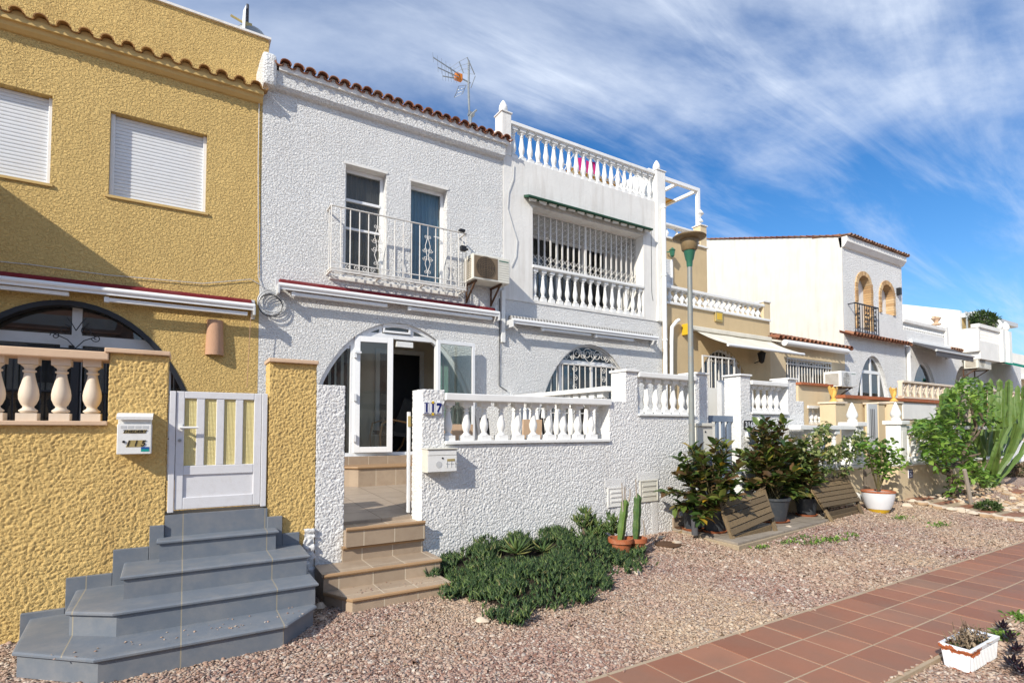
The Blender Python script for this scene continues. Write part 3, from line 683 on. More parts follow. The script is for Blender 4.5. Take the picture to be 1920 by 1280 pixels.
# --- loose gravel stones
def gravel():
    P = []
    def reg(x0,x1,y0,y1,dens):
        n = int((x1-x0)*(y1-y0)*dens); P.append(np.stack([NR.uniform(x0,x1,n), NR.uniform(y0,y1,n)],1))
    reg(-1.6,3.5,2.6,5.4,3600); reg(3.5,7,2.6,5.4,2600); reg(7,12.2,2.6,5.4,1300); reg(12.2,18,2.6,5.2,350)
    reg(3.2,6.6,.9,1.66,2600); reg(6.6,14,.4,1.66,800)
    P = np.concatenate(P); x, y = P[:,0], P[:,1]
    keep = np.ones(len(P), bool)
    keep &= ~((y > PY0+.02) & (y < PY1-.0)) | (NR.rand(len(P)) < .0035) | ((np.minimum(y-PY0, PY1-y) < .07) & (NR.rand(len(P)) < .05))
    keep &= ~((x > -.9) & (x < .95) & (y > 4.35)) & ~((x > 1.2) & (x < 2.2) & (y > 4.75))
    keep &= ~((x > 6.1) & (x < 9.0) & (y > 4.75)) & ~((x > sx0) & (x < sx0+1.02) & (y > PY1))
    keep &= ~((x > 2.3) & (x < 4.0) & (y > 4.4))
    x, y = x[keep], y[keep]; N = len(x); r = NR.gamma(4, .0015, N)+.0028; r *= np.where(x > 5, 1.25, 1)
    onpath = (y > PY0) & (y < PY1); z = gzn(x,y)+r*.35+np.where(onpath,.03,0)
    TV = np.array([(1,0,0),(0,1,0),(-1,0,0),(0,-1,0),(0,0,.8),(0,0,-.8),(.6,.6,.35),(-.6,.6,.3)])
    TF = [(0,6,4),(6,1,4),(1,7,4),(7,2,4),(2,3,4),(3,0,4),(0,3,5),(0,1,6),(1,2,7)]
    A = frames(NR.normal(0,1,(N,3))*[1,1,.25]+1e-3, NR.uniform(0,6,N)*.15)
    S = np.stack([r*NR.uniform(.7,1.4,N), r*NR.uniform(.8,1.7,N), r*NR.uniform(.5,.9,N)],1)
    V, F = scatter(TV, TF, np.stack([x,y,z],1), A, S)
    n2 = 90; xs = np.concatenate([NR.uniform(-.7,.85,50), NR.uniform(1.35,2.1,40)]); ys = np.concatenate([4.32+NR.gamma(2,.05,50), 4.74+NR.gamma(2,.04,40)]); zz_ = np.concatenate([np.full(50,.176), np.full(40,.149)]); r2 = NR.uniform(.004,.009,n2)
    V2, F2 = scatter(TV, TF, np.stack([xs,ys,zz_],1), frames(NR.normal(0,1,(n2,3))*[1,1,.25]+1e-3), np.stack([r2,r2*1.3,r2*.7],1)); F = np.concatenate([F, F2+len(V)]); V = np.concatenate([V, V2])
    tag(npmesh('gravel', V, F, 'stones'), 'loose pinkish gravel stones covering the bed between path and walls', 'gravel', kind='stuff')
gravel()

# ================================================================== garden wall and house of the yellow plot
def zf(px, py): return px_z(px, py, YF)
xf = lambda px, py=500: px_x(px, YF, py)
xw = lambda px, py=850: px_x(px, YW, py)
zw = lambda px, py: px_z(px, py, YW)
XB = [xf(487), xf(943), xf(1240), xf(1441), xf(1580), xf(1690), xf(1772), xf(1885)]   # party lines

def yellow_house():
    h = thing('terraced_house', 'yellow stucco house with two white shuttered windows and a black barred arch', 'house', ((XB[0]-4.2), YF, 0))
    x0, x1 = XB[0]-4.3, XB[0]
    w2 = (xf(205,290), xf(387,330), (zf(203,366)+zf(385,398))/2, (zf(206,208)+zf(388,252))/2)
    w1 = (w2[0]-1.87, px_x(96, YF, 260), w2[2], w2[3])
    zc = (zf(0,58)+zf(480,192))/2           # underside of cornice
    ax, az, aa, ah = xf(130,640), .9, 1.47, zf(130,565)-.9
    arch = ellipse(ax, az, aa, ah)
    m = MB(); m.panel([(x0,-.1),(x1,-.1),(x1,zc+.3),(x0,zc+.3)], [arch, [(w1[0],w1[2]),(w1[1],w1[2]),(w1[1],w1[3]),(w1[0],w1[3])], [(w2[0],w2[2]),(w2[1],w2[2]),(w2[1],w2[3]),(w2[0],w2[3])]], YF, YF+.28)
    m.build('front_wall', 'yst', h)
    shell(h, x0, x1, YF+.28, YF+7, -.1, zc+.3, 'yst')
    for q in (w1, w2):
        shutter(h, q[0], q[1], q[2], q[3], YF+.09)
        MB().box(q[0]-.03,q[1]+.03,YF-.025,YF+.08,q[2]-.035,q[2]-.002).build('sill', 'ypl', h)
    c = MB(); c.sidepanel([(YF-.001,zc),(YF-.03,zc+.005),(YF-.075,zc+.04),(YF-.09,zc+.10),(YF-.09,zc+.15),(YF+.05,zc+.15)], x0, x1-.002)
    c.build('cornice', 'ypl', h)
    roof_tiles('roof', 'roofpaint', h, x0, x1, YF-.17, zc+.12, rows=2, mort='ypl', pitch=.215, r=.068)
    # attic wall set back behind the tiles
    yb = YF+.75; xe = px_x(504, yb, 100); zt = px_z(504, 76, yb)
    MB().box(x0, xe, yb, yb+3.5, zc+.3, zt).build('attic_wall', 'yst', h)
    MB().box(x0, xe+.03, yb-.035, yb+3.53, zt, zt+.035).build('coping', 'wpl', h)
    # arched opening: white frame, glass, black bars
    y = YF+.14
    f = MB(); arc_frame(f, ax, az, aa, ah, .03, y, y+.07)
    zt1 = az+ah*.80; 
    f.box(ax-aa+.45, ax+aa-.45, y+.005, y+.06, zt1-.07, zt1+.06); f.box(ax+.0, ax+.10, y+.01, y+.055, zt1+.06, az+ah-.03)
    for cx in (-1.02,-.12,.02,.98): f.box(ax+.05+cx-.04, ax+.05+cx+.04, y+.008, y+.058, az, zt1-.07)
    fr = f.build('window_frame', 'galu', h)
    g = MB(); g.panel(ellipse(ax,az,aa-.03,ah-.03), [], y+.03, y+.036); g.build('glass_pane', 'glassdark', fr)
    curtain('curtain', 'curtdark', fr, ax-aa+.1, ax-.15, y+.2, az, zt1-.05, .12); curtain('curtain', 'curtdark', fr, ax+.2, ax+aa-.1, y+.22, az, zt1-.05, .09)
    y = YF+.02; b = MB(); arc_frame(b, ax, az, aa+.012, ah+.012, .06, y-.03, y+.125)
    b.box(ax-aa+.5, ax+aa-.5, y, y+.03, zt1-.18, zt1-.12); b.box(ax+.02, ax+.10, y-.005, y+.035, az, zt1-.18)
    for zz_ in (az+.55, az+1.15): b.box(ax-aa+.1, ax+aa-.1, y+.008, y+.022, zz_, zz_+.02)
    x = ax-aa+.08
    while x < ax+aa-.05:
        k = math.sqrt(max(0, 1-((x-ax)/aa)**2))*ah
        b.tube([(x,y+.015,az),(x,y+.015,min(az+k, zt1-.15))], .009, 5); x += .125
    grl = b.build('security_grille', 'biron', h)
    s = MB()
    for sg in (-1,1):
        s.tube(spiral((ax+.06+sg*.11, zt1+.10), .07, 1.3, PI/2, sg, y=y), .006, 5); s.tube(spiral((ax+.06+sg*.20, zt1+.02), .05, 1.3, PI, sg, y=y), .006, 5)
        s.tube([(ax+.06, y, zt1-.12),(ax+.06+sg*.08,y,zt1-.02),(ax+.06+sg*.24,y,zt1+.06)], .006, 5)
        s.tube([(ax+.06, y, zt1+.1),(ax+.06+sg*.05,y,zt1+.2),(ax+.06+sg*.09,y,zt1+.26)], .006, 5)
    s.build('scroll', 'biron', grl)
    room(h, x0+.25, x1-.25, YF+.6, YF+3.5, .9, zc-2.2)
    return h, ax
yellow_house()
# terracotta tile lamp on the facade
lx0, lx1 = xf(389,640), xf(416,640); lz0, lz1 = zf(402,666), zf(402,601)
m = MB(); n = 12; cx = (lx0+lx1)/2
vs = []
for zz_, r in ((lz0,.115),(lz1,.098)):
    for th in (0,.014):
        for k in range(n+1):
            a = PI*k/n; vs.append((cx+(r-th)*math.cos(a), YF-(r-th)*math.sin(a)*1.05, zz_))
q = n+1; fs = []
for k in range(n): fs += [(k,k+1,2*q+k+1,2*q+k),(q+k,3*q+k,3*q+k+1,q+k+1),(k,q+k,q+k+1,k+1),(2*q+k,2*q+k+1,3*q+k+1,3*q+k)]
m.add(vs, fs); wl = thing('wall_lamp', 'curved terracotta roof tile used as lamp on the yellow wall', 'lamp', (cx, YF, lz0))
m.build('tile_shade', 'terrapale', wl, smooth=True); MB().box(cx-.03,cx+.03,YF-.05,YF-.001,lz0+.12,lz0+.2).build('lamp_holder', 'wplastic', wl)

def awning(label, xa, xb, z, y, proj=.20, back='redfab', tube='alu', arms=(), r=.035, lift=0.0, fr=.04):
    t = thing('awning', label, 'awning', (xa, y, z))
    n = 10; m = MB(); m.box(xa+.03, xb-.03, y-.10, y-.012, z+.045, z+.115); m.box(xa+.03,xb-.03,y-.115,y-.10,z-.01,z+.10)
    m.build('fabric_roll', back, t, bevel=.01)
    m = MB(); m.tube([(xa,y-proj,z),(xb,y-proj,z)], r, 12); m.box(xa,xb,y-proj-.012,y-proj+.012,z-.06,z)
    m.build('front_bar', tube, t, smooth=True)
    for a, b, dz in arms:
        m = MB(); m.box(a, b, y-proj+.03, y-proj+.085, z-.115+dz, z-.065+dz); m.box(a-.03, a+.02, y-proj+.025, y-proj+.09, z-.125+dz, z-.055+dz)
        m.build('folding_arm', tube, t, bevel=.006)
    for x in (xa-.01, xb-.02):
        m = MB(); m.box(x, x+.03, y-proj-.03, y-.002, z-.13, z+.02); m.box(x-.01, x+.04, y-.03, y-.001, z-.15, z+.13)
        m.build('bracket', 'galu', t, bevel=.006)
    return t
ya = YF-.22
za = (px_z(475,569,ya)+px_z(0,528,ya))/2
AWY = awning('closed awning with dark red roll and white bar along the yellow house', px_x(0,ya,528)-1.2, px_x(478,ya,565), za, YF, .22, arms=((px_x(0,ya)-.5, px_x(128,ya,545), .0),(px_x(200,ya,560), px_x(465,ya,575), -.02)))
m = MB(); xa_ = px_x(471,ya,590); m.tube([(xa_,ya+.05,za-.1),(xa_-.015,ya+.06,za-.6),(xa_-.03,ya+.08,za-1.15)], .004, 5)
m.build('awning_cord', 'terrapale', AWY)

# garden wall of the yellow plot
lw = thing('garden_wall', 'coarse yellow stucco garden wall with cream balustrade and house mailbox', 'wall', (-1, YW, 0))
xp0, xp1 = xw(200), xw(312); zled = zw(100,797); zcap = zw(255,664)
stucco_wall('wall', [(-2.3,xp0,-.1,zled),(xp0,xp1,-.1,zcap)], YW, YW+.27, 'yst_near', lw, amp=.009, res=.0076, s=98)
m = MB(); m.box(-3.4, xp0+.0, YW-.045, YW+.30, zled, zled+.035); m.build('ledge', 'salmon', lw, bevel=.006)
zr1 = zw(100,654); zr0 = zw(100,670)
m = MB(); m.box(-3.4, xp0-.002, YW-.025, YW+.25, zr0, zr1); m.build('handrail', 'salmon', lw, bevel=.008)
m = MB(); m.box(xp0-.03, xp1+.012, YW-.04, YW+.31, zcap, zcap+.037); m.build('coping', 'salmon', lw, bevel=.006)
b0 = xw(48,720); b2 = xw(170,720); st = (b2-b0)/2
balusters('cream', lw, [b0+st*k for k in range(-9,3)], YW+.11, zled+.035, zr0, .74)
# right yellow pillar and white pillar share one pier
xq0, xq1, xq2 = xw(503), xw(592), xw(646)
pl = thing('garden_pillar', 'yellow stucco gate pillar with cream cap beside the white pillar', 'pillar', (xq0, YW, 0))
stucco_wall('wall', [(xq0,xq1,-.05,zw(548,681))], YW, YW+.27, 'yst_near', pl, amp=.009, res=.0076, s=98)
m = MB(); m.box(xq0-.012, xq1+.01, YW-.04, YW+.31, zw(548,681), zw(548,681)+.037); m.build('coping', 'salmon', pl, bevel=.006)
pl = thing('garden_pillar', 'rough white stucco gate pillar joined to the yellow pillar', 'pillar', (xq1, YW, 0))
stucco_wall('wall', [(xq1+.002,xq2,-.05,zw(620,722))], YW-.004, YW+.30, 'wst_near', pl, amp=.009, res=.0076, s=98)
stucco_wall('lower_render', [(xw(568,1010),xq1-.002,-.02,zw(570,990))], YW-.035, YW, 'wst_near', pl, amp=.02, res=.0125, s=30)
# mailbox with name strip
def mailbox115():
    y = YW-.13; x0, x1 = px_x(219,y,820), px_x(284,y,820); z0, z1 = px_z(250,851,y), px_z(250,773,y)
    t = thing('mailbox', 'white mailbox marked THEDEBY and 115 on the yellow wall', 'mailbox', (x0, YW, z0))
    hh = z1-z0; m = MB(); m.box(x0, x1, y, YW+.01, z0, z0+hh*.72); m.box(x0+.004,x1-.004,y+.03,YW+.01,z0+hh*.72,z0+hh*.97); m.build('body', 'wplastic', t, bevel=.005)
    zs = z0+hh*.74; m = MB(); m.sidepanel([(y-.01,zs+.03),(y-.012,zs+hh*.10+.02),(y+.03,z1-.01),(YW+.0,z1),(YW+.0,z1-.012),(y+.02,z1-.035),(y+.005,zs+.03)], x0-.006, x1+.006); m.build('lid', 'wplastic', t)
    m = MB(); m.tube([(x0+.045,y+.004,z0+hh*.30),(x0+.045,y-.008,z0+hh*.30)], .010, 10); m.build('lock', 'blk', t)
    def strip(xa, xb, za, zb, sh):
        s = MB(); s.add([(xa,y-.002,za),(xb,y-.002,za),(xb+sh,y-.002,zb),(xa+sh,y-.002,zb)], [(0,1,2,3)]); return s.build('name_strip', 'brass', t)
    w_ = x1-x0
    a = strip(x0+w_*.17, x0+w_*.82, z0+hh*.50, z0+hh*.585, .012); text_mesh('THEDEBY', .033, 'blk', t, (x0+w_*.50, y-.003, z0+hh*.542), shear=.2, sx=1.12, bold=.0005)
    b = strip(x0+w_*.26, x0+w_*.76, z0+hh*.17, z0+hh*.335, .018); text_mesh('1 1 5', .064, 'blk', t, (x0+w_*.53, y-.003, z0+hh*.252), shear=.25, bold=.001)
    MB().box(x0+w_*.70,x0+w_*.94,y-.0025,y-.0005,z0+hh*.06,z0+hh*.115).build('sticker', 'teal', t)
    MB().box(x0+w_*.70,x0+w_*.94,y-.0025,y-.0005,z0+hh*.117,z0+hh*.17).build('sticker', 'bluep', t)
    m = MB()
    for k in range(4): m.box(x0+w_*(.10+.21*k), x0+w_*(.27+.21*k), y-.0015, y+.001, z0+hh*.615, z0+hh*.68)
    m.build('faded_stickers', 'greyp', t)
mailbox115()
# garden gate of the yellow plot
def gate115():
    y = YW+.004; x0, x1 = xw(316)+.0, xw(500)-.0; z0 = px_z(400,955,y); z1 = px_z(400,735,y)
    t = thing('garden_gate', 'white aluminium gate with four reeded yellow glass panels', 'gate', (x0, y, z0))
    MB().box(x0,x0+.045,y-.01,y+.06,z0-.0,z1).build('post', 'gatealu', t, bevel=.004); MB().box(x1-.045,x1,y-.01,y+.06,z0,z1).build('post', 'gatealu', t, bevel=.004)
    a, b = x0+.048, x1-.048; fw = .062; zm = z0+(z1-z0)*.34
    f = MB(); f.box(a,a+fw,y,y+.045,z0+.02,z1); f.box(b-fw,b,y,y+.045,z0+.02,z1); f.box(a+fw,b-fw,y,y+.045,z1-.06,z1-.0); f.box(a+fw,b-fw,y,y+.045,z0+.02,z0+.12); f.box(a+fw,b-fw,y,y+.045,zm-.04,zm+.04)
    w_ = (b-a-2*fw); gw = (w_-3*.062)/4; xs = []
    for k in range(4):
        xa = a+fw+k*(gw+.062); xs.append(xa)
        if k: f.box(xa-.062,xa,y+.004,y+.041,zm+.04,z1-.06)
    fr = f.build('gate_frame', 'gatealu', t, bevel=.005)
    for xa in xs: MB().box(xa-.004,xa+gw+.004,y+.018,y+.026,zm+.036,z1-.056).build('glass_panel', 'gateglass', t)
    MB().box(a+fw-.003,b-fw+.003,y+.014,y+.03,z0+.117,zm-.037).build('lower_panel', 'gatealu', t)
    hz = zm+.37; m = MB(); m.tube([(a+.035,y+.005,hz),(a+.035,y-.045,hz)], .011, 8); m.tube([(a+.03,y-.045,hz),(a+.165,y-.045,hz)], .010, 8); m.box(a+.02,a+.05,y-.008,y+.002,hz-.03,hz+.03)
    m.build('handle', 'wplastic', t, smooth=True)
    m = MB(); m.tube([(a+.03,y+.005,hz-.11),(a+.03,y-.012,hz-.11)], .013, 10); m.build('lock', 'galv', t)
gate115()
# grey entrance steps
def steps115():
    t = thing('entrance_steps', 'wide grey tiled steps with angled corners leading to the yellow plot gate', 'steps', (0,YW,0))
    rr = .172
    def pt(x, y, z): p = at(x, y, Z=z); return (p.x, p.y)
    z = [rr*(k+1) for k in range(5)]
    f1, f2, f3, f4 = 4.25, 4.60, 4.89, 5.24
    polys = [
        [(-.93,YW+.0),(-.88,4.66),(-.42,f1),(.66,f1),(.93,4.57),(.93,YW)],
        [(-.66,YW),(-.64,4.80),(-.36,f2),(.95,f2),(.955,YW)],
        [(-.36,YW),(-.345,f3),(.935,f3),(.95,YW)],
        [(-.14,YW+.02),(-.14,f4),(.735,f4),(.735,YW+.02)],
    ]
    for k, p in enumerate(polys):
        z0 = -.05 if k == 0 else z[k-1]
        s = MB().prism(p, z0, z[k]-.032).build('step', 'greystep', t)
        cx = sum(a for a, b in p)/len(p)
        def grow(q, e, k_=k):
            o = []
            for a, b in q:
                o.append((a+(e if a > cx else -e), b-e if b < YW-.02 else b))
            return o
        tr = MB(); pr = [(0,0),(.014,.002),(.022,.010),(.022,.022),(.014,.030),(0,.032)]
        rings = [[(a,b,z[k]-.032+h) for a,b in grow(p,e)] for e,h in pr]
        n = len(p); vs = [v for r_ in rings for v in r_]
        tr.add(vs, [tuple(range(n))[::-1], tuple(range(5*n,6*n))]+[(j*n+i,j*n+(i+1)%n,(j+1)*n+(i+1)%n,(j+1)*n+i) for j in range(5) for i in range(n)])
        tr.build('tread', 'greystep', s)
    MB().box(xp1+.0, xq0-.0, YW-.01, YW+.26, z[3], .868).build('threshold', 'greystep', t)
    def strip(xa, xb, za, zb): MB().box(xa, xb, YW-.035, YW+.002, za, zb).build('skirting_tile', 'greystep', t, bevel=.003)
    zz_ = [zw(60,1146), zw(170,1077), zw(250,1026), zw(295,984)]
    e = [xw(40,1146), xw(125,1084), xw(213,1030), xw(281,985), xp1]
    for k in range(4): strip(e[k], e[k+1]-.002, zz_[k]-.42, zz_[k])
    e2 = [xq0, xw(528,990), xw(560,1010)]
    strip(e2[0], e2[1], .5, zw(514,967)); strip(e2[1]+.002, e2[2], .2, zw(540,998))
steps115()
# unseen wall added out of frame to cast the diagonal shade on the yellow facade
pw = thing('shade_wall', 'unseen yellow wall added at the far left to cast shade on the yellow house', 'wall', (-2.6, YF-.9, 0))
MB().box(-2.75,-2.55,YF-1.05,YF-.0,-.1,4.95).build('wall', 'yst', pw)

# ================================================================== white house 117
def white_house():
    x0, x1 = XB[0], XB[1]
    h = thing('terraced_house', 'white stucco house numbered 117 with open glass arch door and juliet balcony', 'house', (x0, YF, 0))
    zc = (zf(484,163)+zf(943,301))/2
    za_, zb_ = (zf(650,303)+zf(726,322))/2, px_z(640,515,YF)
    wa = (xf(647,400), xf(724,420), zb_, za_); wb = (xf(770,430), xf(838,440), zb_, (zf(771,336)+zf(838,352))/2)
    ax = (xf(598,720)+xf(878,730))/2; az = px_z(700,854,YF); ah = zf(733,604)-az; aa = 1.50
    R4 = lambda q: [(q[0],q[2]),(q[1],q[2]),(q[1],q[3]),(q[0],q[3])]
    MB().panel([(x0+.002,-.1),(x1-.002,-.1),(x1-.002,zc+.28),(x0+.002,zc+.28)], [ellipse(ax,az,aa,ah), R4(wa), R4(wb)], YF, YF+.28).build('front_wall', 'wst', h)
    shell(h, x0+.002, x1-.002, YF+.28, YF+7, -.1, zc+.28, 'wst')
    # cornice: plain fascia with moulded underside
    c = MB(); c.sidepanel([(YF-.001,zc),(YF-.06,zc+.015),(YF-.10,zc+.06),(YF-.11,zc+.26),(YF+.02,zc+.30),(YF+.02,zc)], x0+.03, x1-.01)
    c.build('cornice', 'wst', h)
    roof_tiles('roof', 'roof', h, x0+.20, x1+.05, YF-.19, zc+.29, rows=3, mort='wpl', pitch=.172, r=.075)
    # rounded stub of party parapet at the left end
    v = MB(); yy = YF-.17
    pts = [(yy,zc-.02),(yy,zc+.30),(yy+.02,zc+.44),(yy+.10,zc+.52),(yy+.4,zc+.60),(yy+3.0,zc+.95),(yy+3.0,zc)]
    v.sidepanel(pts, x0-.02, x0+.17); v.build('parapet', 'wst', h, bevel=.05)
    # upper windows
    for q, mat, tr in ((wa,'curtdark',(wa[2]+(wa[3]-wa[2])*.45, wa[2]+(wa[3]-wa[2])*.78-.05)), (wb,'curtblue',())):
        window_grid(h, q[0], q[1], q[2], q[3]-.04, YF+.16, .055, (), tr[:1] if tr else (), 'glassup' )
        room(h, q[0]-.2, q[1]+.25, YF+.40, YF+2.0, q[2]-.1, q[3]+.1)
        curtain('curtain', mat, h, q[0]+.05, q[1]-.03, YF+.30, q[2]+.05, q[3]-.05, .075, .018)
        MB().box(q[0]-.02,q[1]+.02,YF-.012,YF+.16,q[3]-.04,q[3]+.0).build('lintel', 'wpl', h)
    m = MB(); q = wb; m.tube([(q[1]-.10,YF+.16,q[2]+.95),(q[1]-.10,YF+.11,q[2]+.95)], .01, 6); m.tube([(q[1]-.10,YF+.11,q[2]+.95),(q[1]-.2,YF+.11,q[2]+.95)], .009, 6); m.build('handle', 'alu', h)
    m = MB(); z_ = wa[2]+(wa[3]-wa[2])*.70; m.box(wa[0]+.055,wa[1]-.055,YF+.15,YF+.2,z_-.02,z_+.02); m.build('transom', 'alu', h)
    # balcony slab and railing
    xa, xb_ = px_x(620,YF-.25,515), px_x(873,YF-.25,545); yb = YF-.26; zs = zb_-.03
    s = MB(); s.box(xa+.03, xb_-.03, YF-.05, YF-.001, zs-.07, zs-.01); s.build('balcony_ledge', 'wpl', h, bevel=.01)
    s = MB(); s.bar((xa,YF-.26,zs+.012),(xb_,YF-.26,zs+.012),.03,.03)
    for i in range(4): x = xa+(xb_-xa)*i/3; s.bar((x,YF-.26,zs+.0),(x,YF,zs-.0),.03,.02)
    s.bar((xa,YF-.13,zs+.012),(xb_,YF-.13,zs+.012),.02,.015); s.build('balcony_floor_frame', 'wiron', h)
    zt = (px_z(622,385,yb)+px_z(870,437,yb))/2
    r_ = MB(); rb = .009
    r_.bar((xa,yb,zt),(xb_,yb,zt),.035,.012); r_.bar((xa,yb,zs+.05),(xb_,yb,zs+.05),.02,.02); r_.bar((xa,yb,zs+.14),(xb_,yb,zs+.14),.014,.014)
    for x in (xa, (xa+xb_)/2, xb_):
        if x != (xa+xb_)/2:
            r_.bar((x,yb,zt),(x,YF,zt),.035,.012); r_.bar((x,yb,zs+.05),(x,YF,zs+.05),.02,.02)
    n = 16; dx = (xb_-xa)/n; skips = (5, 11)
    for i in range(n+1):
        if i in skips: continue
        x = xa+dx*i; r_.tube([(x,yb,zs+.02),(x,yb,zt)], rb, 6)
    for x in (xa, xb_): r_.tube([(x,YF-.12,zs+.05),(x,YF-.12,zt)], rb*.8, 6)
    rl = r_.build('balcony_railing', 'wiron', h, smooth=True)
    for i in skips:
        s = MB(); cx = xa+dx*i; cz = (zs+.14+zt)/2-.06
        s.tube([(cx,yb,zs+.14),(cx,yb,cz-.30)], .006, 5); s.tube([(cx,yb,cz+.30),(cx,yb,zt)], .006, 5)
        for sg in (-1,1):
            s.tube([(cx,yb,cz-.30),(cx+sg*.045,yb,cz-.16),(cx+sg*.012,yb,cz-.02),(cx+sg*.045,yb,cz+.14),(cx,yb,cz+.30)], .006, 5)
            for dz, up in ((.30,1),(-.30,-1)):
                s.tube(spiral((cx+sg*.030, cz+dz), .032, 1.3, PI/2*(1+sg) , sg*up, y=yb), .005, 5)
            for dz in (.07,-.07): s.tube(spiral((cx+sg*.045, cz+dz-.0), .045, 1.4, PI/2*(1-sg), -sg, y=yb), .006, 5)
        s.build('scroll', 'wiron', rl, smooth=True)
    s = MB()
    for i in range(6):
        cx = xa+.25+i*.13
        s.tube(spiral((cx, zs+.095), .04, 1.3, 0, 1 if i%2 else -1, y=yb), .005, 5)
    s.build('scroll', 'wiron', rl, smooth=True)
    # arched entrance frame
    y = YF+.05; f = MB(); arc_frame(f, ax, az, aa, ah, .065, y, y+.09)
    zt = zf(740,630); xl = xf(664,740); xr = xf(822,740); xm = xf(742,740)
    f.box(ax-aa+.45, xr+.30, y+.005, y+.08, zt-.04, zt+.04)
    f.box(xl-.05, xl+.03, y+.006, y+.082, az+.05, zt-.04); f.box(xr-.03, xr+.05, y+.006, y+.082, az+.05, zt-.04)
    x1_, x2_ = xf(716,615), xf(775,620)
    for x in (x1_, x2_): f.box(x-.025, x+.025, y+.006, y+.082, zt+.04, az+math.sqrt(max(0,1-((x-ax)/aa)**2))*ah-.05)
    f.box(ax-aa+.05, ax+aa-.05, y+.003, y+.09, az, az+.05)
    fr = f.build('entrance_frame', 'alu', h, bevel=.004)
    # glazing: side lights and fanlight
    def clip(xa, xb, za, zb, n=14):
        top = [(x, min(zb, az+math.sqrt(max(0,1-((x-ax)/(aa-.03))**2))*(ah-.03))) for x in lin(xb, xa, n)]
        return [(xa,za),(xb,za)]+top
    for xa, xb, za2, zb2 in ((ax-aa+.04, xl-.04, az+.04, zt-.02), (xr+.04, ax+aa-.04, az+.04, zt-.02), (xl-.3, xr+.25, zt+.02, zt+1)):
        MB().panel(clip(xa,xb,za2,zb2), [], y+.035, y+.041).build('glass_pane', 'glass', fr)
    m = MB(); a_, b_ = x1_+.035, x2_-.035; z_ = zt+.055; zh = .16
    m.box(a_,b_,y-.02,y+.02,z_,z_+.035); m.box(a_,b_,y-.02,y+.02,z_+zh-.035,z_+zh); m.box(a_,a_+.03,y-.02,y+.02,z_+.035,z_+zh-.035); m.box(b_-.03,b_,y-.02,y+.02,z_+.035,z_+zh-.035)
    m.build('vent_window', 'alu', fr, bevel=.003)
    MB().box(xf(645,645),xf(657,645),y-.002,y+.036,zf(650,652),zf(650,641)).build('sticker', 'tile_w', fr)
    # left leaf: closed glass door with hinges; reads as the wide glazed leaf
    def leaf(name, A, B, z0, z1, fw=.085, th=.045):
        A = Vector((*A,0)); B = Vector((*B,0)); d = (B-A).normalized(); nrm = Vector((-d.y, d.x, 0)); L_ = (B-A).length
        def pb(m, a, b, c, e, t0=-th/2, t1=th/2):
            m.add([Vector((A.x,A.y,0))+d*s+nrm*tt+Vector((0,0,zz)) for s in (a,b) for tt in (t0,t1) for zz in (c,e)], [(0,1,3,2),(4,6,7,5),(0,4,5,1),(2,3,7,6),(0,2,6,4),(1,5,7,3)])
        m = MB(); pb(m,0,fw,z0,z1); pb(m,L_-fw,L_,z0,z1); pb(m,fw,L_-fw,z1-fw,z1); pb(m,fw,L_-fw,z0,z0+fw)
        o = m.build(name, 'alu', h, bevel=.004)
        g = MB(); pb(g,fw-.01,L_-fw+.01,z0+fw-.01,z1-fw+.01,-.004,.004); g.build('glass_pane', 'glass', o)
        return o
    l1 = leaf('door', (xl+.01, y-.005), (px_x(744,y-.30,740), y-.10), az+.055, zt-.045, .09)
    m = MB(); hp = Vector((xl+.02,y-.05,0))
    for fz in (.12,.45,.80): m.box(xl-.01,xl+.03,y-.075,y-.02,az+.05+fz*(zt-az)-.06,az+.05+fz*(zt-az)+.06)
    m.box(xl+.0,xl+.10,y-.09,y-.06,zt-.33,zt-.30)
    m.build('hinge', 'alu', l1)
    # right upper leaf swung fully open against the facade
    yr = YF-.16; z1_ = (px_z(826,641,yr)+px_z(890,645,yr))/2+.02
    leaf('door', (px_x(818,yr,700), yr-.02), (px_x(891,yr,700), yr+.03), az+.06, z1_, .06)
    # closer box, inner hall
    MB().box(xm+.03,xm+.32,y+.01,y+.06,zt-.16,zt-.07).build('door_closer', 'wplastic', h)
    ry1 = YF+1.35; rm = room(h, x0+.25, x1-.25, YF+.28, ry1, az, zt+.55, 'inside')
    MB().box(x0+.25,x1-.25,YF+.281,ry1,az,az+.01).build('room_floor', 'floorbrown', h)
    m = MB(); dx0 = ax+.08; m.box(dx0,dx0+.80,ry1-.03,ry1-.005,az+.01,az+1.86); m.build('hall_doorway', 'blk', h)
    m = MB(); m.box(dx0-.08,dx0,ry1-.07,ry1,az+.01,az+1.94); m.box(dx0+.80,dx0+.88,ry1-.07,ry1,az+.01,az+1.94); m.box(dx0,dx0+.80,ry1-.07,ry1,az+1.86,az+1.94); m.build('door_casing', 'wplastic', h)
    MB().box(ax-aa,xl+.02,YF+.50,YF+.51,az+.02,zt+.2).build('shade_backing', 'blk', h)  # black sheet added behind the slats, standing in for a shaded room
    for k in range(8):
        xx = ax-aa+.12+k*.10
        MB().box(xx,xx+.030+.015*(k%2),YF+.30,YF+.305,az+.05,zt+.15).build('blind_slat', 'wplastic', h)
    for k in range(4):
        xx = xr+.12+k*.12
        MB().box(xx,xx+.085,YF+.3,YF+.305,az+.05,zt).build('blind_slat', 'curtgreen', h)
    # entrance step inside the terrace
    yb0 = YF-.42
    m = MB(); m.prism([(ax-.95,YF),(ax-.95,yb0+.16),(ax-.78,yb0),(ax+1.3,yb0),(ax+1.3,YF)], .5, az-.17); m.build('inner_step', 'beigestep', h)
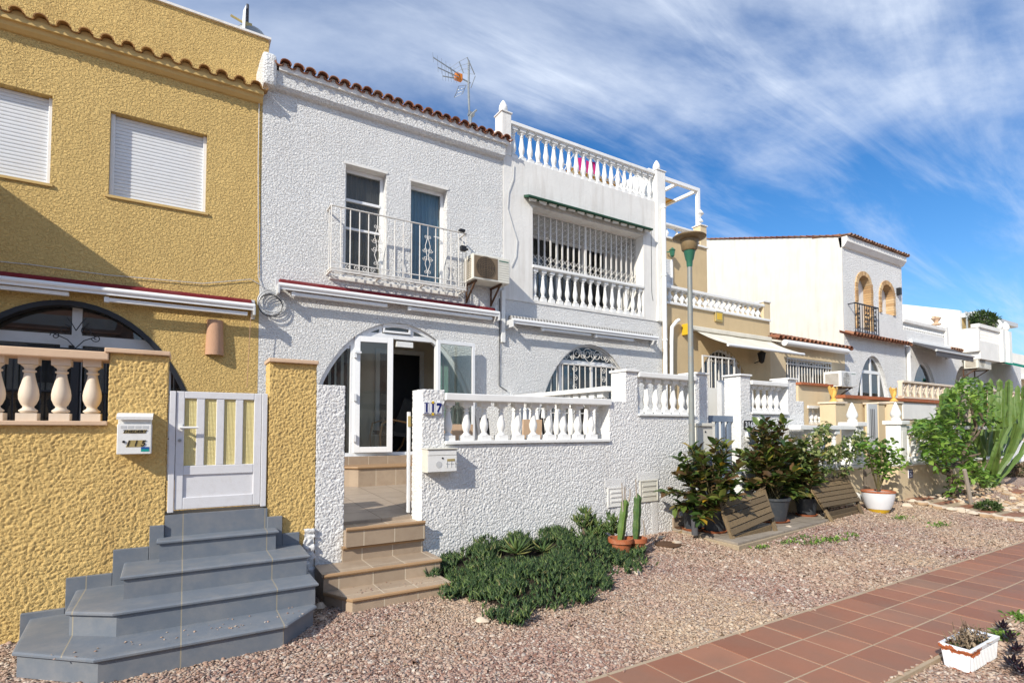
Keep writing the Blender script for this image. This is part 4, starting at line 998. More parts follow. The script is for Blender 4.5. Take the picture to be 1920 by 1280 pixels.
    m = MB(); m.prism([(ax-.98,YF),(ax-.98,yb0+.14),(ax-.80,yb0-.03),(ax+1.32,yb0-.03),(ax+1.32,YF)], az-.17, az-.135); m.build('step_nosing', 'nose', h, bevel=.012)
    MB().box(ax-aa,ax+aa,YF-.03,YF+.0-.001,az-.135,az-.003).build('door_riser', 'beigestep', h)
    return ax, az
AX, AZ = white_house()
# terrace floor of 117
tf = thing('terrace', 'tiled terrace floor in front of the 117 house', 'terrace', (XB[0], YW, 0))
xl117, xr117 = xq2, px_x(1148, YW+.3, 850)
m = MB(); zfl0, zfl1 = .63, .74
m.sidepanel([(YW+.281,.3),(YW+.281,zfl0),(YF,zfl1),(YF,.3)], xq2-.6, 5.6); m.build('floor', 'terrfloor', tf)
# folding chair inside the door
def armchair():
    t = thing('armchair', 'bentwood armchair with dark seat standing behind the open glass door', 'chair', (AX+.15, YF+.75, AZ+.01))
    ox, oy, oz = AX+.15, YF+.75, AZ+.01
    for s in (-.28,.28):
        m = MB(); m.tube([(ox-.30,oy+s,oz),(ox-.32,oy+s,oz+.30),(ox-.28,oy+s,oz+.52),(ox-.1,oy+s,oz+.58),(ox+.22,oy+s,oz+.52),(ox+.36,oy+s,oz+.38),(ox+.28,oy+s,oz+.12),(ox+.18,oy+s,oz)], .017, 8)
        m.build('arm_frame', 'skin_wood', t, smooth=True)
    MB().bar((ox-.28,oy,oz+.36),(ox+.25,oy,oz+.30),.52,.07).build('seat', 'blackpl', t)
    MB().bar((ox+.25,oy,oz+.30),(ox+.45,oy,oz+.90),.52,.06,(0,1,0)).build('backrest', 'blackpl', t)
armchair()
a2 = YF-.2
zA = (px_z(530,541,a2)+px_z(935,582,a2))/2
awning('closed awning with dark red roll and white bar above the arch door of 117', px_x(522,a2,540), px_x(936,a2,582), zA, YF, .20, arms=((px_x(552,a2,545), px_x(728,a2,570), -.01),(px_x(770,a2,575), px_x(925,a2,590), -.01)))
# coil of cable on the facade
cx, cz = xf(507,567), zf(507,567); m = MB()
ca = thing('cable_coil', 'coil of grey and black cable hung between the yellow and white houses', 'cable', (cx, YF, cz))
for k in range(9):
    rr = .165+.012*math.sin(k*2.3); ox, oz = R.uniform(-.012,.012), -.012*k+.03
    m = MB(); m.tube([(cx+ox+rr*math.cos(a), YF-.03-.006*k, cz+oz+rr*math.sin(a)) for a in [2*PI*i/28 for i in range(29)]], .0045, 5, False)
    m.build('cable_loop', ('galu','greyp','galu')[k%3] if k < 7 else 'blackpl', ca, smooth=True)
m = MB(); m.tube([(cx-.1,YF-.02,cz+.15),(xf(484,520),YF-.02,zf(484,520)),(xf(484,300),YF-.015,zf(484,300)),(xf(486,180),YF-.015,zf(486,180))], .006, 5); m.build('cable', 'galu', ca)
m = MB(); m.tube([(cx,YF-.02,cz+.17),(xf(470,524),YF-.02,zf(470,524)),(xf(380,527),YF-.02,zf(380,532)),(xf(200,512),YF-.02,zf(200,516)),(xf(60,497),YF-.02,zf(60,497)),(xf(-60,485),YF-.02,zf(-60,485))], .005, 5); m.build('cable', 'galu', ca)
# air conditioner of 117
def acunit(label, x0, x1, y0, y1, z0, z1, mat='plastic', grille='brownpl', bracket=True, vert=False):
    t = thing('air_conditioner', label, 'air conditioner', (x0, y1, z0))
    w_ = x1-x0; hh = z1-z0; MB().box(x0,x1,y0,y1-.06,z0,z1).build('case', mat, t, bevel=.012)
    gx1 = x0+w_*.66; cx, cz = (x0+gx1)/2, (z0+z1)/2; r = min(w_*.30, hh*.43)
    m = MB(); m.box(x0+.02,gx1,y0-.006,y0+.004,z0+.035,z1-.035); m.build('fan_panel', grille, t)
    f = MB()
    for k in range(1,7):
        rr = r*k/6; n = 28
        f.tube([(cx+rr*math.cos(2*PI*i/n),y0-.013,cz+rr*math.sin(2*PI*i/n)) for i in range(n+1)], .0035, 4, False)
    for k in range(-5,6):
        q = r*k/6; l = math.sqrt(r*r-q*q); f.tube([(cx+q,y0-.014,cz-l),(cx+q,y0-.014,cz+l)], .0025, 4); f.tube([(cx-l,y0-.014,cz+q),(cx+l,y0-.014,cz+q)], .0025, 4)
    f.build('fan_guard', grille, t)
    m = MB(); m.lathe([(r*.96,0),(r*.96,.002)], (0,0,0), 28); m.v = [(cx+a, y0-.009+c, cz+b) for a,b,c in m.v]; m.build('fan_opening', 'blackpl', t)
    l = MB()
    for k in range(8): zz_ = z0+hh*(.12+.095*k); l.box(gx1+.02,x1-.012,y0-.005,y0+.003,zz_,zz_+hh*.012)
    l.build('panel_ribs', mat, t)
    s = MB()
    for k in range(11): zz_ = z0+hh*(.08+.072*k); s.box(x0-.004,x0+.002,y0+.07,y1-.11,zz_,zz_+hh*.035)
    s.build('side_vent', 'brownpl', t)
    MB().box(gx1+.03,x1-.03,y0-.004,y0-.0,z1-hh*.155,z1-hh*.115).build('badge', 'lampgreen', t)
    if bracket:
        for x in (x0+.08, x1-.16):
            b = MB(); b.bar((x,y1,z0-.02),(x,y0+.03,z0-.02),.035,.03); b.bar((x,y1-.01,z0-.32),(x,y0+.08,z0-.03),.03,.025,(1,0,0)); b.bar((x,y1-.015,z0-.34),(x,y1-.015,z0),.035,.02,(1,0,0)); b.build('bracket', 'rust', t)
    return t
yac = YF-.42
acunit('cream air conditioner with brown fan grille on brackets beside the juliet balcony', px_x(887,yac,510), px_x(956,yac,510), yac, YF, px_z(890,522,yac), px_z(890,474,yac)+.0)
# camera/lamp on the railing
m = MB(); p = at(868,467,Y=YF-.33); m.box(p.x-.05,p.x+.05,p.y-.05,p.y+.02,p.z-.04,p.z+.05); m.tube([(p.x,p.y,p.z),(p.x+.10,p.y,p.z+.01)], .02, 8)
tag(m.build('spotlight', 'blackpl', bevel=.008), 'small black spotlight fixed between the balcony railing and air conditioner', 'light')
m = MB(); p = at(866,434,Y=YF-.27); m.box(p.x-.05,p.x+.05,p.y-.04,p.y+.04,p.z-.01,p.z+.035); tag(m.build('junction_box', 'blackpl', bevel=.005), 'small black box clamped on the top corner of the balcony railing', 'box')
# TV antenna on the white roof
def antenna():
    Y = YF+1.4; b = at(882,255,Y=Y); tp = at(877,168,Y=Y); hub = at(868,147,Y=Y)
    t = thing('tv_antenna', 'metal television antenna with orange box on the white house roof', 'antenna', (b.x,b.y,b.z-.3))
    P = lambda x, y, dy=0: at(x, y, Y=Y+dy)
    MB().tube([(b.x,Y,b.z-.4),(tp.x+.02,Y,tp.z),P(879,115)], .024, 8).build('mast', 'galv', t, smooth=True)
    MB().tube([P(881,255,-.05)-Vector((0,0,.2)),P(883,214,-.05)], .03, 8).build('mast', 'galv', t, smooth=True)
    c = MB(); q = P(862,146); c.box(q.x-.11,q.x+.05,q.y-.05,q.y+.05,q.z-.07,q.z+.07); c.build('dipole_box', 'orange', t, bevel=.015)
    a = MB()
    for (x0,y0,x1,y1,d) in ((812,108,866,143,-.12),(821,127,866,148,.0),(830,143,866,150,.12)):
        A = P(x0,y0,d*2-.3); B = P(x1,y1); a.bar(A, B, .016, .016)
        for k in range(6):
            c_ = A.lerp(B, k/7); a.tube([c_+Vector((-.02,-.03,.07)), c_+Vector((.02,.03,-.07))], .003, 4)
    a.bar(P(866,148), P(882,156), .02, .02)
    a.build('director_boom', 'galv', t)
    r_ = MB()
    for (x0,y0,x1,y1,d) in ((861,116,869,137,.15),(876,108,890,140,-.15),(845,127,850,147,.25),(891,143,883,165,-.2),(860,162,852,183,.1),(874,160,867,176,0)):
        r_.bar(P(x0,y0,d), P(x1,y1,d), .02, .012)
    for k in range(4):
        f_ = k/3; r_.tube([P(861+8*f_,116+21*f_,.15), P(876+14*f_,108+32*f_,-.15)], .004, 4); r_.tube([P(845+5*f_,127+20*f_,.25), P(861+8*f_,116+21*f_,.15)], .004, 4)
        r_.tube([P(860-8*f_,162+21*f_,.1), P(874-7*f_,160+16*f_,0)], .004, 4)
    r_.build('reflector', 'galv', t)
    l = MB(); l.tube([P(882,217,-.1), P(894,206,-.25)], .02, 8); l.box(b.x-.06,b.x+.06,Y-.08,Y+.02,P(882,216).z-.03,P(882,216).z+.03); l.build('amplifier', 'galv', t)
antenna()
# satellite dish on the yellow attic
p = at(460,40,Y=YF+1.3)
t_ = thing('satellite_dish', 'small white dish on a dark pole above the yellow attic wall', 'dish', (p.x, p.y, p.z-.6))
m = MB(); m.lathe([(.0,.05),(.14,.06),(.23,.09),(.235,.085),(.14,.045),(.0,.035)], (0,0,0), 20)
rot = Matrix.Rotation(math.radians(92), 3, 'Y') @ Matrix.Rotation(.1, 3, 'X'); m.v = [tuple(rot @ Vector(v) + Vector((p.x-.08,p.y,p.z))) for v in m.v]; m.build('dish', 'wplastic', t_, smooth=True)
MB().tube([(p.x+.03,p.y,p.z-.6),(p.x+.03,p.y,p.z+.30)], .022, 8).build('pole', 'greyfab', t_)
m = MB(); m.tube([(p.x+.05,p.y,p.z-.06),(p.x-.22,p.y,p.z+.01)], .02, 8); m.box(p.x-.02,p.x+.1,p.y-.04,p.y+.04,p.z-.12,p.z-.03); m.build('receiver_arm', 'brass', t_)
p = at(470,62,Y=YF+1.5); m = MB(); m.lathe([(.26,-.3),(.26,.0),(.22,.06),(.12,.1),(.0,.11)], (p.x,p.y,p.z-.07), 20); tag(m.build('roof_vent', 'galv', smooth=True), 'grey domed vent behind the yellow attic coping', 'vent')

# ================================================================== garden wall of 117 and 118
gw = thing('garden_wall', 'rough white stucco garden wall of 117 with white balustrade', 'wall', (xw(790), YW, 0))
xm0, xm1 = xw(791), xw(833); xo1 = xw(1143); xs_ = xw(1174); xe = xw(1195)
zl = (zw(835,832)+zw(1140,830))/2; zm = zw(810,730); zst = (zw(1160,752)); zp = zw(1185,697)
xz1 = xw(1197); xz2 = xw(1305); xz3 = xw(1329); zl2 = (zw(1197,780)+zw(1300,782))/2; zp2 = zw(1315,702)
MB_ = stucco_wall('wall', [(xm0,xm1,-.05,zm),(xm1,xo1,-.05,zl),(xo1,xs_,-.05,zst),(xs_,xz1,-.05,zp),(xz1,xz2,-.05,zl2),(xz2,xz3,-.05,zp2)], YW, YW+.29, 'wst_near', gw, amp=.009, res=.0080, s=98)
zr1 = (zw(840,738)+zw(1140,747))/2; zr0 = (zw(840,751)+zw(1140,759))/2
MB().box(xm1+.003,xo1+.02,YW-.035,YW+.25,zr0,zr1).build('handrail', 'wcast', gw, bevel=.01)
MB().box(xm1+.003,xo1-.003,YW-.03,YW+.27,zl+.004,zl+.045).build('ledge', 'wcast', gw, bevel=.008)
balusters('white', gw, lin(xw(847,790), xw(1117,790), 10), YW+.10, zl+.045, zr0, .80)
MB().box(xs_-.015,xz1+.012,YW-.03,YW+.32,zp+.0,zp+.035).build('coping', 'wcast', gw, bevel=.006)
zq1 = (zw(1200,698)+zw(1300,704))/2; zq0 = (zw(1200,708)+zw(1300,713))/2
MB().box(xz1+.003,xz2+.01,YW-.03,YW+.25,zq0,zq1).build('handrail', 'wcast', gw, bevel=.01)
MB().box(xz1+.003,xz2-.003,YW-.03,YW+.27,zl2+.004,zl2+.04).build('ledge', 'wcast', gw, bevel=.008)
balusters('white', gw, lin(xw(1203.6,740), xw(1303,740), 7), YW+.10, zl2+.04, zq0, .82)
MB().box(xz2-.01,xz3+.012,YW-.03,YW+.32,zp2,zp2+.03).build('coping', 'wcast', gw, bevel=.006)
# meter doors plastered into the wall
for xa, xb, za_, zb_ in ((xw(1140),xw(1166),zw(1150,947),zw(1150,916)),(xw(1200),xw(1230),zw(1215,937),zw(1215,902))):
    m = MB(); y = YW-.012; m.box(xa,xb,y,YW+.01,za_,zb_); o = m.build('meter_door', 'wpl2' if xa < 5 else 'plastic', gw, bevel=.004)
    l = MB()
    for a_, b_, c_, d_ in ((xa-.02,xb+.02,zb_,zb_+.02),(xa-.02,xb+.02,za_-.02,za_),(xa-.02,xa,za_,zb_),(xb,xb+.02,za_,zb_)): l.box(a_,b_,y-.006,y+.01,c_,d_)
    for k in range(3): zz_ = za_+(zb_-za_)*(.2+.27*k); l.box(xa+.03,xb-.03,y-.008,y,zz_,zz_+.025)
    l.build('door_frame', 'wpl' if xa < 5 else 'plastic', o, bevel=.003)
    MB().box(xa-.06,xb+.06,YW-.006,YW,zb_+.02,zb_+.13).build('plaster_patch', 'wst_near', gw, bevel=.01)
    MB().box(xb-.10,xb+.02,YW-.005,YW,.05,za_-.02).build('plaster_patch', 'wst_near', gw, bevel=.01)
# house number tiles and mailbox
yn = YW-.03; xa, xb = px_x(794,yn,765), px_x(829,yn,765); za_, zb_ = px_z(810,776,yn), px_z(810,754,yn)
t_ = thing('house_number', 'three white tiles with blue figures 117 on the white pillar', 'number sign', (xa, yn, za_)); w3 = (xb-xa)/3
for k in range(3):
    MB().box(xa+k*w3+.002,xa+(k+1)*w3-.002,yn,YW+.01,za_,zb_).build('number_tile', 'tile_w', t_, bevel=.002)
    text_mesh('117'[k], .125, 'navy', t_, (xa+(k+.5)*w3, yn-.001, (za_+zb_)/2-.002), bold=.004, depth=.0015)
    m = MB(); c = xa+(k+.5)*w3
    for zz_ in (za_+.005, zb_-.013): m.box(c-w3*.35,c+w3*.35,yn-.0015,yn,zz_,zz_+.008)
    m.build('tile_border', 'navy', t_)
for zz_ in (za_, zb_): MB().box(xa+1.5*w3-.014,xa+1.5*w3+.014,yn-.004,yn-.0016,zz_-.014,zz_+.014).build('tile_flower', 'yglz', t_, bevel=.003)
ym = YW-.14; xa, xb = px_x(801,ym,865), px_x(857,ym,865); za_, zb_ = px_z(830,885,ym), px_z(830,840,ym)
t_ = thing('mailbox', 'wide cream metal mailbox on the white wall below the number 117', 'mailbox', (xa, ym, za_))
MB().box(xa,xb,ym,YW+.01,za_,zb_-.012).build('body', 'plastic', t_, bevel=.004)
MB().box(xa-.008,xb+.006,ym-.02,YW+.01,zb_-.010,zb_).build('lid', 'plastic', t_, bevel=.003)
MB().box(xa+.008,xb-.008,ym-.006,ym,zb_-.072,zb_-.022).build('flap', 'wplastic', t_, bevel=.002)
MB().box(xa+.006,xb-.006,ym-.005,ym,za_+.008,zb_-.078).build('door', 'wplastic', t_, bevel=.002)
m = MB(); m.tube([((xa+xb)/2,ym,zb_-.105),((xa+xb)/2,ym-.01,zb_-.105)], .010, 10); m.build('lock', 'blk', t_)
MB().box(xb-.12,xb-.03,ym-.008,ym-.004,zb_-.14,zb_-.115).build('name_plate', 'brass', t_)
m = MB(); c = xa+.13
for k in range(3): m.box(c+.09+k*.05,c+.10+k*.05,ym-.008,ym-.005,za_+.05,za_+.12); m.box(c+.09+k*.05,c+.125+k*.05,ym-.008,ym-.005,za_+.085,za_+.092)
m.build('embossed_letters', 'greyp', t_); m = MB(); m.lathe([(.035,0),(.035,.002)], (0,0,0), 16)
m.v = [(c+a, ym-.008+c_, za_+.085+b_) for a,b_,c_ in m.v]
m.build('embossed_emblem', 'greyp', t_)
# entry steps of 117
def steps117():
    t = thing('entrance_steps', 'narrow sandy tiled steps with rounded nosings leading up to the open entrance of 117', 'steps', (1.5,YW,0))
    lv = [(.145,4.66,[(1.11,4.99),(1.27,4.66),(2.19,4.66)],1.11), (.295,4.99,[(1.10,4.99),(2.23,4.99)],1.10), (.445,5.36,[(1.36,5.36),(2.25,5.36)],1.36)]
    for k, (z, f, fr, bx) in enumerate(lv):
        z0 = -.05 if k == 0 else lv[k-1][0]; yb = YW+.28 if k == 2 else YW-.035
        x_r = fr[-1][0] if k < 2 else xm0-.0
        p = [(bx if k < 2 else 1.36, yb)]+list(fr[:-1])+[(x_r, fr[-1][1]),(x_r,yb)]
        s = MB().prism(p, z0, z-.028).build('step', 'beigestep', t)
        p2 = [(bx-(.0), yb)]+[(a-.012,b) for a,b in fr[:-1]]+[(x_r+(.015 if k<2 else 0), fr[-1][1]),(x_r+(.015 if k<2 else 0),yb)]
        MB().prism([(a,b-.0) for a,b in p2], z-.0275, z).build('tread', 'beigestep', s)
        pts = list(fr[:-1])+[(x_r+.01, fr[-1][1])]
        MB().tube([(a,b-.004,z-.017) for a,b in pts], .0185, 8).build('nosing', 'nose', s, smooth=True)
    MB().box(xq2, xm0, YW+.28, YW+.32, .445, .60).build('step', 'beigestep', t)
    MB().tube([(xq2,YW-.1,.615),(xm0,YW-.1,.615)], .02, 8).build('nosing', 'nose', t, smooth=True)
    MB().box(xq2+.0, xm0-.0, YW-.10, YW+.28, .445, .598).build('step', 'beigestep', t)
steps117()
# small white post behind the right jamb, yellow latch
m = MB(); p = px_x(771,YW+.36,820); m.box(p-.045,p-.02,YW+.33,YW+.38,.66,px_z(771,772,YW+.36))
t_ = thing('gate_post', 'slim white gate post with a yellowish latch at the terrace entrance of 117', 'post', (p,YW+.35,.66)); m.build('post', 'alu', t_)
MB().box(p-.052,p-.018,YW+.322,YW+.33,1.62,1.74).build('latch', 'brass', t_)

# divider between terraces 117 and 118
xd = px_x(1150, YW+.3, 722); zd1 = px_z(1145,724,YW+.3); 
dv = thing('divider_balustrade', 'white balustrade dividing the 117 and 118 terraces', 'balustrade', (xd, YW+.3, 0))
MB().box(xd-.10,xd+.06,YW+.29,YF-.002,.3,1.30).build('wall', 'wpl2', dv)
MB().box(xd-.14,xd+.08,YW+.30,YF-.004,zd1-.07,zd1).build('handrail', 'wcast', dv, bevel=.008)
ys = lin(YW+.5, YF-.15, 14); balusters('slim', dv, [xd-.02]*14, 0, 1.30, zd1-.07, .9, ys=ys)
# things standing on the 117 terrace
for lab, px_, w_, hgt, mat in (('brown cardboard sheet leaning behind the first balusters of 117', 855, .46, .55, 'salmon'), ('brown cardboard sheet leaning behind the middle balusters of 117', 998, .30, .50, 'salmon')):
    x = px_x(px_, YW+.6, 800); zt = px_z(px_, 795 if px_ < 900 else 786, YW+.6); m = MB(); m.bar((x,YW+.62,zt-hgt-.2),(x,YW+.60,zt),w_,.03,(0,1,0))
    o = m.build('board', mat); tag(o, lab, 'board')
for px_, lab in ((905,'dark folded chair back leaning at the first balusters of 117'),(1020,'dark folded chair back leaning behind the middle of the balustrade')):
    x = px_x(px_, YW+.7, 800); m = MB(); m.bar((x+.06,YW+.7,1.0),(x,YW+.75,px_z(px_,783,YW+.7)),.035,.02); m.bar((x+.26,YW+.9,1.0),(x+.2,YW+.95,px_z(px_,783,YW+.7)),.035,.02)
    for k in range(3): m.bar((x+.03,YW+.72,1.25+.12*k),(x+.23,YW+.92,1.25+.12*k),.02,.03)
    tag(m.build('folded_chair', 'blackpl'), lab, 'chair')

# ================================================================== house 118 with roof terrace
def finial(parent, x, y, z, s=1.0, mat='wcast', name='finial'):
    MB().lathe([(.05*s,0),(.06*s,.01*s),(.045*s,.03*s),(.075*s,.06*s),(.088*s,.10*s),(.08*s,.15*s),(.055*s,.21*s),(.02*s,.265*s),(.0,.28*s)], (x,y,z), 14).build(name, mat, parent, smooth=True)
def house118():
    x0, x1 = XB[1], XB[2]
    h = thing('terraced_house', 'white plastered house with folding grille window and balustraded roof terrace', 'house', (x0, YF, 0))
    zsp = (zf(958,563)+zf(1232,602))/2; zt = (zf(962,297)+zf(1226,377))/2
    ax = (xf(1022,733)+xf(1186,735))/2; az = 1.1; ah = zf(1103,645)-az; aa = 1.38
    MB().panel([(x0+.003,-.1),(x1,-.1),(x1,zsp),(x0+.003,zsp)], [ellipse(ax,az,aa,ah)], YF+.004, YF+.28).build('lower_wall', 'wst', h)
    ox0, ox1 = xf(998,450), xf(1206,500); oz0 = (zf(998,560)+zf(1207,596))/2; oz1 = (zf(998,388)+zf(1206,441))/2
    MB().panel([(x0+.003,zsp+.001),(x1,zsp+.001),(x1,zt),(x0+.003,zt)], [[(ox0,oz0),(ox1,oz0),(ox1,oz1),(ox0,oz1)]], YF-.012, YF+.28).build('upper_wall', 'wpl', h)
    shell(h, x0+.003, x1, YF+.28, YF+8, -.1, zt-.25, 'wpl')
    # deep balcony behind the opening
    m = MB(); m.box(ox0-.1,ox0,YF+.28,YF+1.3,oz0,oz1); m.box(ox1,ox1+.1,YF+.28,YF+1.3,oz0,oz1); m.box(ox0-.1,ox1+.1,YF+.28,YF+1.3,oz1,oz1+.1); m.box(ox0-.1,ox1+.1,YF+.28,YF+1.3,oz0-.1,oz0); m.build('balcony_recess', 'wpl', h)
    gz1_ = oz1-.002; gzr = (zf(998,495)+zf(1206,537))/2
    window_grid(h, ox0+.02, ox1-.02, oz0+.01, oz1-.02, YF+1.2, .07, lin(ox0,ox1,5)[1:4], (), 'glassdark')
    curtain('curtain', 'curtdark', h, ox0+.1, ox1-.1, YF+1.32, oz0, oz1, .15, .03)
    # folding grille
    yg = YF+.24; gx0, gx1 = ox0+.01, px_x(1192,yg,470); n = 20; dx = (gx1-gx0)/n
    m = MB(); m.box(gx0,gx1,yg-.03,yg+.03,oz1-.03,oz1); m.box(gx0,gx1,yg-.03,yg+.03,gzr+.02,gzr+.05)
    for i in range(n+1):
        x = gx0+dx*i; m.box(x-.014,x+.014,yg-.012,yg+.012,gzr+.05,oz1-.03)
    H = oz1-gzr; 
    for za, zb, rows in ((gzr+.06, gzr+.06+H*.24, 2), (oz1-.04-H*.40, oz1-.04, 4)):
        hh = (zb-za)/rows
        for i in range(n):
            xa, xb = gx0+dx*i, gx0+dx*(i+1)
            for k in range(rows):
                a, b = za+k*hh, za+(k+1)*hh
                m.bar((xa,yg-.016,a),(xb,yg-.016,b),.006,.014,(0,1,0)); m.bar((xa,yg+.016,b),(xb,yg+.016,a),.006,.014,(0,1,0))
    m.bar((gx1+.0,yg,gzr+.05),(gx1+.0,yg,oz1),.04,.04); m.bar(((gx0+gx1)/2,yg-.02,gzr+.05),((gx0+gx1)/2,yg-.02,oz1),.05,.03)
    m.build('folding_grille', 'wiron', h)
    MB().box(ox0+.0,ox1+.0,YF-.03,YF+.16,gzr-.06,gzr).build('handrail', 'wcast', h, bevel=.01)
    balusters('slim', h, lin(ox0+.09, ox1-.07, 15), YF+.06, oz0+.001, gzr-.06, .80)
    # roof terrace
    pw_ = .30
    zr1 = (zf(960,226)+zf(1226,322))/2
    pa0, pa1 = xf(940,240), xf(958,240); pb0, pb1 = xf(1228,350), xf(1244,350)
    zpa = zf(948,212); zpb = zf(1236,323)
    m = MB(); m.box(pa0,pa1,YF-.02,YF+.24,zt-.0,zpa); m.prism([(pa0-.02,YF-.04),(pa1+.02,YF-.04),(pa1+.02,YF+.26),(pa0-.02,YF+.26)], zpa, zpa+.03); m.build('corner_pillar', 'wpl', h, bevel=.01); finial(h, (pa0+pa1)/2, YF+.11, zpa+.03)
    m = MB(); m.box(pb0,pb1,YF-.06,YF+.22,zsp,zpb); m.prism([(pb0-.02,YF-.08),(pb1+.02,YF-.08),(pb1+.02,YF+.24),(pb0-.02,YF+.24)], zpb, zpb+.03); m.build('corner_pillar', 'wpl2', h, bevel=.01); finial(h, (pb0+pb1)/2, YF+.08, zpb+.03)
    MB().box(pa1,pb0,YF-.02,YF+.18,zr1-.07,zr1).build('handrail', 'wcast', h, bevel=.01)
    balusters('slim', h, lin(pa1+.10, pb0-.10, 20), YF+.08, zt+.001, zr1-.07, .95)
    zs_ = zf(935,232)
    MB().sidepanel([(YF+.24,zt-.3),(YF+.24,zs_),(YF+3.6,zs_-.35),(YF+7.5,zs_-.5),(YF+7.5,zt-.3)], pa0+.0, pa0+.2).build('side_parapet', 'wpl2', h)
    MB().box(pb0+.04,pb0+.2,YF+.22,YF+7.5,zt-.3,zt+.9).build('side_parapet', 'wpl2', h)
    # arched window with scroll grille
    y = YF+.10; f = MB(); arc_frame(f, ax, az, aa, ah, .05, y, y+.06); ztr = zf(1050,676)
    hw = aa*math.sqrt(max(0,1-((ztr-az)/ah)**2))
    f.box(ax-hw,ax+hw,y+.005,y+.055,ztr-.045,ztr+.045)
    for c in (-.72,.10,.80): f.box(ax+c-.035,ax+c+.035,y+.008,y+.052,az,ztr-.045)
    fr = f.build('window_frame', 'alu', h)
    MB().panel(ellipse(ax,az,aa-.03,ah-.03), [], y+.028, y+.034).build('glass_pane', 'glassdark', fr)
    y = YF+.04; b = MB(); b.box(ax-hw+.01,ax+hw-.01,y,y+.02,ztr-.06,ztr-.03); b.box(ax-aa+.05,ax+aa-.05,y,y+.02,az+.8,az+.82)
    x = ax-aa+.10
    while x < ax+aa-.05:
        k = math.sqrt(max(0,1-((x-ax)/aa)**2))*ah; b.box(x-.008,x+.008,y,y+.016,az,min(az+k,ztr-.04)); x += .145
    arc_frame(b, ax, az, aa-.01, ah-.01, .02, y, y+.02)
    g = b.build('security_grille', 'wiron', h)
    s = MB()
    for k in range(-3,4):
        cx = ax+k*.27; top = az+math.sqrt(max(0,1-((cx-ax)/aa)**2))*ah; cz = ztr+ (top-ztr)*.50; r_ = min(.13, (top-ztr)*.36)
        if r_ > .03: s.tube(spiral((cx-.06,cz), r_, 1.6, 0, 1, y=y+.01), .008, 5); s.tube(spiral((cx+.09,cz-.02), r_*.7, 1.6, PI, -1, y=y+.01), .008, 5)
    for sg in (-1,1): s.tube([(ax,y+.01,ztr),(ax+sg*.35,y+.01,ztr+.3)], .008, 5)
    for px_ in (-.38,.38,.95):
        for k in range(4): s.tube(spiral((ax+px_, az+1.15+k*.19), .065, 1.4, k, 1 if k%2 else -1, y=y+.01), .007, 5)
    s.build('scroll', 'wiron', g, smooth=True)
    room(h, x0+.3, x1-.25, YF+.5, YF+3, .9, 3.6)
    curtain('curtain', 'curtblue', h, ax+.2, ax+.75, YF+.35, az, ztr, .1)
house118()
ag = YF-.16; zg = (px_z(988,362,ag)+px_z(1223,431,ag))/2
gA = thing('awning', 'narrow dark green awning folded above the folding grille window', 'awning', (px_x(990,ag,362),YF,zg))
xa, xb = px_x(990,ag,362), px_x(1222,ag,430)
m = MB(); m.sidepanel([(YF-.013,zg+.05),(YF-.20,zg-.01),(YF-.205,zg-.04),(YF-.18,zg-.05),(YF-.013,zg+.0)], xa, xb); m.build('fabric', 'greenfab', gA)
m = MB(); 
for k in range(14):
    x = xa+(xb-xa)*(k+.5)/14; m.add([(x-.09,YF-.15,zg-.05),(x+.09,YF-.16,zg-.05),(x+.08,YF-.14,zg-.085-.03*R.random()),(x-.08,YF-.14,zg-.08-.03*R.random())], [(0,1,2,3)])
m.build('valance', 'creamfab', gA)
m = MB(); m.tube([(xb-.03,YF-.17,zg-.03),(xb-.03,YF-.17,zg-1.4),(xb-.02,YF-.17,zg-1.5),(xb+.02,YF-.16,zg-1.62)], .006, 5); m.build('crank_rod', 'blackpl', gA)
a8 = YF-.2; z8 = (px_z(960,600,a8)+px_z(1232,634,a8))/2
awning('closed awning with grey striped fabric above the barred arch window', px_x(960,a8,600), px_x(1232,a8,634), z8, YF, .22, back='stripefab', arms=((px_x(1020,a8),px_x(1110,a8),-.0),(px_x(1120,a8),px_x(1190,a8),-.01)))
dp = thing('downpipe', 'white downpipe at the right end of the folding grille house', 'pipe', (xf(1239,500),YF-.1,0))
m = MB(); x = xf(1239,500)-.02; m.tube([(x,YF-.12,.1),(x,YF-.12,zf(1238,388))], .05, 12); m.build('pipe', 'wplastic', dp, smooth=True)
for py in (395,520,640): MB().tube([(x,YF-.12,zf(1239,py)),(x,YF-.12,zf(1239,py)+.04)], .062, 12).build('pipe_clip', 'wplastic', dp)
m = MB(); x = xf(941,600); m.box(x-.03,x+.05,YF-.05,YF-.013,zf(941,642),zf(941,545)); tag(m.build('cable_duct', 'wplastic', bevel=.004), 'short white cable duct below the air conditioner of 117', 'duct')
m = MB(); m.tube([(xf(936,560),YF-.02,zf(936,560)),(xf(935,723),YF-.02,zf(935,723)),(xf(950,733),YF-.02,zf(950,733))], .008, 5); tag(m.build('cable', 'blackpl'), 'thin black cable running down the party line right of the arch door', 'cable')
m = MB(); m.tube([(p_.x,YF-.03,p_.z) for p_ in [at(a,b,Y=YF) for a,b in ((962,310),(961,335),(952,360),(950,390),(960,425),(968,450),(966,480),(957,500))]], .007, 5); tag(m.build('cable', 'greyp'), 'thin grey cable looping down the smooth wall left of the folding grille', 'cable')
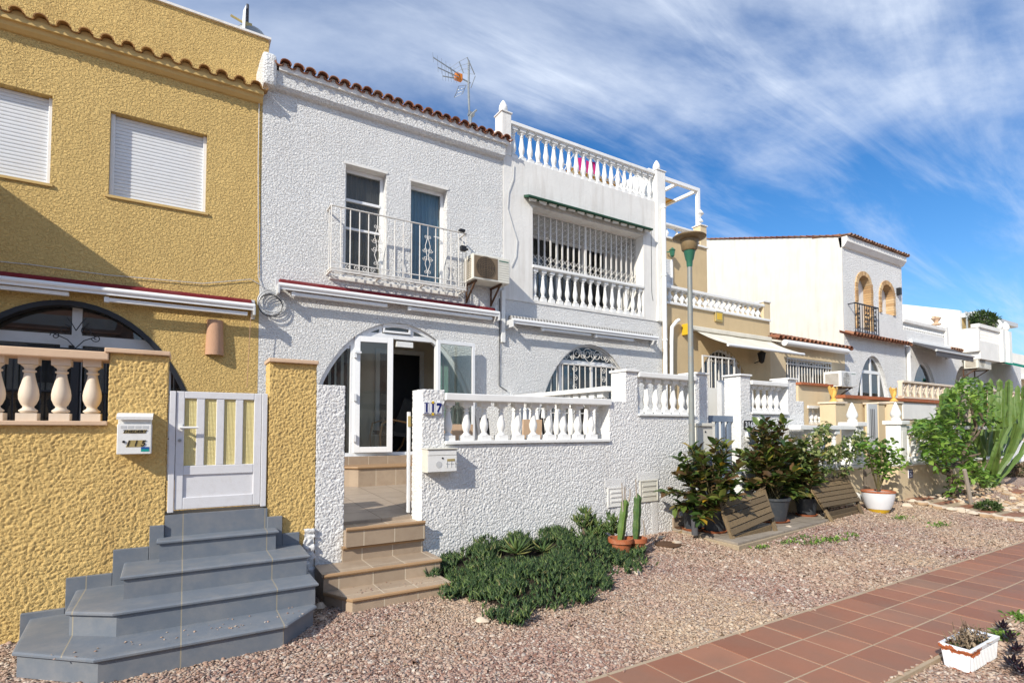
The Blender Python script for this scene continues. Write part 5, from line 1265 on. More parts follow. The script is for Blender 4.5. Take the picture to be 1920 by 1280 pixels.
# things on the roof terrace
m = MB(); q = at(1100,310,Y=YF+2.2)
for k in range(2):
    vs = [(q.x-.35+.35*k+i*.06, q.y+.03*math.sin(i*1.7+k), q.z+.15-j*.11-.02*math.sin(i)) for j in range(4) for i in range(6)]
    m.add(vs, [(j*6+i,j*6+i+1,(j+1)*6+i+1,(j+1)*6+i) for j in range(3) for i in range(5)])
tag(m.build('laundry', 'pink'), 'magenta cloth drying behind the roof terrace balusters', 'laundry')
m = MB(); a_ = at(1050,305,Y=YF+2.4); b_ = at(1225,372,Y=YF+2.4); m.tube([a_, b_], .012, 6)
for px_, py in ((1075,290),(1160,318),(1190,332)): c_ = at(px_,py,Y=YF+2.4); m.tube([(c_.x-.3,c_.y,c_.z-.5),(c_.x,c_.y,c_.z),(c_.x+.3,c_.y,c_.z-.5)], .012, 6)
tag(m.build('drying_rack', 'wiron'), 'white drying rack standing on the roof terrace', 'rack')

# ================================================================== beige house with upper terrace
def beige_house():
    x0, x1 = XB[2]+.002, XB[3]
    h = thing('terraced_house', 'beige two storey house with vase balusters and arched barred entrance', 'house', (x0, YF, 0))
    zb = (zf(1248,563)+zf(1432,599))/2; zr = (zf(1248,533)+zf(1432,571))/2
    ax = (xf(1304,690)+xf(1404,700))/2; az = 1.15; ah = zf(1345,654)-az; aa = 1.35
    MB().panel([(x0,-.1),(x1,-.1),(x1,zb-.06),(x0,zb-.06)], [ellipse(ax,az,aa,ah)], YF, YF+.25).build('front_wall', 'beige', h)
    shell(h, x0, x1, YF+.25, YF+8, -.1, zb-.06, 'beige')
    MB().box(x0,x1+.0,YF-.05,YF+.25,zb-.058,zb).build('terrace_edge', 'wcast', h, bevel=.008)
    MB().box(x0,x1-.25,YF-.03,YF+.17,zr-.07,zr).build('handrail', 'wcast', h, bevel=.01)
    balusters('vase', h, lin(x0+.12, x1-.42, 18), YF+.07, zb, zr-.07, 1.0)
    m = MB(); m.box(x1-.28,x1,YF-.02,YF+.25,zb,zr+.06); m.box(x1-.25,x1-.0,YF+.25,YF+2.2,zb,zr+.06); m.build('corner_pillar', 'beige2', h); MB().box(x1-.31,x1+.02,YF-.05,YF+2.22,zr+.06,zr+.10).build('coping', 'wcast', h)
    yu = YF+1.95; xu = px_x(1327,yu,600); zt = (px_z(1246,446,yu)+px_z(1322,466,yu))/2
    m = MB(); m.box(x0+.1,xu,yu,yu+5,zb,zt); m.build('upper_wall', 'beige', h)
    MB().box(x0+.1,xu+.03,yu-.05,yu+.22,zt,zt+.05).build('coping', 'wcast', h)
    zr2 = (px_z(1246,418,yu)+px_z(1322,438,yu))/2
    MB().box(x0+.1,xu-.25,yu-.03,yu+.17,zr2-.06,zr2).build('handrail', 'wcast', h, bevel=.01)
    balusters('vase', h, lin(x0+.7, xu-.35, 8), yu+.08, zt+.05, zr2-.06, .95)
    MB().box(xu-.27,xu,yu,yu+.27,zt+.05,px_z(1320,424,yu)).build('corner_pillar', 'beige2', h)
    q = px_z(1320,424,yu); MB().box(xu-.30,xu+.03,yu-.03,yu+.3,q,q+.03).build('coping', 'wcast', h)
    l = MB(); l.lathe([(.03,0),(.03,.12),(.10,.14),(.07,.20),(.03,.24),(.03,.28),(.09,.36),(.12,.38),(.07,.46),(.02,.52),(.0,.56)], (xu-.13,yu+.13,q+.03), 12); l.build('lantern', 'wcast', h, smooth=True)
    xs0, xs1 = px_x(1246,yu,500), px_x(1259,yu,500)
    shutter(h, x0+.3, xs1, px_z(1252,535,yu), px_z(1252,486,yu), yu-.04)
    # arch window and door
    y = YF+.1; f = MB(); arc_frame(f, ax, az, aa, ah, .05, y, y+.06); ztr = zf(1345,676)
    f.box(ax-aa*.75,ax+aa*.75,y+.004,y+.056,ztr-.03,ztr+.03)
    for c in (-.75,0,.75): f.box(ax+c-.03,ax+c+.03,y+.008,y+.05,az,ztr)
    fr = f.build('window_frame', 'alu', h); MB().panel(ellipse(ax,az,aa-.03,ah-.03), [], y+.028, y+.034).build('glass_pane', 'glassdark', fr)
    b = MB(); x = ax-aa+.1
    while x < ax+aa-.05:
        k = math.sqrt(max(0,1-((x-ax)/aa)**2))*ah; b.box(x-.009,x+.009,YF+.02,YF+.038,az,az+k); x += .14
    b.box(ax-aa*.8,ax+aa*.8,YF+.018,YF+.04,ztr-.02,ztr); b.build('security_grille', 'wiron', h)
    room(h, x0+.3, x1-.25, YF+.5, YF+3, .9, 3.6)
    # open gate leaf of white bars in front of the door
    g = MB(); yg = YF-.7; ga, gb = px_x(1318,yg,700), px_x(1379,yg,700); z0 = px_z(1340,735,yg); z1 = px_z(1345,668,yg)
    g.box(ga,gb,yg,yg+.03,z1-.03,z1); g.box(ga,ga+.035,yg,yg+.03,z0,z1-.03); g.box(gb-.035,gb,yg,yg+.03,z0,z1-.03)
    for k in range(1,5): x = ga+(gb-ga)*k/5; g.box(x-.01,x+.01,yg+.004,yg+.024,z0,z1-.03)
    g.box(ga+.035,gb-.035,yg+.002,yg+.028,z0,z0+.03)
    g.build('barred_gate', 'wiron', h)
    return ax
beige_house()
# pergola frame on the upper terrace
yu = YF+2.1; c0 = at(1309,432,Y=yu); c1 = at(1308,357,Y=yu); e0 = at(1240,331,Y=yu)
pg = thing('pergola', 'white pergola frame with orange striped fabric on the beige roof terrace', 'pergola', (c0.x, c0.y, c0.z))
MB().bar((c0.x,yu,c0.z-.3),(c0.x,yu,c1.z+.05),.10,.10).build('post', 'alu', pg)
MB().bar((XB[2]-.3,yu,c1.z+.0),(c0.x-.06,yu,c1.z+.0),.10,.10).build('beam', 'alu', pg)
yfb = at(1268,376,X=c0.x).y; xb2 = at(1271,348,Y=yu).x
for x in (c0.x, xb2): MB().bar((x,yu+.06,c1.z),(x,yu+3.2,c1.z),.08,.09).build('beam', 'alu', pg)
m = MB(); m.add([(XB[2]-.3,yfb,c1.z-.03),(c0.x+.05,yfb,c1.z-.03),(c0.x+.05,yfb+2.4,c1.z-.03),(XB[2]-.3,yfb+2.4,c1.z-.03)], [(0,1,2,3)]); m.add([(v[0],v[1],v[2]+.01) for v in m.v[:4]], [(3,2,1,0)]); m.build('shade_fabric', 'orangefab', pg)
for x in (c0.x-.0,): MB().bar((x,yu+3.15,c1.z-.05),(x,yu+3.15,c0.z-.3),.09,.09).build('post', 'alu', pg)
# lanterns and niche lamp
q = at(1258,474,Y=YF+1.85); lt = thing('wall_lantern', 'green metal lantern on the upper beige wall', 'lantern', q)
MB().lathe([(.02,-.14),(.06,-.10),(.08,.04),(.10,.06),(.03,.12),(.0,.15)], (q.x,q.y-.05,q.z), 6).build('lantern_head', 'lampgreen', lt); MB().bar((q.x-.1,q.y+.06,q.z+.02),(q.x,q.y-.03,q.z+.02),.03,.03).build('bracket', 'lampgreen', lt)
q = at(1346,594,Y=YF); m = MB(); m.box(q.x-.14,q.x+.14,YF-.05,YF,q.z-.13,q.z+.13); lt = m.build('wall_lamp', 'brass', bevel=.01); tag(lt, 'square brass wall lamp on the beige terrace front', 'lamp'); m = MB(); m.box(q.x-.09,q.x+.09,YF-.056,YF-.045,q.z-.08,q.z+.08); WL[lt.name]=Vector(); m.build('lamp_glass', 'yglz', lt)
q = at(1428,668,Y=YF-.2); lt = thing('wall_lantern', 'black lantern beside the arched entrance of the beige house', 'lantern', q)
MB().lathe([(.02,-.18),(.07,-.14),(.11,.06),(.12,.08),(.04,.13),(.0,.16)], (q.x,q.y,q.z), 6).build('lantern_head', 'blackpl', lt); MB().bar((q.x,q.y+.0,q.z-.1),(q.x,YF,q.z-.15),.02,.02).build('bracket', 'blackpl', lt)
# open awning of the beige house
A = at(1302,620,Y=YF-.02); B = at(1440,638,Y=YF-.02); zA = (A.z+B.z)/2; yfr = YF-.95; C_ = px_z(1361,648,yfr); D_ = px_z(1505,659,yfr); zB = (C_+D_)/2
aw = thing('awning', 'extended cream awning sloping out over the arched beige entrance', 'awning', (A.x,YF,zA))
n = 18; vs = []
for i in range(n+1):
    f_ = i/n; 
    for j in range(n+1):
        g_ = j/n; x = A.x+.0+(B.x-A.x)*f_; vs.append((x, YF-.03+(yfr-YF+.03)*g_, zA+(zB-zA)*g_-.035*math.sin(PI*g_)+.006*math.sin(f_*20)))
m = MB(); m.add(vs, [(i*(n+1)+j,(i+1)*(n+1)+j,(i+1)*(n+1)+j+1,i*(n+1)+j+1) for i in range(n) for j in range(n)]); m.build('fabric', 'creamfab', aw, smooth=True)
MB().tube([(A.x-.02,yfr,zB-.02),(B.x+.05,yfr,zB-.02)], .035, 10).build('front_bar', 'alu', aw, smooth=True)
MB().box(A.x-.3,B.x,YF-.14,YF-.001,zA-.03,zA+.08).build('cassette', 'creamfab', aw, bevel=.02)
for x in (A.x+.3, B.x-.3): MB().bar((x,YF-.1,zA-.08),(x,yfr,zB-.04),.04,.04).build('folding_arm', 'alu', aw)
MB().box(A.x-.42,A.x-.3,YF-.22,YF,zA-.16,zA+.10).build('end_cap', 'yglz', aw, bevel=.01)
dp = thing('downpipe', 'white bent downpipe on the beige wall left of the lamp post', 'pipe', (xf(1258,650),YF-.08,0))
m = MB(); q = [at(a,b,Y=YF-.09) for a,b in ((1273,600),(1268,603),(1260,613),(1259,640),(1259,760))]; m.tube(q, .045, 10); m.build('pipe', 'wplastic', dp, smooth=True)

# ================================================================== low tiled house
def low_house():
    x0, x1 = XB[3]+.002, XB[4]
    h = thing('terraced_house', 'low beige house with tiled eave and white barred window', 'house', (x0, YF, 0))
    zt = (zf(1450,632)+zf(1578,664))/2
    wq = (xf(1474,700), xf(1558,700), zf(1515,724), (zf(1474,670)+zf(1558,682))/2)
    MB().panel([(x0,-.1),(x1,-.1),(x1,zt),(x0,zt)], [[(wq[0],wq[2]),(wq[1],wq[2]),(wq[1],wq[3]),(wq[0],wq[3])]], YF, YF+.25).build('front_wall', 'beige2', h)
    shell(h, x0, x1, YF+.25, YF+8, -.1, zt, 'beige2')
    roof_tiles('roof', 'roof', h, x0, x1, YF-.22, zt-.01, rows=6, slope=.32)
    window_grid(h, wq[0], wq[1], wq[2], wq[3], YF+.1, .05, lin(wq[0],wq[1],4)[1:3], (), 'glassdark')
    room(h, wq[0]-.2, wq[1]+.2, YF+.5, YF+2.5, wq[2]-.1, wq[3]+.1)
    b = MB()
    for i in range(17): x = wq[0]+.04+(wq[1]-wq[0]-.08)*i/16; b.box(x-.010,x+.010,YF+.0-.03,YF-.012,wq[2]-.02,wq[3])
    for zz_ in (wq[2]-.02, (wq[2]+wq[3])/2+.2, wq[3]-.02): b.box(wq[0],wq[1],YF-.034,YF-.008,zz_,zz_+.03)
    for i in range(0,16): 
        if i%3 == 0: x = wq[0]+.1+(wq[1]-wq[0]-.2)*i/16; b.tube(spiral((x+.08,wq[3]-.16),.05,1.2,0,1,y=YF-.02),.006,4)
    b.build('security_grille', 'wiron', h)
low_house()
yt = YF-.3; m = MB(); zt_ = (px_z(1471,641,yt)+px_z(1588,660,yt))/2; xa, xb = px_x(1471,yt,641), px_x(1588,yt,660)
at_ = thing('awning', 'rolled up white cassette awning under the tiled eave of the low house', 'awning', (xa,YF,zt_)); m.tube([(xa,yt,zt_),(xb,yt,zt_)], .085, 14); m.build('roll', 'wplastic', at_, smooth=True)
for x in (xa+.2, xb-.2): MB().bar((x,YF,zt_+.02),(x,yt,zt_),.05,.05).build('bracket', 'wplastic', at_)
ya_ = YF-.55; acunit('white air conditioner with round fan on the wall of the low house', px_x(1577,ya_,705), px_x(1600,ya_,705)+.15, ya_, YF, px_z(1580,724,ya_), px_z(1580,695,ya_), 'wplastic', 'greyp')

# ================================================================== tall gable house with brick arches
def gable_house():
    x0, x1 = XB[4]+.002, XB[5]
    h = thing('terraced_house', 'tall white gabled house with two brick trimmed arched windows', 'house', (x0, YF, 0))
    zc = (zf(1577,463)+zf(1688,499))/2; yb = YF+5.0
    zfr = px_z(1583,446,YF); zbk = px_z(1328,450,yb); xk = px_x(1328,yb,450)
    zbk = at(1328,450,X=x0).z; yb = at(1328,450,X=x0).y
    arch1 = (xf(1607,560), xf(1632,560), zf(1618,618), zf(1618,516)); arch2 = (xf(1651,560), xf(1674,570), zf(1660,588), zf(1662,533))
    ax = (xf(1607,745)+xf(1669,748))/2; az = 1.3; ah = zf(1637,667)-az; aa = (xf(1669,748)-xf(1607,745))/2+.12
    def arch(q, e=0):
        r = (q[1]-q[0])/2+e; cx = (q[0]+q[1])/2; s = q[3]-(q[1]-q[0])/2
        return [(q[0]-e,q[2]-0),(q[1]+e,q[2]-0)]+[(cx+r*math.cos(PI*i/16), s+r*math.sin(PI*i/16)) for i in range(17)]
    MB().panel([(x0,-.1),(x1,-.1),(x1,zc),(x0,zc)], [ellipse(ax,az,aa,ah), arch(arch1), arch(arch2)], YF, YF+.3).build('front_wall', 'wst_far', h)
    MB().sidepanel([(YF+.001,-.1),(YF+.001,zfr),(yb,zbk),(yb+1.5,zbk+.25),(yb+7,zfr),(yb+7,-.1)], x0-.03, x0+.2).build('gable_wall', 'cream', h)
    MB().sidepanel([(YF+.3,-.1),(YF+.3,zc),(yb,zbk-.3),(yb+7,zc),(yb+7,-.1)], x1-.2, x1).build('gable_wall', 'cream', h)
    MB().sidepanel([(YF+.3,zc-.1),(YF+.3,zc),(yb+1.5,zbk),(yb+7,zc),(yb+7,zc-.1)], x0+.2, x1-.2).build('roof_slab', 'cream', h)
    m = MB(); sl = (zbk-zfr)/(yb-YF)
    n = 24
    for k in range(n):
        ya_ = YF+ (yb-YF)*k/n; yb_ = YF+(yb-YF)*(k+1)/n+.05; m.bar((x0,ya_,zfr+sl*(ya_-YF)+.03),(x0,yb_,zfr+sl*(yb_-YF)+.05),.16,.035)
    m.build('verge_tiles', 'roof', h)
    c = MB(); c.sidepanel([(YF+.05,zc-.02),(YF-.06,zc+.0),(YF-.16,zc+.14),(YF-.16,zc+.30),(YF+.1,zc+.30)], x0-.03, x1+.0); c.build('cornice', 'wpl2', h)
    roof_tiles('roof', 'roofpale', h, x0, x1+.05, YF-.22, zc+.27, rows=3, pitch=.18, r=.072)
    for q in (arch1, arch2):
        o = arch(q, .12); o = [(o[0][0], q[2]), (o[1][0], q[2])]+o[2:]
        i_ = arch(q, -.02)
        m = MB()
        path = [(q[1]-.02, q[2]), *i_[2:], (q[0]+.02, q[2])]; pout = [(q[1]+.12, q[2]), *o[2:], (q[0]-.12, q[2])]
        # individual brick voussoirs
        segs = []
        for k in range(len(path)-1):
            L_ = math.hypot(path[k+1][0]-path[k][0], path[k+1][1]-path[k][1]); nn = max(1, int(L_/.075))
            for j in range(nn): segs.append((k, j/nn, (j+1)/nn-.12/nn))
        for k, a, b in segs:
            P = lambda pa, t_: (pa[k][0]+(pa[k+1][0]-pa[k][0])*t_, pa[k][1]+(pa[k+1][1]-pa[k][1])*t_)
            q4 = [P(path,a),P(pout,a),P(pout,b),P(path,b)]; d_ = YF-.03-R.uniform(0,.015)
            m.add([(p_[0],yy,p_[1]) for yy in (d_,YF+.2) for p_ in q4], [(0,1,2,3),(7,6,5,4),(0,4,5,1),(1,5,6,2),(2,6,7,3),(3,7,4,0)])
        m.build('brick_trim', 'brick', h)
        s = MB(); s.panel(arch(q,-.001), [], YF+.21, YF+.24); s.build('arched_shutter', 'shutter', h)
    # black juliet balcony
    yb_ = YF-.22; xa, xb = px_x(1605,yb_,620), px_x(1649,yb_,625); z0 = px_z(1625,625,yb_); z1 = (px_z(1605,568,yb_)+px_z(1650,578,yb_))/2
    r_ = MB()
    for zz_ in (z0, z1): r_.box(xa,xb,yb_,yb_+.03,zz_-.02,zz_+.02); r_.box(xa,xa+.03,yb_,YF,zz_-.015,zz_+.015); r_.box(xb-.03,xb,yb_,YF,zz_-.015,zz_+.015)
    for k in range(11): x = xa+(xb-xa)*k/10; r_.tube([(x,yb_+.015,z0),(x,yb_+.015,z1)], .012, 5)
    for k in (1.5,4.5,5.5,8.5):
        x = xa+(xb-xa)*k/10
        for j in range(5): r_.tube(spiral((x,z0+.15+j*(z1-z0-.3)/4), .05, 1.2, j, 1, y=yb_+.01), .010, 4)
    r_.build('balcony_railing', 'biron', h)
    # tile strip over the ground floor
    zs = (zf(1585,632)+zf(1693,651))/2; roof_tiles('tile_strip', 'roof', h, x0, x1, YF-.25, zs, rows=1, pitch=.2, slope=.5, length=.35)
    y = YF+.1; f = MB(); arc_frame(f, ax, az, aa, ah, .06, y, y+.06); ztr = zf(1637,697)
    f.box(ax-aa*.85,ax+aa*.85,y+.004,y+.056,ztr-.05,ztr+.05)
    for c_ in (-.55,.05,.6): f.box(ax+c_-.05,ax+c_+.05,y+.008,y+.05,az,ztr if c_ != .05 else az+ah-.05)
    for zz_ in (az+.75,): f.box(ax-aa+.06,ax+aa-.06,y+.01,y+.045,zz_-.03,zz_+.03)
    fr = f.build('window_frame', 'alu', h); MB().panel(ellipse(ax,az,aa-.03,ah-.03), [], y+.028, y+.034).build('glass_pane', 'glassdark', fr)
    b = MB(); x = ax-aa+.12
    while x < ax+aa-.05:
        k = math.sqrt(max(0,1-((x-ax)/aa)**2))*ah; b.box(x-.010,x+.010,YF+.03,YF+.045,az,min(az+k,az+1.0)); x += .16
    b.build('security_grille', 'wiron', h)
    room(h, ax-1.6, ax+1.6, YF+.5, YF+2.5, .9, 3.6); curtain('curtain', 'curtdark', h, ax-aa+.2, ax+aa-.2, YF+.4, az, az+ah-.2, .2)
    m = MB(); q = at(1682,547,Y=YF); m.box(q.x-.06,q.x+.06,YF-.12,YF,q.z-.12,q.z+.12); m.build('wall_light', 'blackpl', h)
M['brick'] = m_island('thin_ochre_bricks', [(0,(.40,.24,.12,1)), (.5,(.55,.36,.18,1)), (1,(.66,.48,.28,1))], .85, .006, 40)
gable_house()

# ================================================================== farther houses
def far_house1():
    x0, x1 = XB[5]+.002, XB[6]
    h = thing('terraced_house', 'grey white house with balustraded parapet and dark awning beyond the gabled house', 'house', (x0, YF, 0))
    zt = (zf(1692,617)+zf(1770,634))/2; zr = (zf(1692,597)+zf(1770,615))/2; zb = (zf(1692,642)+zf(1772,658))/2
    ax = (xf(1709,700)+xf(1757,705))/2; az = 1.6; ah = zf(1732,679)-az; aa = (xf(1757,712)-xf(1709,712))/2+.15
    MB().panel([(x0,-.1),(x1,-.1),(x1,zt),(x0,zt)], [ellipse(ax,az,aa,ah)], YF, YF+.3).build('front_wall', 'wst_far', h)
    shell(h, x0, x1, YF+.3, YF+8, -.1, zt, 'wpl')
    MB().box(x0,x1,YF-.04,YF+.2,zr-.12,zr).build('handrail', 'wpl', h, bevel=.01); balusters('vase', h, lin(x0+.2,x1-.3,19), YF+.08, zt, zr-.12, 1.1)
    MB().box(x1-.22,x1,YF-.05,YF+.25,zt-.8,zr+.05).build('corner_pillar', 'wpl2', h); m = MB(); m.tube([(x0+.15,YF-.08,1),(x0+.15,YF-.08,zf(1697,650))], .06, 8); m.build('downpipe', 'wplastic', h)
    y = YF+.1; f = MB(); arc_frame(f, ax, az, aa, ah, .07, y, y+.06); f.box(ax-aa*.8,ax+aa*.8,y+.01,y+.05,az+ah*.55,az+ah*.55+.08); fr = f.build('window_frame', 'alu', h)
    MB().panel(ellipse(ax,az,aa-.03,ah-.03), [], y+.028, y+.034).build('glass_pane', 'glassdark', fr)
    b = MB(); x = ax-aa+.12
    while x < ax+aa-.05: k = math.sqrt(max(0,1-((x-ax)/aa)**2))*ah; b.box(x-.012,x+.012,YF+.03,YF+.045,az,min(az+k,az+ah*.55)); x += .2
    b.build('security_grille', 'wiron', h); room(h, ax-1.5, ax+1.5, YF+.5, YF+2.5, 1.4, az+ah)
    aw = thing('awning', 'half open dark grey awning on the grey white house', 'awning', (x0+.3,YF,zb)); y1 = YF-.8; m = MB(); m.sidepanel([(YF-.02,zb+.12),(y1,zb-.30),(y1,zb-.50),(y1+.02,zb-.50),(y1+.02,zb-.33),(YF-.02,zb+.06)], x0+.4, x1-.1); m.build('fabric', 'greyfab', aw)
    MB().box(x0+.35,x1-.05,YF-.12,YF-.001,zb+.02,zb+.16).build('cassette', 'wplastic', aw, bevel=.02)
    MB().tube([(x0+.38,y1,zb-.31),(x1-.08,y1,zb-.31)], .04, 8).build('front_bar', 'greyp', aw)
far_house1()
q = at(1760,603,Y=YF); m = MB()
m.lathe([(.14,0),(.16,.04),(.06,.10),(.10,.18),(.17,.26),(.05,.34),(.0,.36)], (q.x,YF+.08,q.z-.12), 8); m.bar((q.x-.25,YF+.08,q.z+.15),(q.x+.25,YF+.08,q.z+.12),.08,.10); tag(m.build('parapet_ornament', 'salmon'), 'pinkish stone ornament on the grey white parapet', 'ornament')
def far_house2():
    x0, x1 = XB[6]+.002, XB[7]+1.5
    h = thing('terraced_house', 'bluish white house with patterned balcony parapet and green awning', 'house', (x0, YF, 0))
    zt = (zf(1775,658)+zf(1838,667))/2
    ax = (xf(1788,712)+xf(1822,712))/2; az = 1.6; ah = zf(1804,686)-az; aa = (xf(1822,716)-xf(1787,716))/2+.2
    MB().panel([(x0,-.1),(x1,-.1),(x1,zt),(x0,zt)], [ellipse(ax,az,aa,ah)], YF, YF+.5).build('front_wall', 'wst_far', h)
    shell(h, x0, x1, YF+.5, YF+8, -.1, zt, 'wpl'); room(h, ax-1.4, ax+1.4, YF+.5, YF+2.5, 1.4, az+ah, 'inside')
    roof_tiles('tile_strip', 'roofpale', h, x0, px_x(1838,YF,665), YF-.1, zt, rows=1, slope=.5, length=.35)
    xc = px_x(1838,YF-.6,640); yc = YF-.6; z0 = px_z(1838,672,yc); z1 = px_z(1838,614,yc); xe_ = px_x(1880,yc,640)
    MB().box(xc-.15,xc,yc,YF+3,zt,z1).build('side_parapet', 'wpl2', h); MB().box(xc,xe_,yc,YF+.4,z0,z0+.7).build('balcony_wall', 'wpl2', h)
    l = MB(); nz = 4; hh = (z1-z0-.7)/nz; nx = int((xe_-xc)/hh)
    for i in range(nx):
        for j in range(nz):
            cx = xc+(i+.5)*hh; cz = z0+.7+(j+.5)*hh; l.tube([(cx+hh*.42*math.cos(2*PI*k/10), yc+.06, cz+hh*.42*math.sin(2*PI*k/10)) for k in range(11)], .05, 5, False)
    l.box(xc,xe_,yc+.10,yc+.16,z0+.7,z1); l.build('patterned_blocks', 'wpl2', h); MB().box(xc-.18,xe_+.05,yc-.04,yc+.22,z1,z1+.14).build('coping', 'wpl2', h)
    for px_ in (1877, 1889): x = px_x(px_,yc,640); MB().box(x-.15,x+.15,yc-.1,yc+.2,z0,z1+.1).build('balcony_pillar', 'wpl2', h); finial(h, x, yc+.05, z1+.1, 1.6)
    # upper storey set behind
    xs_ = px_x(1803,YF+1,583); za_ = at(1803,583,X=xs_); zb_ = at(1692,571,X=xs_)
    MB().sidepanel([(za_.y,zt-.5),(za_.y,za_.z),(zb_.y,zb_.z),(zb_.y+5,zb_.z),(zb_.y+5,zt-.5)], xs_-.2, xs_).build('gable_wall', 'wpl2', h)
    MB().box(xs_,xs_+5,za_.y,za_.y+6,zt-.5,za_.z-.3).build('upper_wall', 'ypl', h)
    MB().box(xs_-.05,xs_+5.2,za_.y-.5,za_.y+6,za_.z-.3,za_.z-.1).build('roof_slab', 'greyp', h)
    return za_, xs_, zt
zA2, xS2, zT2 = far_house2()
yv = YF-.5; acunit('cream air conditioner above the green awning of the far bluish house', px_x(1834,yv,690), px_x(1859,yv,690), yv, YF, px_z(1845,691,yv), px_z(1845,668,yv)+.15, 'plastic', 'plastic')
y0 = YF-.3; x0_ = px_x(1862,y0,690); aw = thing('awning', 'teal green awning slanting out from the far bluish house', 'awning', (x0_,YF,4)); z_ = px_z(1862,682,y0); y1 = YF-1.9
m = MB(); m.sidepanel([(YF-.02,z_+.3),(y1,z_-.45),(y1,z_-.95),(y1+.02,z_-.95),(y1+.02,z_-.5),(YF-.02,z_+.24)], x0_, x0_+3.2); m.build('fabric', 'tealfab', aw); MB().box(x0_-.02,x0_+3.22,y1-.03,y1,z_-.5,z_-.40).build('front_bar', 'wplastic', aw)
# antenna and pot plants on the far roof
q = at(1813,600,Y=YF+.6); t_ = thing('tv_antenna', 'small television antenna on the far yellow roof', 'antenna', (q.x,q.y,q.z-.8)); MB().tube([(q.x,q.y,q.z-1.5),(q.x,q.y,q.z+.35)], .035, 6).build('mast', 'galv', t_)
m = MB(); m.bar((q.x-.1,q.y,q.z+.25),(q.x+.9,q.y-.2,q.z+.30),.03,.03)
for k in range(6): m.tube([(q.x+.15*k,q.y-.2,q.z+.1+.01*k),(q.x+.15*k,q.y+.1,q.z+.42)], .012, 4)
m.build('director_boom', 'galv', t_)
def crown(name, mat, parent, C, Rd, N, L, W=.5, up=.3, noisy=.35, shellb=.6):
    d = NR.normal(0,1,(N,3)); d /= np.linalg.norm(d,axis=1,keepdims=True); r = NR.uniform(0,1,N)**(1/3)*(1-shellb)+shellb*NR.uniform(.75,1.05,N)
    cl = .75+noisy*1.6*(vnoise(d*2.2+20+NR.rand()*20)-.35)
    P = np.array(C)+d*np.array(Rd)*(r*cl)[:,None]; D = d*.6+NR.normal(0,.6,(N,3)); D[:,2] += up
    return leaves(name, mat, P, D, NR.uniform(.7,1.25,N)*L, W*NR.uniform(.8,1.2,N), parent)
q = at(1845,600,Y=YF-.2); pl_ = thing('roof_plant', 'dark bushy plant on the far balcony roof', 'plant', q); crown('foliage', 'treeleaf', pl_, (q.x,q.y,q.z), (.9,.5,.35), 700, .16)
# far houses continuing the row and closing wall
h = thing('far_house', 'white far house at the right edge behind the wire fence', 'house', (px_x(1888,YF,650),YF,0)); x0 = px_x(1892,YF,650)+2
MB().box(x0,x0+25,YF+.3,YF+9,-.1,3.9).build('front_wall', 'beige2', h); MB().box(x0-.2,x0+25,YF-.2,YF+.3,3.9,4.15).build('terrace_edge', 'wpl2', h); MB().box(x0+6,x0+20,YF+3,YF+9,3.9,6.2).build('upper_wall', 'wpl2', h)
f = thing('balcony_fence', 'white wire balcony fence at the right edge of the photo', 'fence', (x0,YF-.2,4.15))
m = MB(); m.box(x0,x0+8,YF-.18,YF-.14,5.4,5.47); m.box(x0,x0+8,YF-.18,YF-.14,4.25,4.3); m.build('handrail', 'alu', f); m = MB()
for k in range(28): x = x0+k*.29; m.bar((x,YF-.16,4.28),(x,YF-.16,5.42),.025,.025); m.bar((x,YF-.16,4.9),(x+.29,YF-.16,5.4),.02,.02); m.bar((x,YF-.16,5.4),(x+.29,YF-.16,4.9),.02,.02)
m.build('lattice', 'alu', f); MB().box(x0+2.2,x0+2.4,YF-.3,YF-.1,0,5.5).build('post', 'alu', f)
def tree(name, label, x, y, hgt, rad, N, L, mat='treeleaf'):
    t = thing(name, label, 'tree', (x,y,0)); m = MB(); m.tube([(x,y,0),(x+.1,y,hgt*.45),(x-.1,y+.1,hgt*.8)], [rad*.11,rad*.08,rad*.03], 8); m.build('trunk', 'trunk', t, smooth=True)
    b = MB()
    for k in range(6): a = k*1.05; b.tube([(x,y,hgt*(.35+.05*k)),(x+rad*.6*math.cos(a),y+rad*.6*math.sin(a),hgt*(.6+.05*k))], [rad*.05,rad*.015], 6)
    b.build('branches', 'trunk', t)
    crown('crown', mat, t, (x,y,hgt*.72), (rad,rad,hgt*.34), N, L); return t
tree('background_tree', 'dark green tree rising above the far roofs at the right edge', 62, 10.5, 8.6, 5.2, 5000, .42)
tree('background_tree', 'second dark tree farther right behind the far roofs', 74, 12, 9.0, 6, 4000, .5)

# ================================================================== raised terraces in front of the far row
yT = 7.0; xa = px_x(1690,yT,730)
lt = thing('lattice_balustrade', 'cream pierced block balustrade above a red brown coping', 'balustrade', (xa,yT,2)); zt1 = px_z(1692,713,yT); zt0 = px_z(1692,746,yT); xb = 30
MB().box(xa,xb,yT-.06,yT+.1,zt1-.06,zt1).build('handrail', 'ccast', lt, bevel=.008); MB().box(xa,xb,yT-.06,yT+.1,zt0,zt0+.05).build('bottom_rail', 'ccast', lt)
m = MB(); cw = .40; z0, z1 = zt0+.05, zt1-.06; n = int((xb-xa)/cw)
for i in range(n+1):
    x = xa+i*cw; m.box(x-.03,x+.03,yT-.03,yT+.07,z0,z1)
    if i < n:
        m.bar((x,yT+.02,z0),(x+cw,yT+.02,z1),.05,.045,(0,1,0)); m.bar((x,yT+.022,z1),(x+cw,yT+.022,z0),.05,.045,(0,1,0)); m.bar((x,yT+.02,(z0+z1)/2+.0),(x+cw/2,yT+.02,z1),.045,.04,(0,1,0)); m.bar((x,yT+.024,(z0+z1)/2),(x+cw/2,yT+.024,z0),.045,.04,(0,1,0))
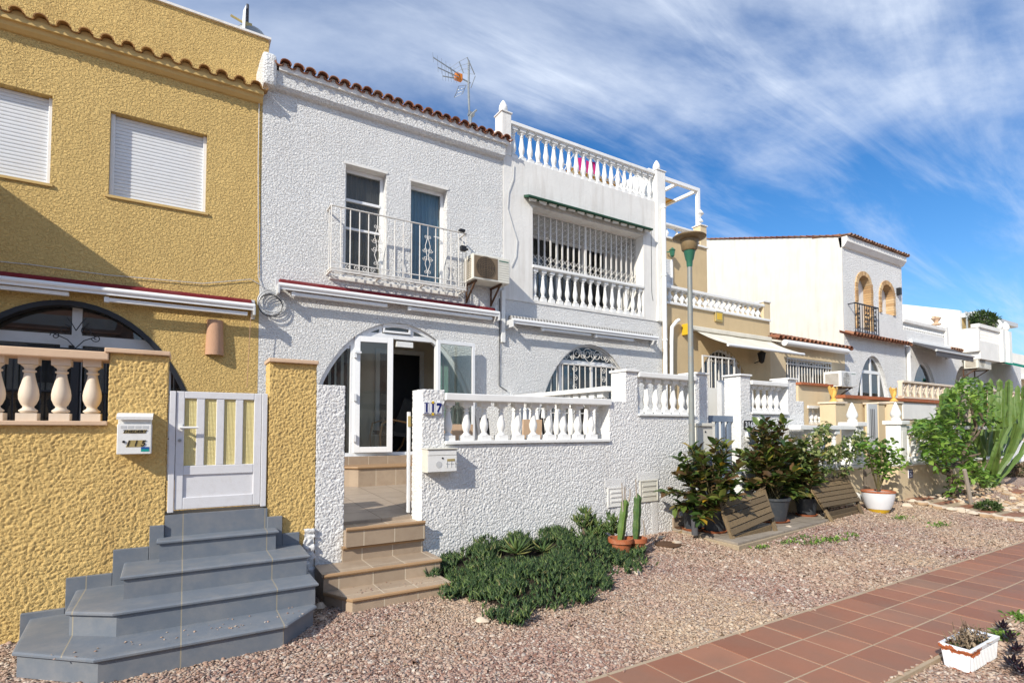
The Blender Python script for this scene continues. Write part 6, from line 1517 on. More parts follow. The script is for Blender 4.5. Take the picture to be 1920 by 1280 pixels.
m.build('pierced_blocks', 'ccast', lt)
tw = thing('terrace_wall', 'low beige terrace wall with red brown coping under the pierced balustrade', 'wall', (px_x(1578,yT,750),yT,0)); xc = px_x(1578,yT,750); zc_ = (px_z(1580,748,yT)+px_z(1740,746,yT))/2
MB().box(xc,30,yT-.02,yT+.2,-.1,zc_-.06).build('wall', 'beige2', tw); MB().box(xc-.02,30,yT-.10,yT+.25,zc_-.06,zc_+.02).build('coping', 'terra', tw)
MB().box(px_x(1690,yT-.03),px_x(1752,yT-.03),yT-.05,yT-.021,px_z(1720,786,yT),zc_-.1).build('white_panel', 'wpl2', tw)
# beige wall pieces beside 118
YB2 = 6.3
tw = thing('terrace_wall', 'beige terrace wall with brown coping right of the rough white wall', 'wall', (px_x(1497,YB2,740),YB2,0)); xa = px_x(1497,YB2,740); zc_ = (px_z(1500,718,YB2)+px_z(1540,727,YB2))/2
xw0, xw1 = px_x(1516,YB2,780), px_x(1549,YB2,780); zwa, zwb = px_z(1530,795,YB2), px_z(1530,763,YB2)
MB().panel([(xa,-.1),(px_x(1556,YB2,740),-.1),(px_x(1556,YB2,740),zc_),(xa,zc_)], [[(xw0,zwa),(xw1,zwa),(xw1,zwb),(xw0,zwb)]], YB2, YB2+.22).build('wall', 'beige2', tw)
MB().box(xa-.02,px_x(1556,YB2,740),YB2-.08,YB2+.26,zc_,zc_+.05).build('coping', 'terra', tw)
balusters('slim', tw, lin(xw0+.1,xw1-.1,4), YB2+.1, zwa, zwb, .95); MB().box(xw0-.04,xw1+.04,YB2-.03,YB2+.2,zwb-.03,zwb+.03).build('lintel', 'wcast', tw)
MB().box(xa,px_x(1556,YB2),YB2+.6,YB2+.7,-.1,zc_-.2).build('back_wall', 'wpl', tw)
def eagle(label, px_, py0, py1, Y):
    x = px_x(px_,Y,py0); z0 = px_z(px_,py0,Y); hh = px_z(px_,py1,Y)-z0; t = thing('eagle_statue', label, 'statue', (x,Y,z0)); y = Y
    MB().lathe([(.26*hh,0),(.27*hh,.05*hh),(.18*hh,.10*hh),(.13*hh,.2*hh),(.15*hh,.26*hh)], (x,y,z0), 12).build('base', 'statue', t, smooth=True)
    b = MB(); b.tube([(x-.1*hh,y,z0+.2*hh),(x-.02*hh,y,z0+.42*hh),(x+.03*hh,y,z0+.62*hh),(x-.02*hh,y,z0+.78*hh),(x-.10*hh,y-.03*hh,z0+.86*hh),(x-.2*hh,y-.05*hh,z0+.83*hh)], [.06*hh,.17*hh,.18*hh,.12*hh,.10*hh,.02*hh], 10); b.build('body', 'statue', t, smooth=True)
    for s in (-1,1):
        w_ = MB(); w_.add([(x+s*.05*hh,y-.08*hh,z0+.62*hh),(x+s*.42*hh,y+.0,z0+1.05*hh),(x+s*.62*hh,y+.02*hh,z0+.92*hh),(x+s*.48*hh,y+.02*hh,z0+.55*hh),(x+s*.20*hh,y,z0+.26*hh),(x+s*.12*hh,y+.12*hh,z0+.5*hh),(x+s*.46*hh,y+.12*hh,z0+.86*hh)], [(0,1,6),(1,2,6),(2,3,6),(3,4,5),(3,5,6),(0,6,5),(0,5,4),(0,4,3),(0,3,2),(0,2,1)]); w_.build('wing', 'statue', t)
eagle('ochre eagle statue on the left beige post by the terrace stairs', 1563, 753, 724, 6.0)
eagle('ochre eagle statue on the right beige post behind the white finial', 1676, 752, 726, 6.6)
for px0, px1, py, Y, lab in ((1553,1586,754,5.85,'beige post carrying the left eagle statue'),(1640,1660,755,6.6,'slim beige post left of the right eagle statue'),(1663,1692,754,6.45,'beige post carrying the right eagle statue')):
    x0, x1 = px_x(px0,Y,800), px_x(px1,Y,800); d = .28; x0 = px_x((px0+px1)/2-2,Y,800); z_ = px_z(px1,py,Y); t_ = thing('garden_pillar', lab, 'pillar', (x0,Y,0)); MB().box(x0,x1,Y,Y+.32,-.1,z_-.03).build('shaft', 'beige2', t_); MB().box(x0-.03,x1+.03,Y-.03,Y+.35,z_-.03,z_+.01).build('cap', 'ccast', t_)
# beige plinths with white balustrades and posts
YP = 5.12
def white_post(label, px0, px1, pyb, pyt, Y, niche=True):
    x0, x1 = px_x(px0,Y,850), px_x(px1,Y,850); z0, z1 = px_z(px0,pyb,Y), px_z(px0,pyt,Y); w_ = x1-x0
    t = thing('gate_post', label, 'post', (x0,Y,z0)); m = MB(); m.box(x0,x1,Y,Y+w_,z0,z1); m.build('shaft', 'wcast', t, bevel=.015)
    MB().box(x0-.03,x1+.03,Y-.03,Y+w_+.03,z0-.0,z0+.05).build('base', 'wcast', t, bevel=.01); MB().box(x0-.04,x1+.04,Y-.04,Y+w_+.04,z1-.06,z1+.02).build('cap', 'wcast', t, bevel=.012)
    c = ((x0+x1)/2, Y+w_/2, z1+.02); s = w_/.34; s *= .8; MB().lathe([(.13*s,0),(.14*s,.03),(.10*s,.06),(.145*s,.10),(.155*s,.14),(.13*s,.19),(.08*s,.28),(.03*s,.36),(.0,.38)], c, 12).build('finial', 'wcast', t, smooth=True)
    MB().box(x0+w_*.2,x1-w_*.2,Y-.006,Y+.002,z0+.15,z1-.18).build('raised_panel', 'wcast', t, bevel=.004); MB().box(x0-.006,x0+.002,Y+w_*.2,Y+w_*.8,z0+.15,z1-.18).build('raised_panel', 'wcast', t, bevel=.004)
    return x0, x1, z0, z1
pa = white_post('white cast post with pointed finial left of the small stairs', 1607, 1621, 872, 793, YP)
pb = white_post('white cast post with pointed finial at the corner of the beige plinth', 1690, 1702, 872, 790, YP-.18)
xa = px_x(1500,YP,900); xb_ = px_x(1617,YP,900); zp_ = px_z(1600,878,YP)
t_ = thing('garden_wall', 'low beige plinth with white balusters behind the second slatted frame', 'wall', (xa,YP,0)); MB().box(xa,xb_,YP-.02,YP+.26,-.1,zp_).build('plinth', 'beige2', t_, bevel=.01)
MB().box(xa,xb_,YP-.04,YP+.28,zp_,zp_+.05).build('ledge', 'wcast', t_, bevel=.01); zr = px_z(1560,797,YP); MB().box(xa+.05,pa[0],YP+.0,YP+.22,zr-.08,zr).build('handrail', 'wcast', t_, bevel=.01)
balusters('white', t_, lin(px_x(1530,YP,830),px_x(1574,YP,830),3), YP+.1, zp_+.05, zr-.08, 1.0)
Y2 = YP-.18; xc = px_x(1698,Y2,900); zp2_ = px_z(1698,873,Y2); xe_ = 17.5
t_ = thing('garden_wall', 'beige corner plinth with white balusters and a blue number tile', 'wall', (xc,Y2,0)); MB().box(xc-.30,xe_,Y2,Y2+.30,-.1,zp2_).build('plinth', 'beige2', t_, bevel=.01)
MB().box(xc-.02-.3,xe_,Y2-.03,Y2+.32,zp2_,zp2_+.05).build('ledge', 'wcast', t_, bevel=.01); MB().box(pb[1],xe_,Y2+.02,Y2+.24,zr-.08,zr).build('handrail', 'wcast', t_, bevel=.01)
balusters('white', t_, [pb[1]+.28+.29*k for k in range(10)], Y2+.12, zp2_+.05, zr-.08, 1.0)
q = at(1707.5,792+35,Y=Y2-.01); q = at(1707,891-0,Y=Y2-.01) if False else at(1707.5,890,Y=Y2-.012)
q = at(1707,889,Y=Y2-.012)
m = MB(); m.box(q.x-.07,q.x+.10,Y2-.012,Y2+.005,q.z-.07,q.z+.10); nt = m.build('number_tile', 'tile_w'); WL[nt.name] = Vector(); tag(nt, 'small blue and white number tile on the beige corner plinth', 'number sign')
m = MB()
for a_, b_, c_, d_ in ((-.07,.10,-.07,-.05),(-.07,.10,.08,.10),(-.07,-.05,-.05,.08),(.08,.10,-.05,.08)): m.box(q.x+a_,q.x+b_,Y2-.015,Y2-.012,q.z+c_,q.z+d_)
m.build('tile_border', 'navy', nt); text_mesh('121', .10, 'navy', nt, (q.x+.015,Y2-.014,q.z+.015), bold=.003)
# inner entrance of the beige plot
yi = 6.2; t_ = thing('garden_gate', 'grey metal gate with vertical panels at the top of the small stairs', 'gate', (px_x(1628,yi,800),yi,.6)); x0, x1 = px_x(1629,yi,800), px_x(1646,yi,800); z0, z1 = px_z(1638,850,yi), px_z(1638,757,yi)
MB().box(x0,x1,yi,yi+.04,z0,z1).build('gate_frame', 'galu', t_); m = MB()
for k in range(3): a = x0+.1+(x1-x0-.2)*k/3; m.box(a,a+(x1-x0-.2)/3-.05,yi-.006,yi+.0,z0+.35,z1-.12)
m.build('panel', 'greyfab', t_)
t_ = thing('garden_stairs', 'small beige stairs between the two white posts', 'steps', (12.1,5.2,0))
for k in range(4): MB().box(pa[1]-.1,xc-.28,YP+.05+.28*k,6.6,.1+.17*k if k else 0,.27+.17*k).build('step', 'beigestep', t_)

# ================================================================== gate, pillar and wall of 118
y = YW+.14; x0, x1 = px_x(1331,y,850), px_x(1384,y,850); z1 = px_z(1355,779,y); z0 = .28
t_ = thing('garden_gate', 'blue grey metal gate with open vertical slots beside the lamp post', 'gate', (x0,y,z0))
m = MB(); m.box(x0,x0+.06,y,y+.04,z0,z1); m.box(x1-.06,x1,y,y+.04,z0,z1); m.box(x0+.06,x1-.06,y,y+.04,z1-.10,z1); m.box(x0+.06,x1-.06,y,y+.04,z0,z0+.1); m.box(x0+.06,x1-.06,y,y+.04,z0+.42,z0+.5); m.build('gate_frame', 'bluegate', t_, bevel=.004)
m = MB()
for k in range(1,4): x = x0+.06+(x1-x0-.12)*k/4; m.box(x-.028,x+.028,y+.004,y+.036,z0+.5,z1-.1)
m.build('bars', 'bluegate', t_); MB().box(x0+.06,x1-.06,y+.01,y+.03,z0+.1,z0+.42).build('lower_panel', 'bluegate', t_)
MB().box(x0+.05,x1-.05,y+.6,y+.62,z0,z1-.05).build('backing_sheet', 'galu', thing('screen', 'pale translucent sheet standing behind the blue grey gate', 'screen', (x0,y+.6,z0)))
gp = thing('garden_wall', 'rough white stucco wall of house 316 with pillar and short balustrade', 'wall', (xw(1390),YW,0))
xa0, xa1 = xw(1390), xw(1409); xb0, xb1 = xw(1479), xw(1495); xc1 = xw(1509); zA_ = zw(1400,705); zB_ = (zw(1410,777)+zw(1478,778))/2; zC_ = zw(1487,712); zD_ = zw(1500,752)
stucco_wall('wall', [(xa0,xa1,-.05,zA_),(xa1,xb0,-.05,zB_),(xb0,xb1,-.05,zC_),(xb1,xc1,-.05,zD_)], YW, YW+.30, 'wst_near', gp, amp=.009, res=.011, s=88)
MB().box(xa0-.03,xa1+.015,YW-.03,YW+.33,zA_,zA_+.03).build('coping', 'wcast', gp, bevel=.006); MB().box(xb0-.012,xb1+.02,YW-.03,YW+.33,zC_,zC_+.03).build('coping', 'wcast', gp, bevel=.006)
zr_ = (zw(1412,713)+zw(1478,718))/2; MB().box(xa1+.016,xb0-.013,YW-.03,YW+.22,zr_-.07,zr_).build('handrail', 'wcast', gp, bevel=.01); MB().box(xa1+.002,xb0-.002,YW-.03,YW+.25,zB_+.003,zB_+.035).build('ledge', 'wcast', gp, bevel=.008)
balusters('white', gp, lin(xw(1419,740),xw(1465,740),5), YW+.10, zB_+.035, zr_-.07, .82)
q0, q1 = at(1397,805,Y=YW-.02), at(1412,788,Y=YW-.02); m = MB(); m.box(q0.x,q1.x,YW-.02,YW+.01,q0.z,q1.z); nt = m.build('number_sign', 'blk', bevel=.003); WL[nt.name] = Vector(); tag(nt, 'black number plate 316 with white figures on the rough white wall', 'number sign')
for k in range(3): text_mesh('316'[k], .13, 'tile_w', nt, (q0.x+(q1.x-q0.x)*(k+.5)/3, YW-.021, (q0.z+q1.z)/2), bold=.002)
q = at(1404,819,Y=YW-.03); m = MB(); m.lathe([(.075,0),(.075,.05),(.05,.07),(0,.075)], (0,0,0), 16); m.v = [(q.x+a*.75,YW-.0-c,q.z+b*1.1) for a,b,c in m.v]; tag(m.build('bulkhead_light', 'wplastic', smooth=True), 'oval white bulkhead light below the black number plate', 'light')
q0, q1 = at(1309,855,Y=YW-.12), at(1336,793,Y=YW-.12); t_ = thing('meter_box', 'cream plastic meter box on the wall next to the blue grey gate', 'box', (q0.x,YW,q0.z)); MB().box(q0.x,q1.x,YW-.12,YW+.01,q0.z,q1.z-.05).build('body', 'plastic', t_, bevel=.008); MB().box(q0.x-.02,q1.x+.02,YW-.15,YW+.01,q1.z-.048,q1.z).build('lid', 'plastic', t_, bevel=.006)
m = MB(); m.tube([((q0.x+q1.x)/2,YW-.118,q1.z-.13),((q0.x+q1.x)/2,YW-.128,q1.z-.13)], .014, 8); m.build('lock', 'blk', t_)
# interior walls seen above the gate
t_ = thing('terrace_wall', 'smooth white terrace wall seen over the blue grey gate', 'wall', (xw(1330),YW+1.2,0)); y = YW+1.3
MB().box(px_x(1318,y,740),px_x(1352,y,740),y,y+.2,.2,px_z(1340,727,y)).build('wall', 'wpl2', t_); MB().box(px_x(1353,y-.3,740),px_x(1374,y-.3,740),y-.3,y-.2,.2,px_z(1360,713,y-.3)).build('panel', 'galu', t_)
MB().box(XB[2]-2.5,XB[3]-.2,YW+.4,YF-.1,-.1,.95).build('floor', 'slab', thing('terrace', 'raised terrace floor of the beige and white neighbours', 'terrace', (XB[2],YW+.4,0)))
# paved patch with pots
sp_ = thing('paved_patch', 'raised grey tiled patch with the potted rubber plants', 'paving', (6.2,4.9,0)); c_ = [gr(1240,988,.05), gr(1385,1022,.05), gr(1556,977,.05)]
zs = .17; poly = [(at(1240,985,Z=zs).x, YW-.02),(at(1385,1018,Z=zs).x, at(1385,1018,Z=zs).y),(at(1556,974,Z=zs).x, at(1556,974,Z=zs).y),(9.9,YW-.02)]
MB().prism(poly, -.05, zs-.03).build('edge', 'mortar', sp_, bevel=.01); MB().prism([(a+.01,b+.02) for a,b in poly[:3]]+[poly[3]], zs-.0295, zs).build('tiles', 'slab', sp_, bevel=.004)
MB().box(poly[0][0],xw(1330),YW-.045,YW-.021,zs,zs+.15).build('skirting', 'beigestep', sp_)

# ================================================================== street lamp
def street_lamp():
    Y = 5.10; b = at(1299,960,Y=Y); x = b.x; zt = px_z(1293,440,Y); zh = px_z(1294,497,Y)
    t = thing('street_lamp', 'tall grey street lamp with green cup and flared ochre hood', 'street lamp', (x,Y,0))
    m = MB(); m.tube([(x,Y,.05),(x-.0,Y,1.1),(x-.0,Y,zh)], [.045,.043,.034], 14); m.build('pole', 'steelpost', t, smooth=True)
    m = MB(); m.tube([(x,Y,.1),(x,Y,.55)], .055, 12); m.build('pole_base', 'steelpost', t, smooth=True)
    H = zt-zh
    m = MB(); m.lathe([(.036,-.03),(.042,0),(.044,.12*H),(.058,.18*H),(.086,.50*H),(.09,.52*H),(.08,.53*H)], (x,Y,zh), 24); m.build('lamp_cup', 'lampgreen', t, smooth=True)
    m = MB(); m.lathe([(.09,.46*H),(.108,.50*H),(.132,.86*H),(.13,.87*H),(.10,.50*H)], (x,Y,zh), 28); m.build('lamp_housing', 'lamptan', t, smooth=True)
    m = MB(); m.lathe([(.13,.82*H),(.19,.84*H),(.228,.88*H),(.235,.91*H),(.215,.945*H),(.13,.99*H),(.05,1.02*H),(.0,1.025*H)], (x,Y,zh), 32); m.build('lamp_hood', 'lamptan', t, smooth=True)
street_lamp()

# ================================================================== pots and plants
def pot(t, x, y, z, rt, rb, h, mat, rim=.012, soil=True, rimh=.035):
    m = MB(); m.lathe([(rb,0),(rt-.006,h-rimh),(rt+rim,h-rimh),(rt+rim,h),(rt-.012,h),(rt-.022,h-.05),(rt*.5,h-.05)], (x,y,z), 28); m.build('pot', mat, t, smooth=True)
    if soil: m = MB(); m.lathe([(rt-.018,h-.05),(rt-.02,h-.045),(0,h-.03)], (x,y,z), 18); m.build('soil', 'soil', t, smooth=True)
def saucer(t, x, y, z, r, mat='terra'):
    m = MB(); m.lathe([(r*.85,0),(r,.03),(r-.01,.032),(r*.8,.012),(0,.01)], (x,y,z), 28); m.build('saucer', mat, t, smooth=True)

def rubber_plant(label, potspec, C, Rd, nst, N, L, group=None):
    x, y, z, rt, rb, h = potspec
    t = thing('rubber_plant', label, 'potted plant', (x,y,z)); saucer(t, x, y, z, rt*.98); pot(t, x, y, z+.012, rt, rb, h, 'dkgrey')
    ms = MB(); LP, LD = [], []
    for k in range(nst):
        a = 2.4*k+R.uniform(-.4,.4); e = -.75+1.7*((k*7)%nst+.5)/nst; q = math.sqrt(max(.03,1-e*e*.9))*R.uniform(.45,1.0)
        end = Vector((C[0]+Rd[0]*q*math.cos(a), C[1]+Rd[1]*q*math.sin(a), C[2]+Rd[2]*e))
        b = Vector((x+R.uniform(-.3,.3)*rt, y+R.uniform(-.3,.3)*rt, z+h-.03)); mid = b.lerp(end, .5)+Vector((0,0,.12*R.uniform(.2,1)))
        pts = [b.lerp(mid,.5)*.5+b*.5, b.lerp(mid,.6), mid, mid.lerp(end,.6), end]; pts[0] = b
        ms.tube(pts, [.011,.009,.008,.006,.005], 5)
        nl = int(N/nst)
        for i in range(nl):
            f = .42+.58*(i+R.random())/nl; s = f*4; j = min(3,int(s)); p = pts[j].lerp(pts[j+1], s-j)
            ang = i*2.4+R.uniform(-.4,.4); d = (pts[min(4,j+1)]-pts[j]).normalized()
            dv = Vector((math.cos(ang), math.sin(ang), R.uniform(-.35,.55)))*1.0+d*(.55 if i < nl-3 else 1.2)
            LP.append(tuple(p)); LD.append(tuple(dv))
    ms.build('stems', 'twig', t, smooth=True)
    n = len(LP); leaves('leaves', 'ficus', LP, LD, NR.uniform(.7,1.2,n)*L, NR.uniform(.62,.85,n), t)
    return t
f1 = gr(1352,1003,.03); zs = .17
p1 = at(1352,1001,Z=zs); p1 = Vector((p1.x+.05,p1.y+.16,zs))
C1 = at(1318,905,Y=p1.y)
rubber_plant('rubber plant in a dark grey pot behind the nearer slatted wooden frame', (p1.x+.02,p1.y,zs,.175,.13,.30), (C1.x-.0,p1.y+.0,C1.z-.02), (.72,.46,.60), 46, 900, .165)
# second dark pot without a crown of its own and a short post
t_ = thing('plant_pot', 'tall dark grey pot half hidden left of the rubber plant', 'pot', (p1.x-.22,p1.y+.28,zs)); saucer(t_, p1.x-.12, p1.y+.25, zs, .16); pot(t_, p1.x-.12, p1.y+.25, zs+.012, .15, .115, .34, 'dkgrey')
q = at(1303,992,Y=p1.y-.0); m = MB(); m.tube([(q.x,p1.y,zs),(q.x-.01,p1.y,zs+.22)], .045, 10); tag(m.build('post_stub', 'greyfab', smooth=True), 'short dark round stub standing on the tiled patch', 'post')
p2 = Vector((at(1462,965,Z=zs).x-.35, 5.0, zs)); C2 = at(1466,866,Y=4.98)
rubber_plant('large rubber plant in a grey pot between the two slatted wooden frames', (at(1448,950,Y=4.95).x,4.95,zs,.25,.18,.36), (at(1455,868,Y=4.95).x,4.97,at(1455,868,Y=4.95).z), (.80,.40,.72), 54, 1150, .165)
rubber_plant('lower bushy rubber plant in a dark pot beside the farther slatted frame', (at(1512,955,Y=4.98).x,4.98,zs,.17,.13,.28), (at(1500,890,Y=4.98).x,5.0,at(1500,890,Y=4.98).z), (.52,.34,.44), 24, 460, .155)
# variegated climber on the white balustrade
def climber():
    Y = YP-.16; t = thing('climbing_shrub', 'variegated climbing shrub leaning on the white balustrade', 'shrub', (at(1530,880,Y=Y).x,Y,.2))
    P, D = [], []; m = MB()
    for (cx, cy, rx, ry, n) in ((1540,815,18,16,130),(1522,840,14,26,120),(1560,850,24,16,170),(1590,840,22,24,170),(1610,822,14,18,130),(1575,880,24,10,60),(1530,880,26,14,90),(1545,800,8,12,40),(1505,850,14,30,90)):
        c = at(cx,cy,Y=Y)
        for i in range(n):
            a = R.uniform(0,2*PI); r = math.sqrt(R.random()); q = at(cx+rx*r*math.cos(a), cy+ry*r*math.sin(a), Y=Y-R.uniform(-.08,.22)); P.append(tuple(q)); D.append((R.uniform(-1,1),R.uniform(-1,.4),R.uniform(-1,.5)))
    b = at(1545,890,Y=Y)
    for tx, ty in ((1540,812),(1522,840),(1600,835),(1612,820),(1570,850)): e = at(tx,ty,Y=Y); m.tube([(b.x,Y+.02,.15),(b.x*.5+e.x*.5,Y+.0,(.15+e.z)*.45),tuple(e)], [.012,.009,.004], 5)
    m.build('stems', 'twig', t, smooth=True); n = len(P); leaves('leaves', 'varieg', P, D, NR.uniform(.06,.11,n), NR.uniform(.6,.9,n), t)
climber()
# white glazed pot with small shrub
wp = gr(1661,962); wx, wy, wz = wp.x+.02, wp.y+.12, wp.z
t_ = thing('potted_shrub', 'small leafy shrub in a white glazed bowl pot with yellow rim', 'potted plant', (wx,wy,wz))
m = MB(); m.lathe([(.135,0),(.15,.02),(.18,.08)], (wx,wy,wz), 28); m.build('pot_foot', 'yglz', t_, smooth=True)
m = MB(); m.lathe([(.179,.07),(.215,.16),(.245,.28),(.25,.34),(.24,.352)], (wx,wy,wz), 32); m.build('pot', 'glazew', t_, smooth=True) if 'glazew' in M else m.build('pot', 'tile_w', t_, smooth=True)
m = MB(); m.lathe([(.245,.342),(.262,.355),(.258,.375),(.225,.375),(.21,.34)], (wx,wy,wz), 32); m.build('pot_rim', 'terra', t_, smooth=True); m = MB(); m.lathe([(.215,.335),(.0,.345)], (wx,wy,wz), 18); m.build('soil', 'soil', t_)
m = MB(); P, D = [], []
for (px_, py) in ((1625,838),(1640,855),(1655,832),(1668,848),(1650,870),(1672,870),(1632,872),(1660,884),(1645,845),(1680,862)):
    e = at(px_,py,Y=wy+R.uniform(-.25,.25)); b = Vector((wx,wy,wz+.37)); m.tube([b, b.lerp(e,.5)+Vector((R.uniform(-.05,.05),0,.05)), e], [.012,.008,.004], 5)
    for i in range(46): P.append(tuple(e+Vector((R.gauss(0,.08),R.gauss(0,.09),R.gauss(0,.06))))); D.append((R.uniform(-1,1),R.uniform(-1,1),R.uniform(-.3,.7)))
m.build('stems', 'twig', t_, smooth=True); n = len(P); leaves('leaves', 'lime', P, D, NR.uniform(.08,.13,n), NR.uniform(.65,.9,n), t_)
dpn = thing('drain_pipe', 'white elbow drain pipe lying beside the farther slatted frame', 'pipe', gr(1620,945)); m = MB(); m.tube([at(1605,928,Y=4.95),at(1618,935,Y=4.9),at(1630,942,Y=4.8),at(1633,953,Y=4.72)], .055, 12); m.build('pipe', 'wplastic', dpn, smooth=True)

# cactus pots and succulent bed
def star(r, n, a0=0): return [(r*(1 if i%2 == 0 else .45)*math.cos(a0+PI*i/n), r*(1 if i%2 == 0 else .45)*math.sin(a0+PI*i/n)) for i in range(2*n)]
def column(m, pts, r, n=5, a0=0, tip=True, wob=.1):
    """ribbed column along points"""
    P = [Vector(p) for p in pts]; Q = []
    for i in range(len(P)-1):
        k = 5
        for j in range(k): Q.append(P[i].lerp(P[i+1], j/k))
    Q.append(P[-1]); N = len(Q); sec = star(1, n, a0); ns = len(sec); vs = []; x = None
    for i, p in enumerate(Q):
        d = (Q[min(i+1,N-1)]-Q[max(i-1,0)]).normalized()
        x = (d.orthogonal() if x is None else x-d*x.dot(d)).normalized(); yv = d.cross(x)
        f = i/(N-1); s = r*(.75+.25*min(1,f*4))*(1 if f < .93 else (math.sqrt(max(0,1-((f-.93)/.07)**2))*.85+.12))*(1+wob*math.sin(i*1.9+a0*7))
        vs += [p+(x*a+yv*b)*s for a, b in sec]
    fs = [(i*ns+k, i*ns+(k+1)%ns, (i+1)*ns+(k+1)%ns, (i+1)*ns+k) for i in range(N-1) for k in range(ns)]+[tuple((N-1)*ns+k for k in range(ns))]
    m.add(vs, fs)
def cactus_pot(label, bx, by, cx, ctop, mat, stems, rt, h):
    g = gr(bx, by); x, y, z = g.x, g.y+rt*.8, g.z; t = thing('cactus_pot', label, 'potted plant', (x,y,z)); pot(t, x, y, z, rt, rt*.74, h, 'terra', .014, True, .05)
    m = MB(); e = at(cx, ctop, Y=y); column(m, [(x-.01,y,z+h-.06),(x*.5+e.x*.5,y,(z+h+e.z)*.5),(e.x,y,e.z)], .050, 4, .4, wob=.09); m.build('stem', mat, t, smooth=False)
    m = MB()
    for a, b, c_, d_ in stems: m.tube([at(a,b,Y=y),at((a+c_)/2+2,(b+d_)/2,Y=y),at(c_,d_,Y=y)], [.014,.011,.007], 5)
    m.build('dead_stem', 'deadstem', t)
cactus_pot('terracotta pot with a light green ribbed cactus in front of the white wall', 1176, 1048, 1173, 935, 'cactus', ((1166,1015,1166,905),(1178,940,1181,915),(1169,1010,1172,912)), .135, .23)
cactus_pot('second terracotta pot with a darker cactus and pale dead stems', 1204, 1043, 1196, 925, 'cactusdk', ((1193,1010,1192,898),(1208,1010,1206,975)), .115, .21)
# succulent ground cover
poly = [gr(*p) for p in ((792,1020),(812,1060),(822,1095),(842,1120),(905,1140),(955,1168),(1010,1150),(1075,1135),(1140,1118),(1128,1095),(1125,1075),(1190,1078),(1180,1052),(1150,1030),(1120,1015))]
poly = [(p.x,p.y) for p in poly]+[(4.15,5.15),(3.9,YW-.03),(2.45,YW-.03)]
def inside(px_, py_):
    r = np.zeros(len(px_), bool); n = len(poly); j = n-1
    for i in range(n):
        xi, yi = poly[i]; xj, yj = poly[j]; c = ((yi > py_) != (yj > py_)) & (px_ < (xj-xi)*(py_-yi)/(yj-yi+1e-12)+xi); r ^= c; j = i
    return r
def edge_dist(x, y):
    d = np.full(len(x), 9.)
    for i in range(len(poly)-4):
        ax_, ay_ = poly[i]; bx_, by_ = poly[i+1]; L2 = (bx_-ax_)**2+(by_-ay_)**2; t = np.clip(((x-ax_)*(bx_-ax_)+(y-ay_)*(by_-ay_))/L2,0,1)
        d = np.minimum(d, np.hypot(x-(ax_+t*(bx_-ax_)), y-(ay_+t*(by_-ay_))))
    return d
def mound(x, y):
    P = np.stack([x*2.1,y*2.1,np.zeros(len(x))],1); P2 = P*3.3+7
    e_ = edge_dist(x,y); return gzn(x,y)+.02+(.12*np.clip(e_/.40,0,1))*(.2+1.0*vnoise(P+3))+.09*np.clip(e_/.2,0,1)*(vnoise(P2)-.3)+.09*np.clip((y-4.6)/.7,0,1)
def ground_cover():
    n = 11500; x = NR.uniform(2.0,4.6,n); y = NR.uniform(3.4,YW-.03,n); q_ = np.stack([x*4.2,y*4.2,x*0],1); k = inside(x+.42*(vnoise(q_)-.5)+.04*NR.normal(0,1,n),y+.5*(vnoise(q_+13)-.5)+.04*NR.normal(0,1,n)) & (y > 3.62); x, y = x[k], y[k]
    hole = (np.hypot((x-at(970,1030,Y=4.95).x)/.30,(y-4.95)/.16) < 1) | (np.hypot((x-at(1020,1028,Y=5.0).x)/.22,(y-5.0)/.12) < 1)
    x, y = x[~hole], y[~hole]; q_ = np.stack([x*5,y*5,x*0+3],1); kp = (vnoise(q_) > .27)|(NR.rand(len(x)) < .25); x, y = x[kp], y[kp]; z = mound(x, y); N = len(x)
    tz = NR.uniform(-.035,.03,N); B = np.stack([x,y,z+tz],1); lean = np.stack([NR.normal(0,.35,N),NR.normal(-.12,.35,N),np.ones(N)],1)
    P, D, Ls = [], [], []
    for j in range(7):
        a = j*2.4+NR.uniform(0,6.3,N); spread = NR.uniform(.35,1.1,N) if j else np.zeros(N)+.05
        P.append(B+lean*(.006*j)[...,None] if False else B+lean*(.006*j)); D.append(np.stack([lean[:,0]+spread*np.cos(a),lean[:,1]+spread*np.sin(a),lean[:,2]*.9],1)); Ls.append(NR.uniform(.035,.07,N))
    P = np.concatenate(P); D = np.concatenate(D); Ls = np.concatenate(Ls)
    o = leaves('ground_cover', 'leafcover', P, D, Ls, NR.uniform(.9,1.5,len(P)), None, blade=True)
    tag(o, 'dense dark green succulent ground cover spilling from the white wall onto the gravel', 'ground cover', kind='stuff')
    # earth under it
    g = 46; xs = np.linspace(2.0,4.6,g); ys = np.linspace(3.4,YW-.02,g); X, Y_ = np.meshgrid(xs,ys,indexing='ij'); xf_, yf_ = X.ravel(), Y_.ravel(); ins = inside(xf_,yf_)
    Z = np.where(ins, mound(xf_,yf_)-.04-.05*np.clip(1-edge_dist(xf_,yf_)/.25,0,1), gzn(xf_,yf_)-.03); V = np.stack([xf_,yf_,Z],1)
    F = [(i*g+j,(i+1)*g+j,(i+1)*g+j+1,i*g+j+1) for i in range(g-1) for j in range(g-1) if ins[i*g+j] or ins[(i+1)*g+j+1]]
    tag(npmesh('planting_bed', V, F, 'soil', smooth=True), kind='structure')
ground_cover()
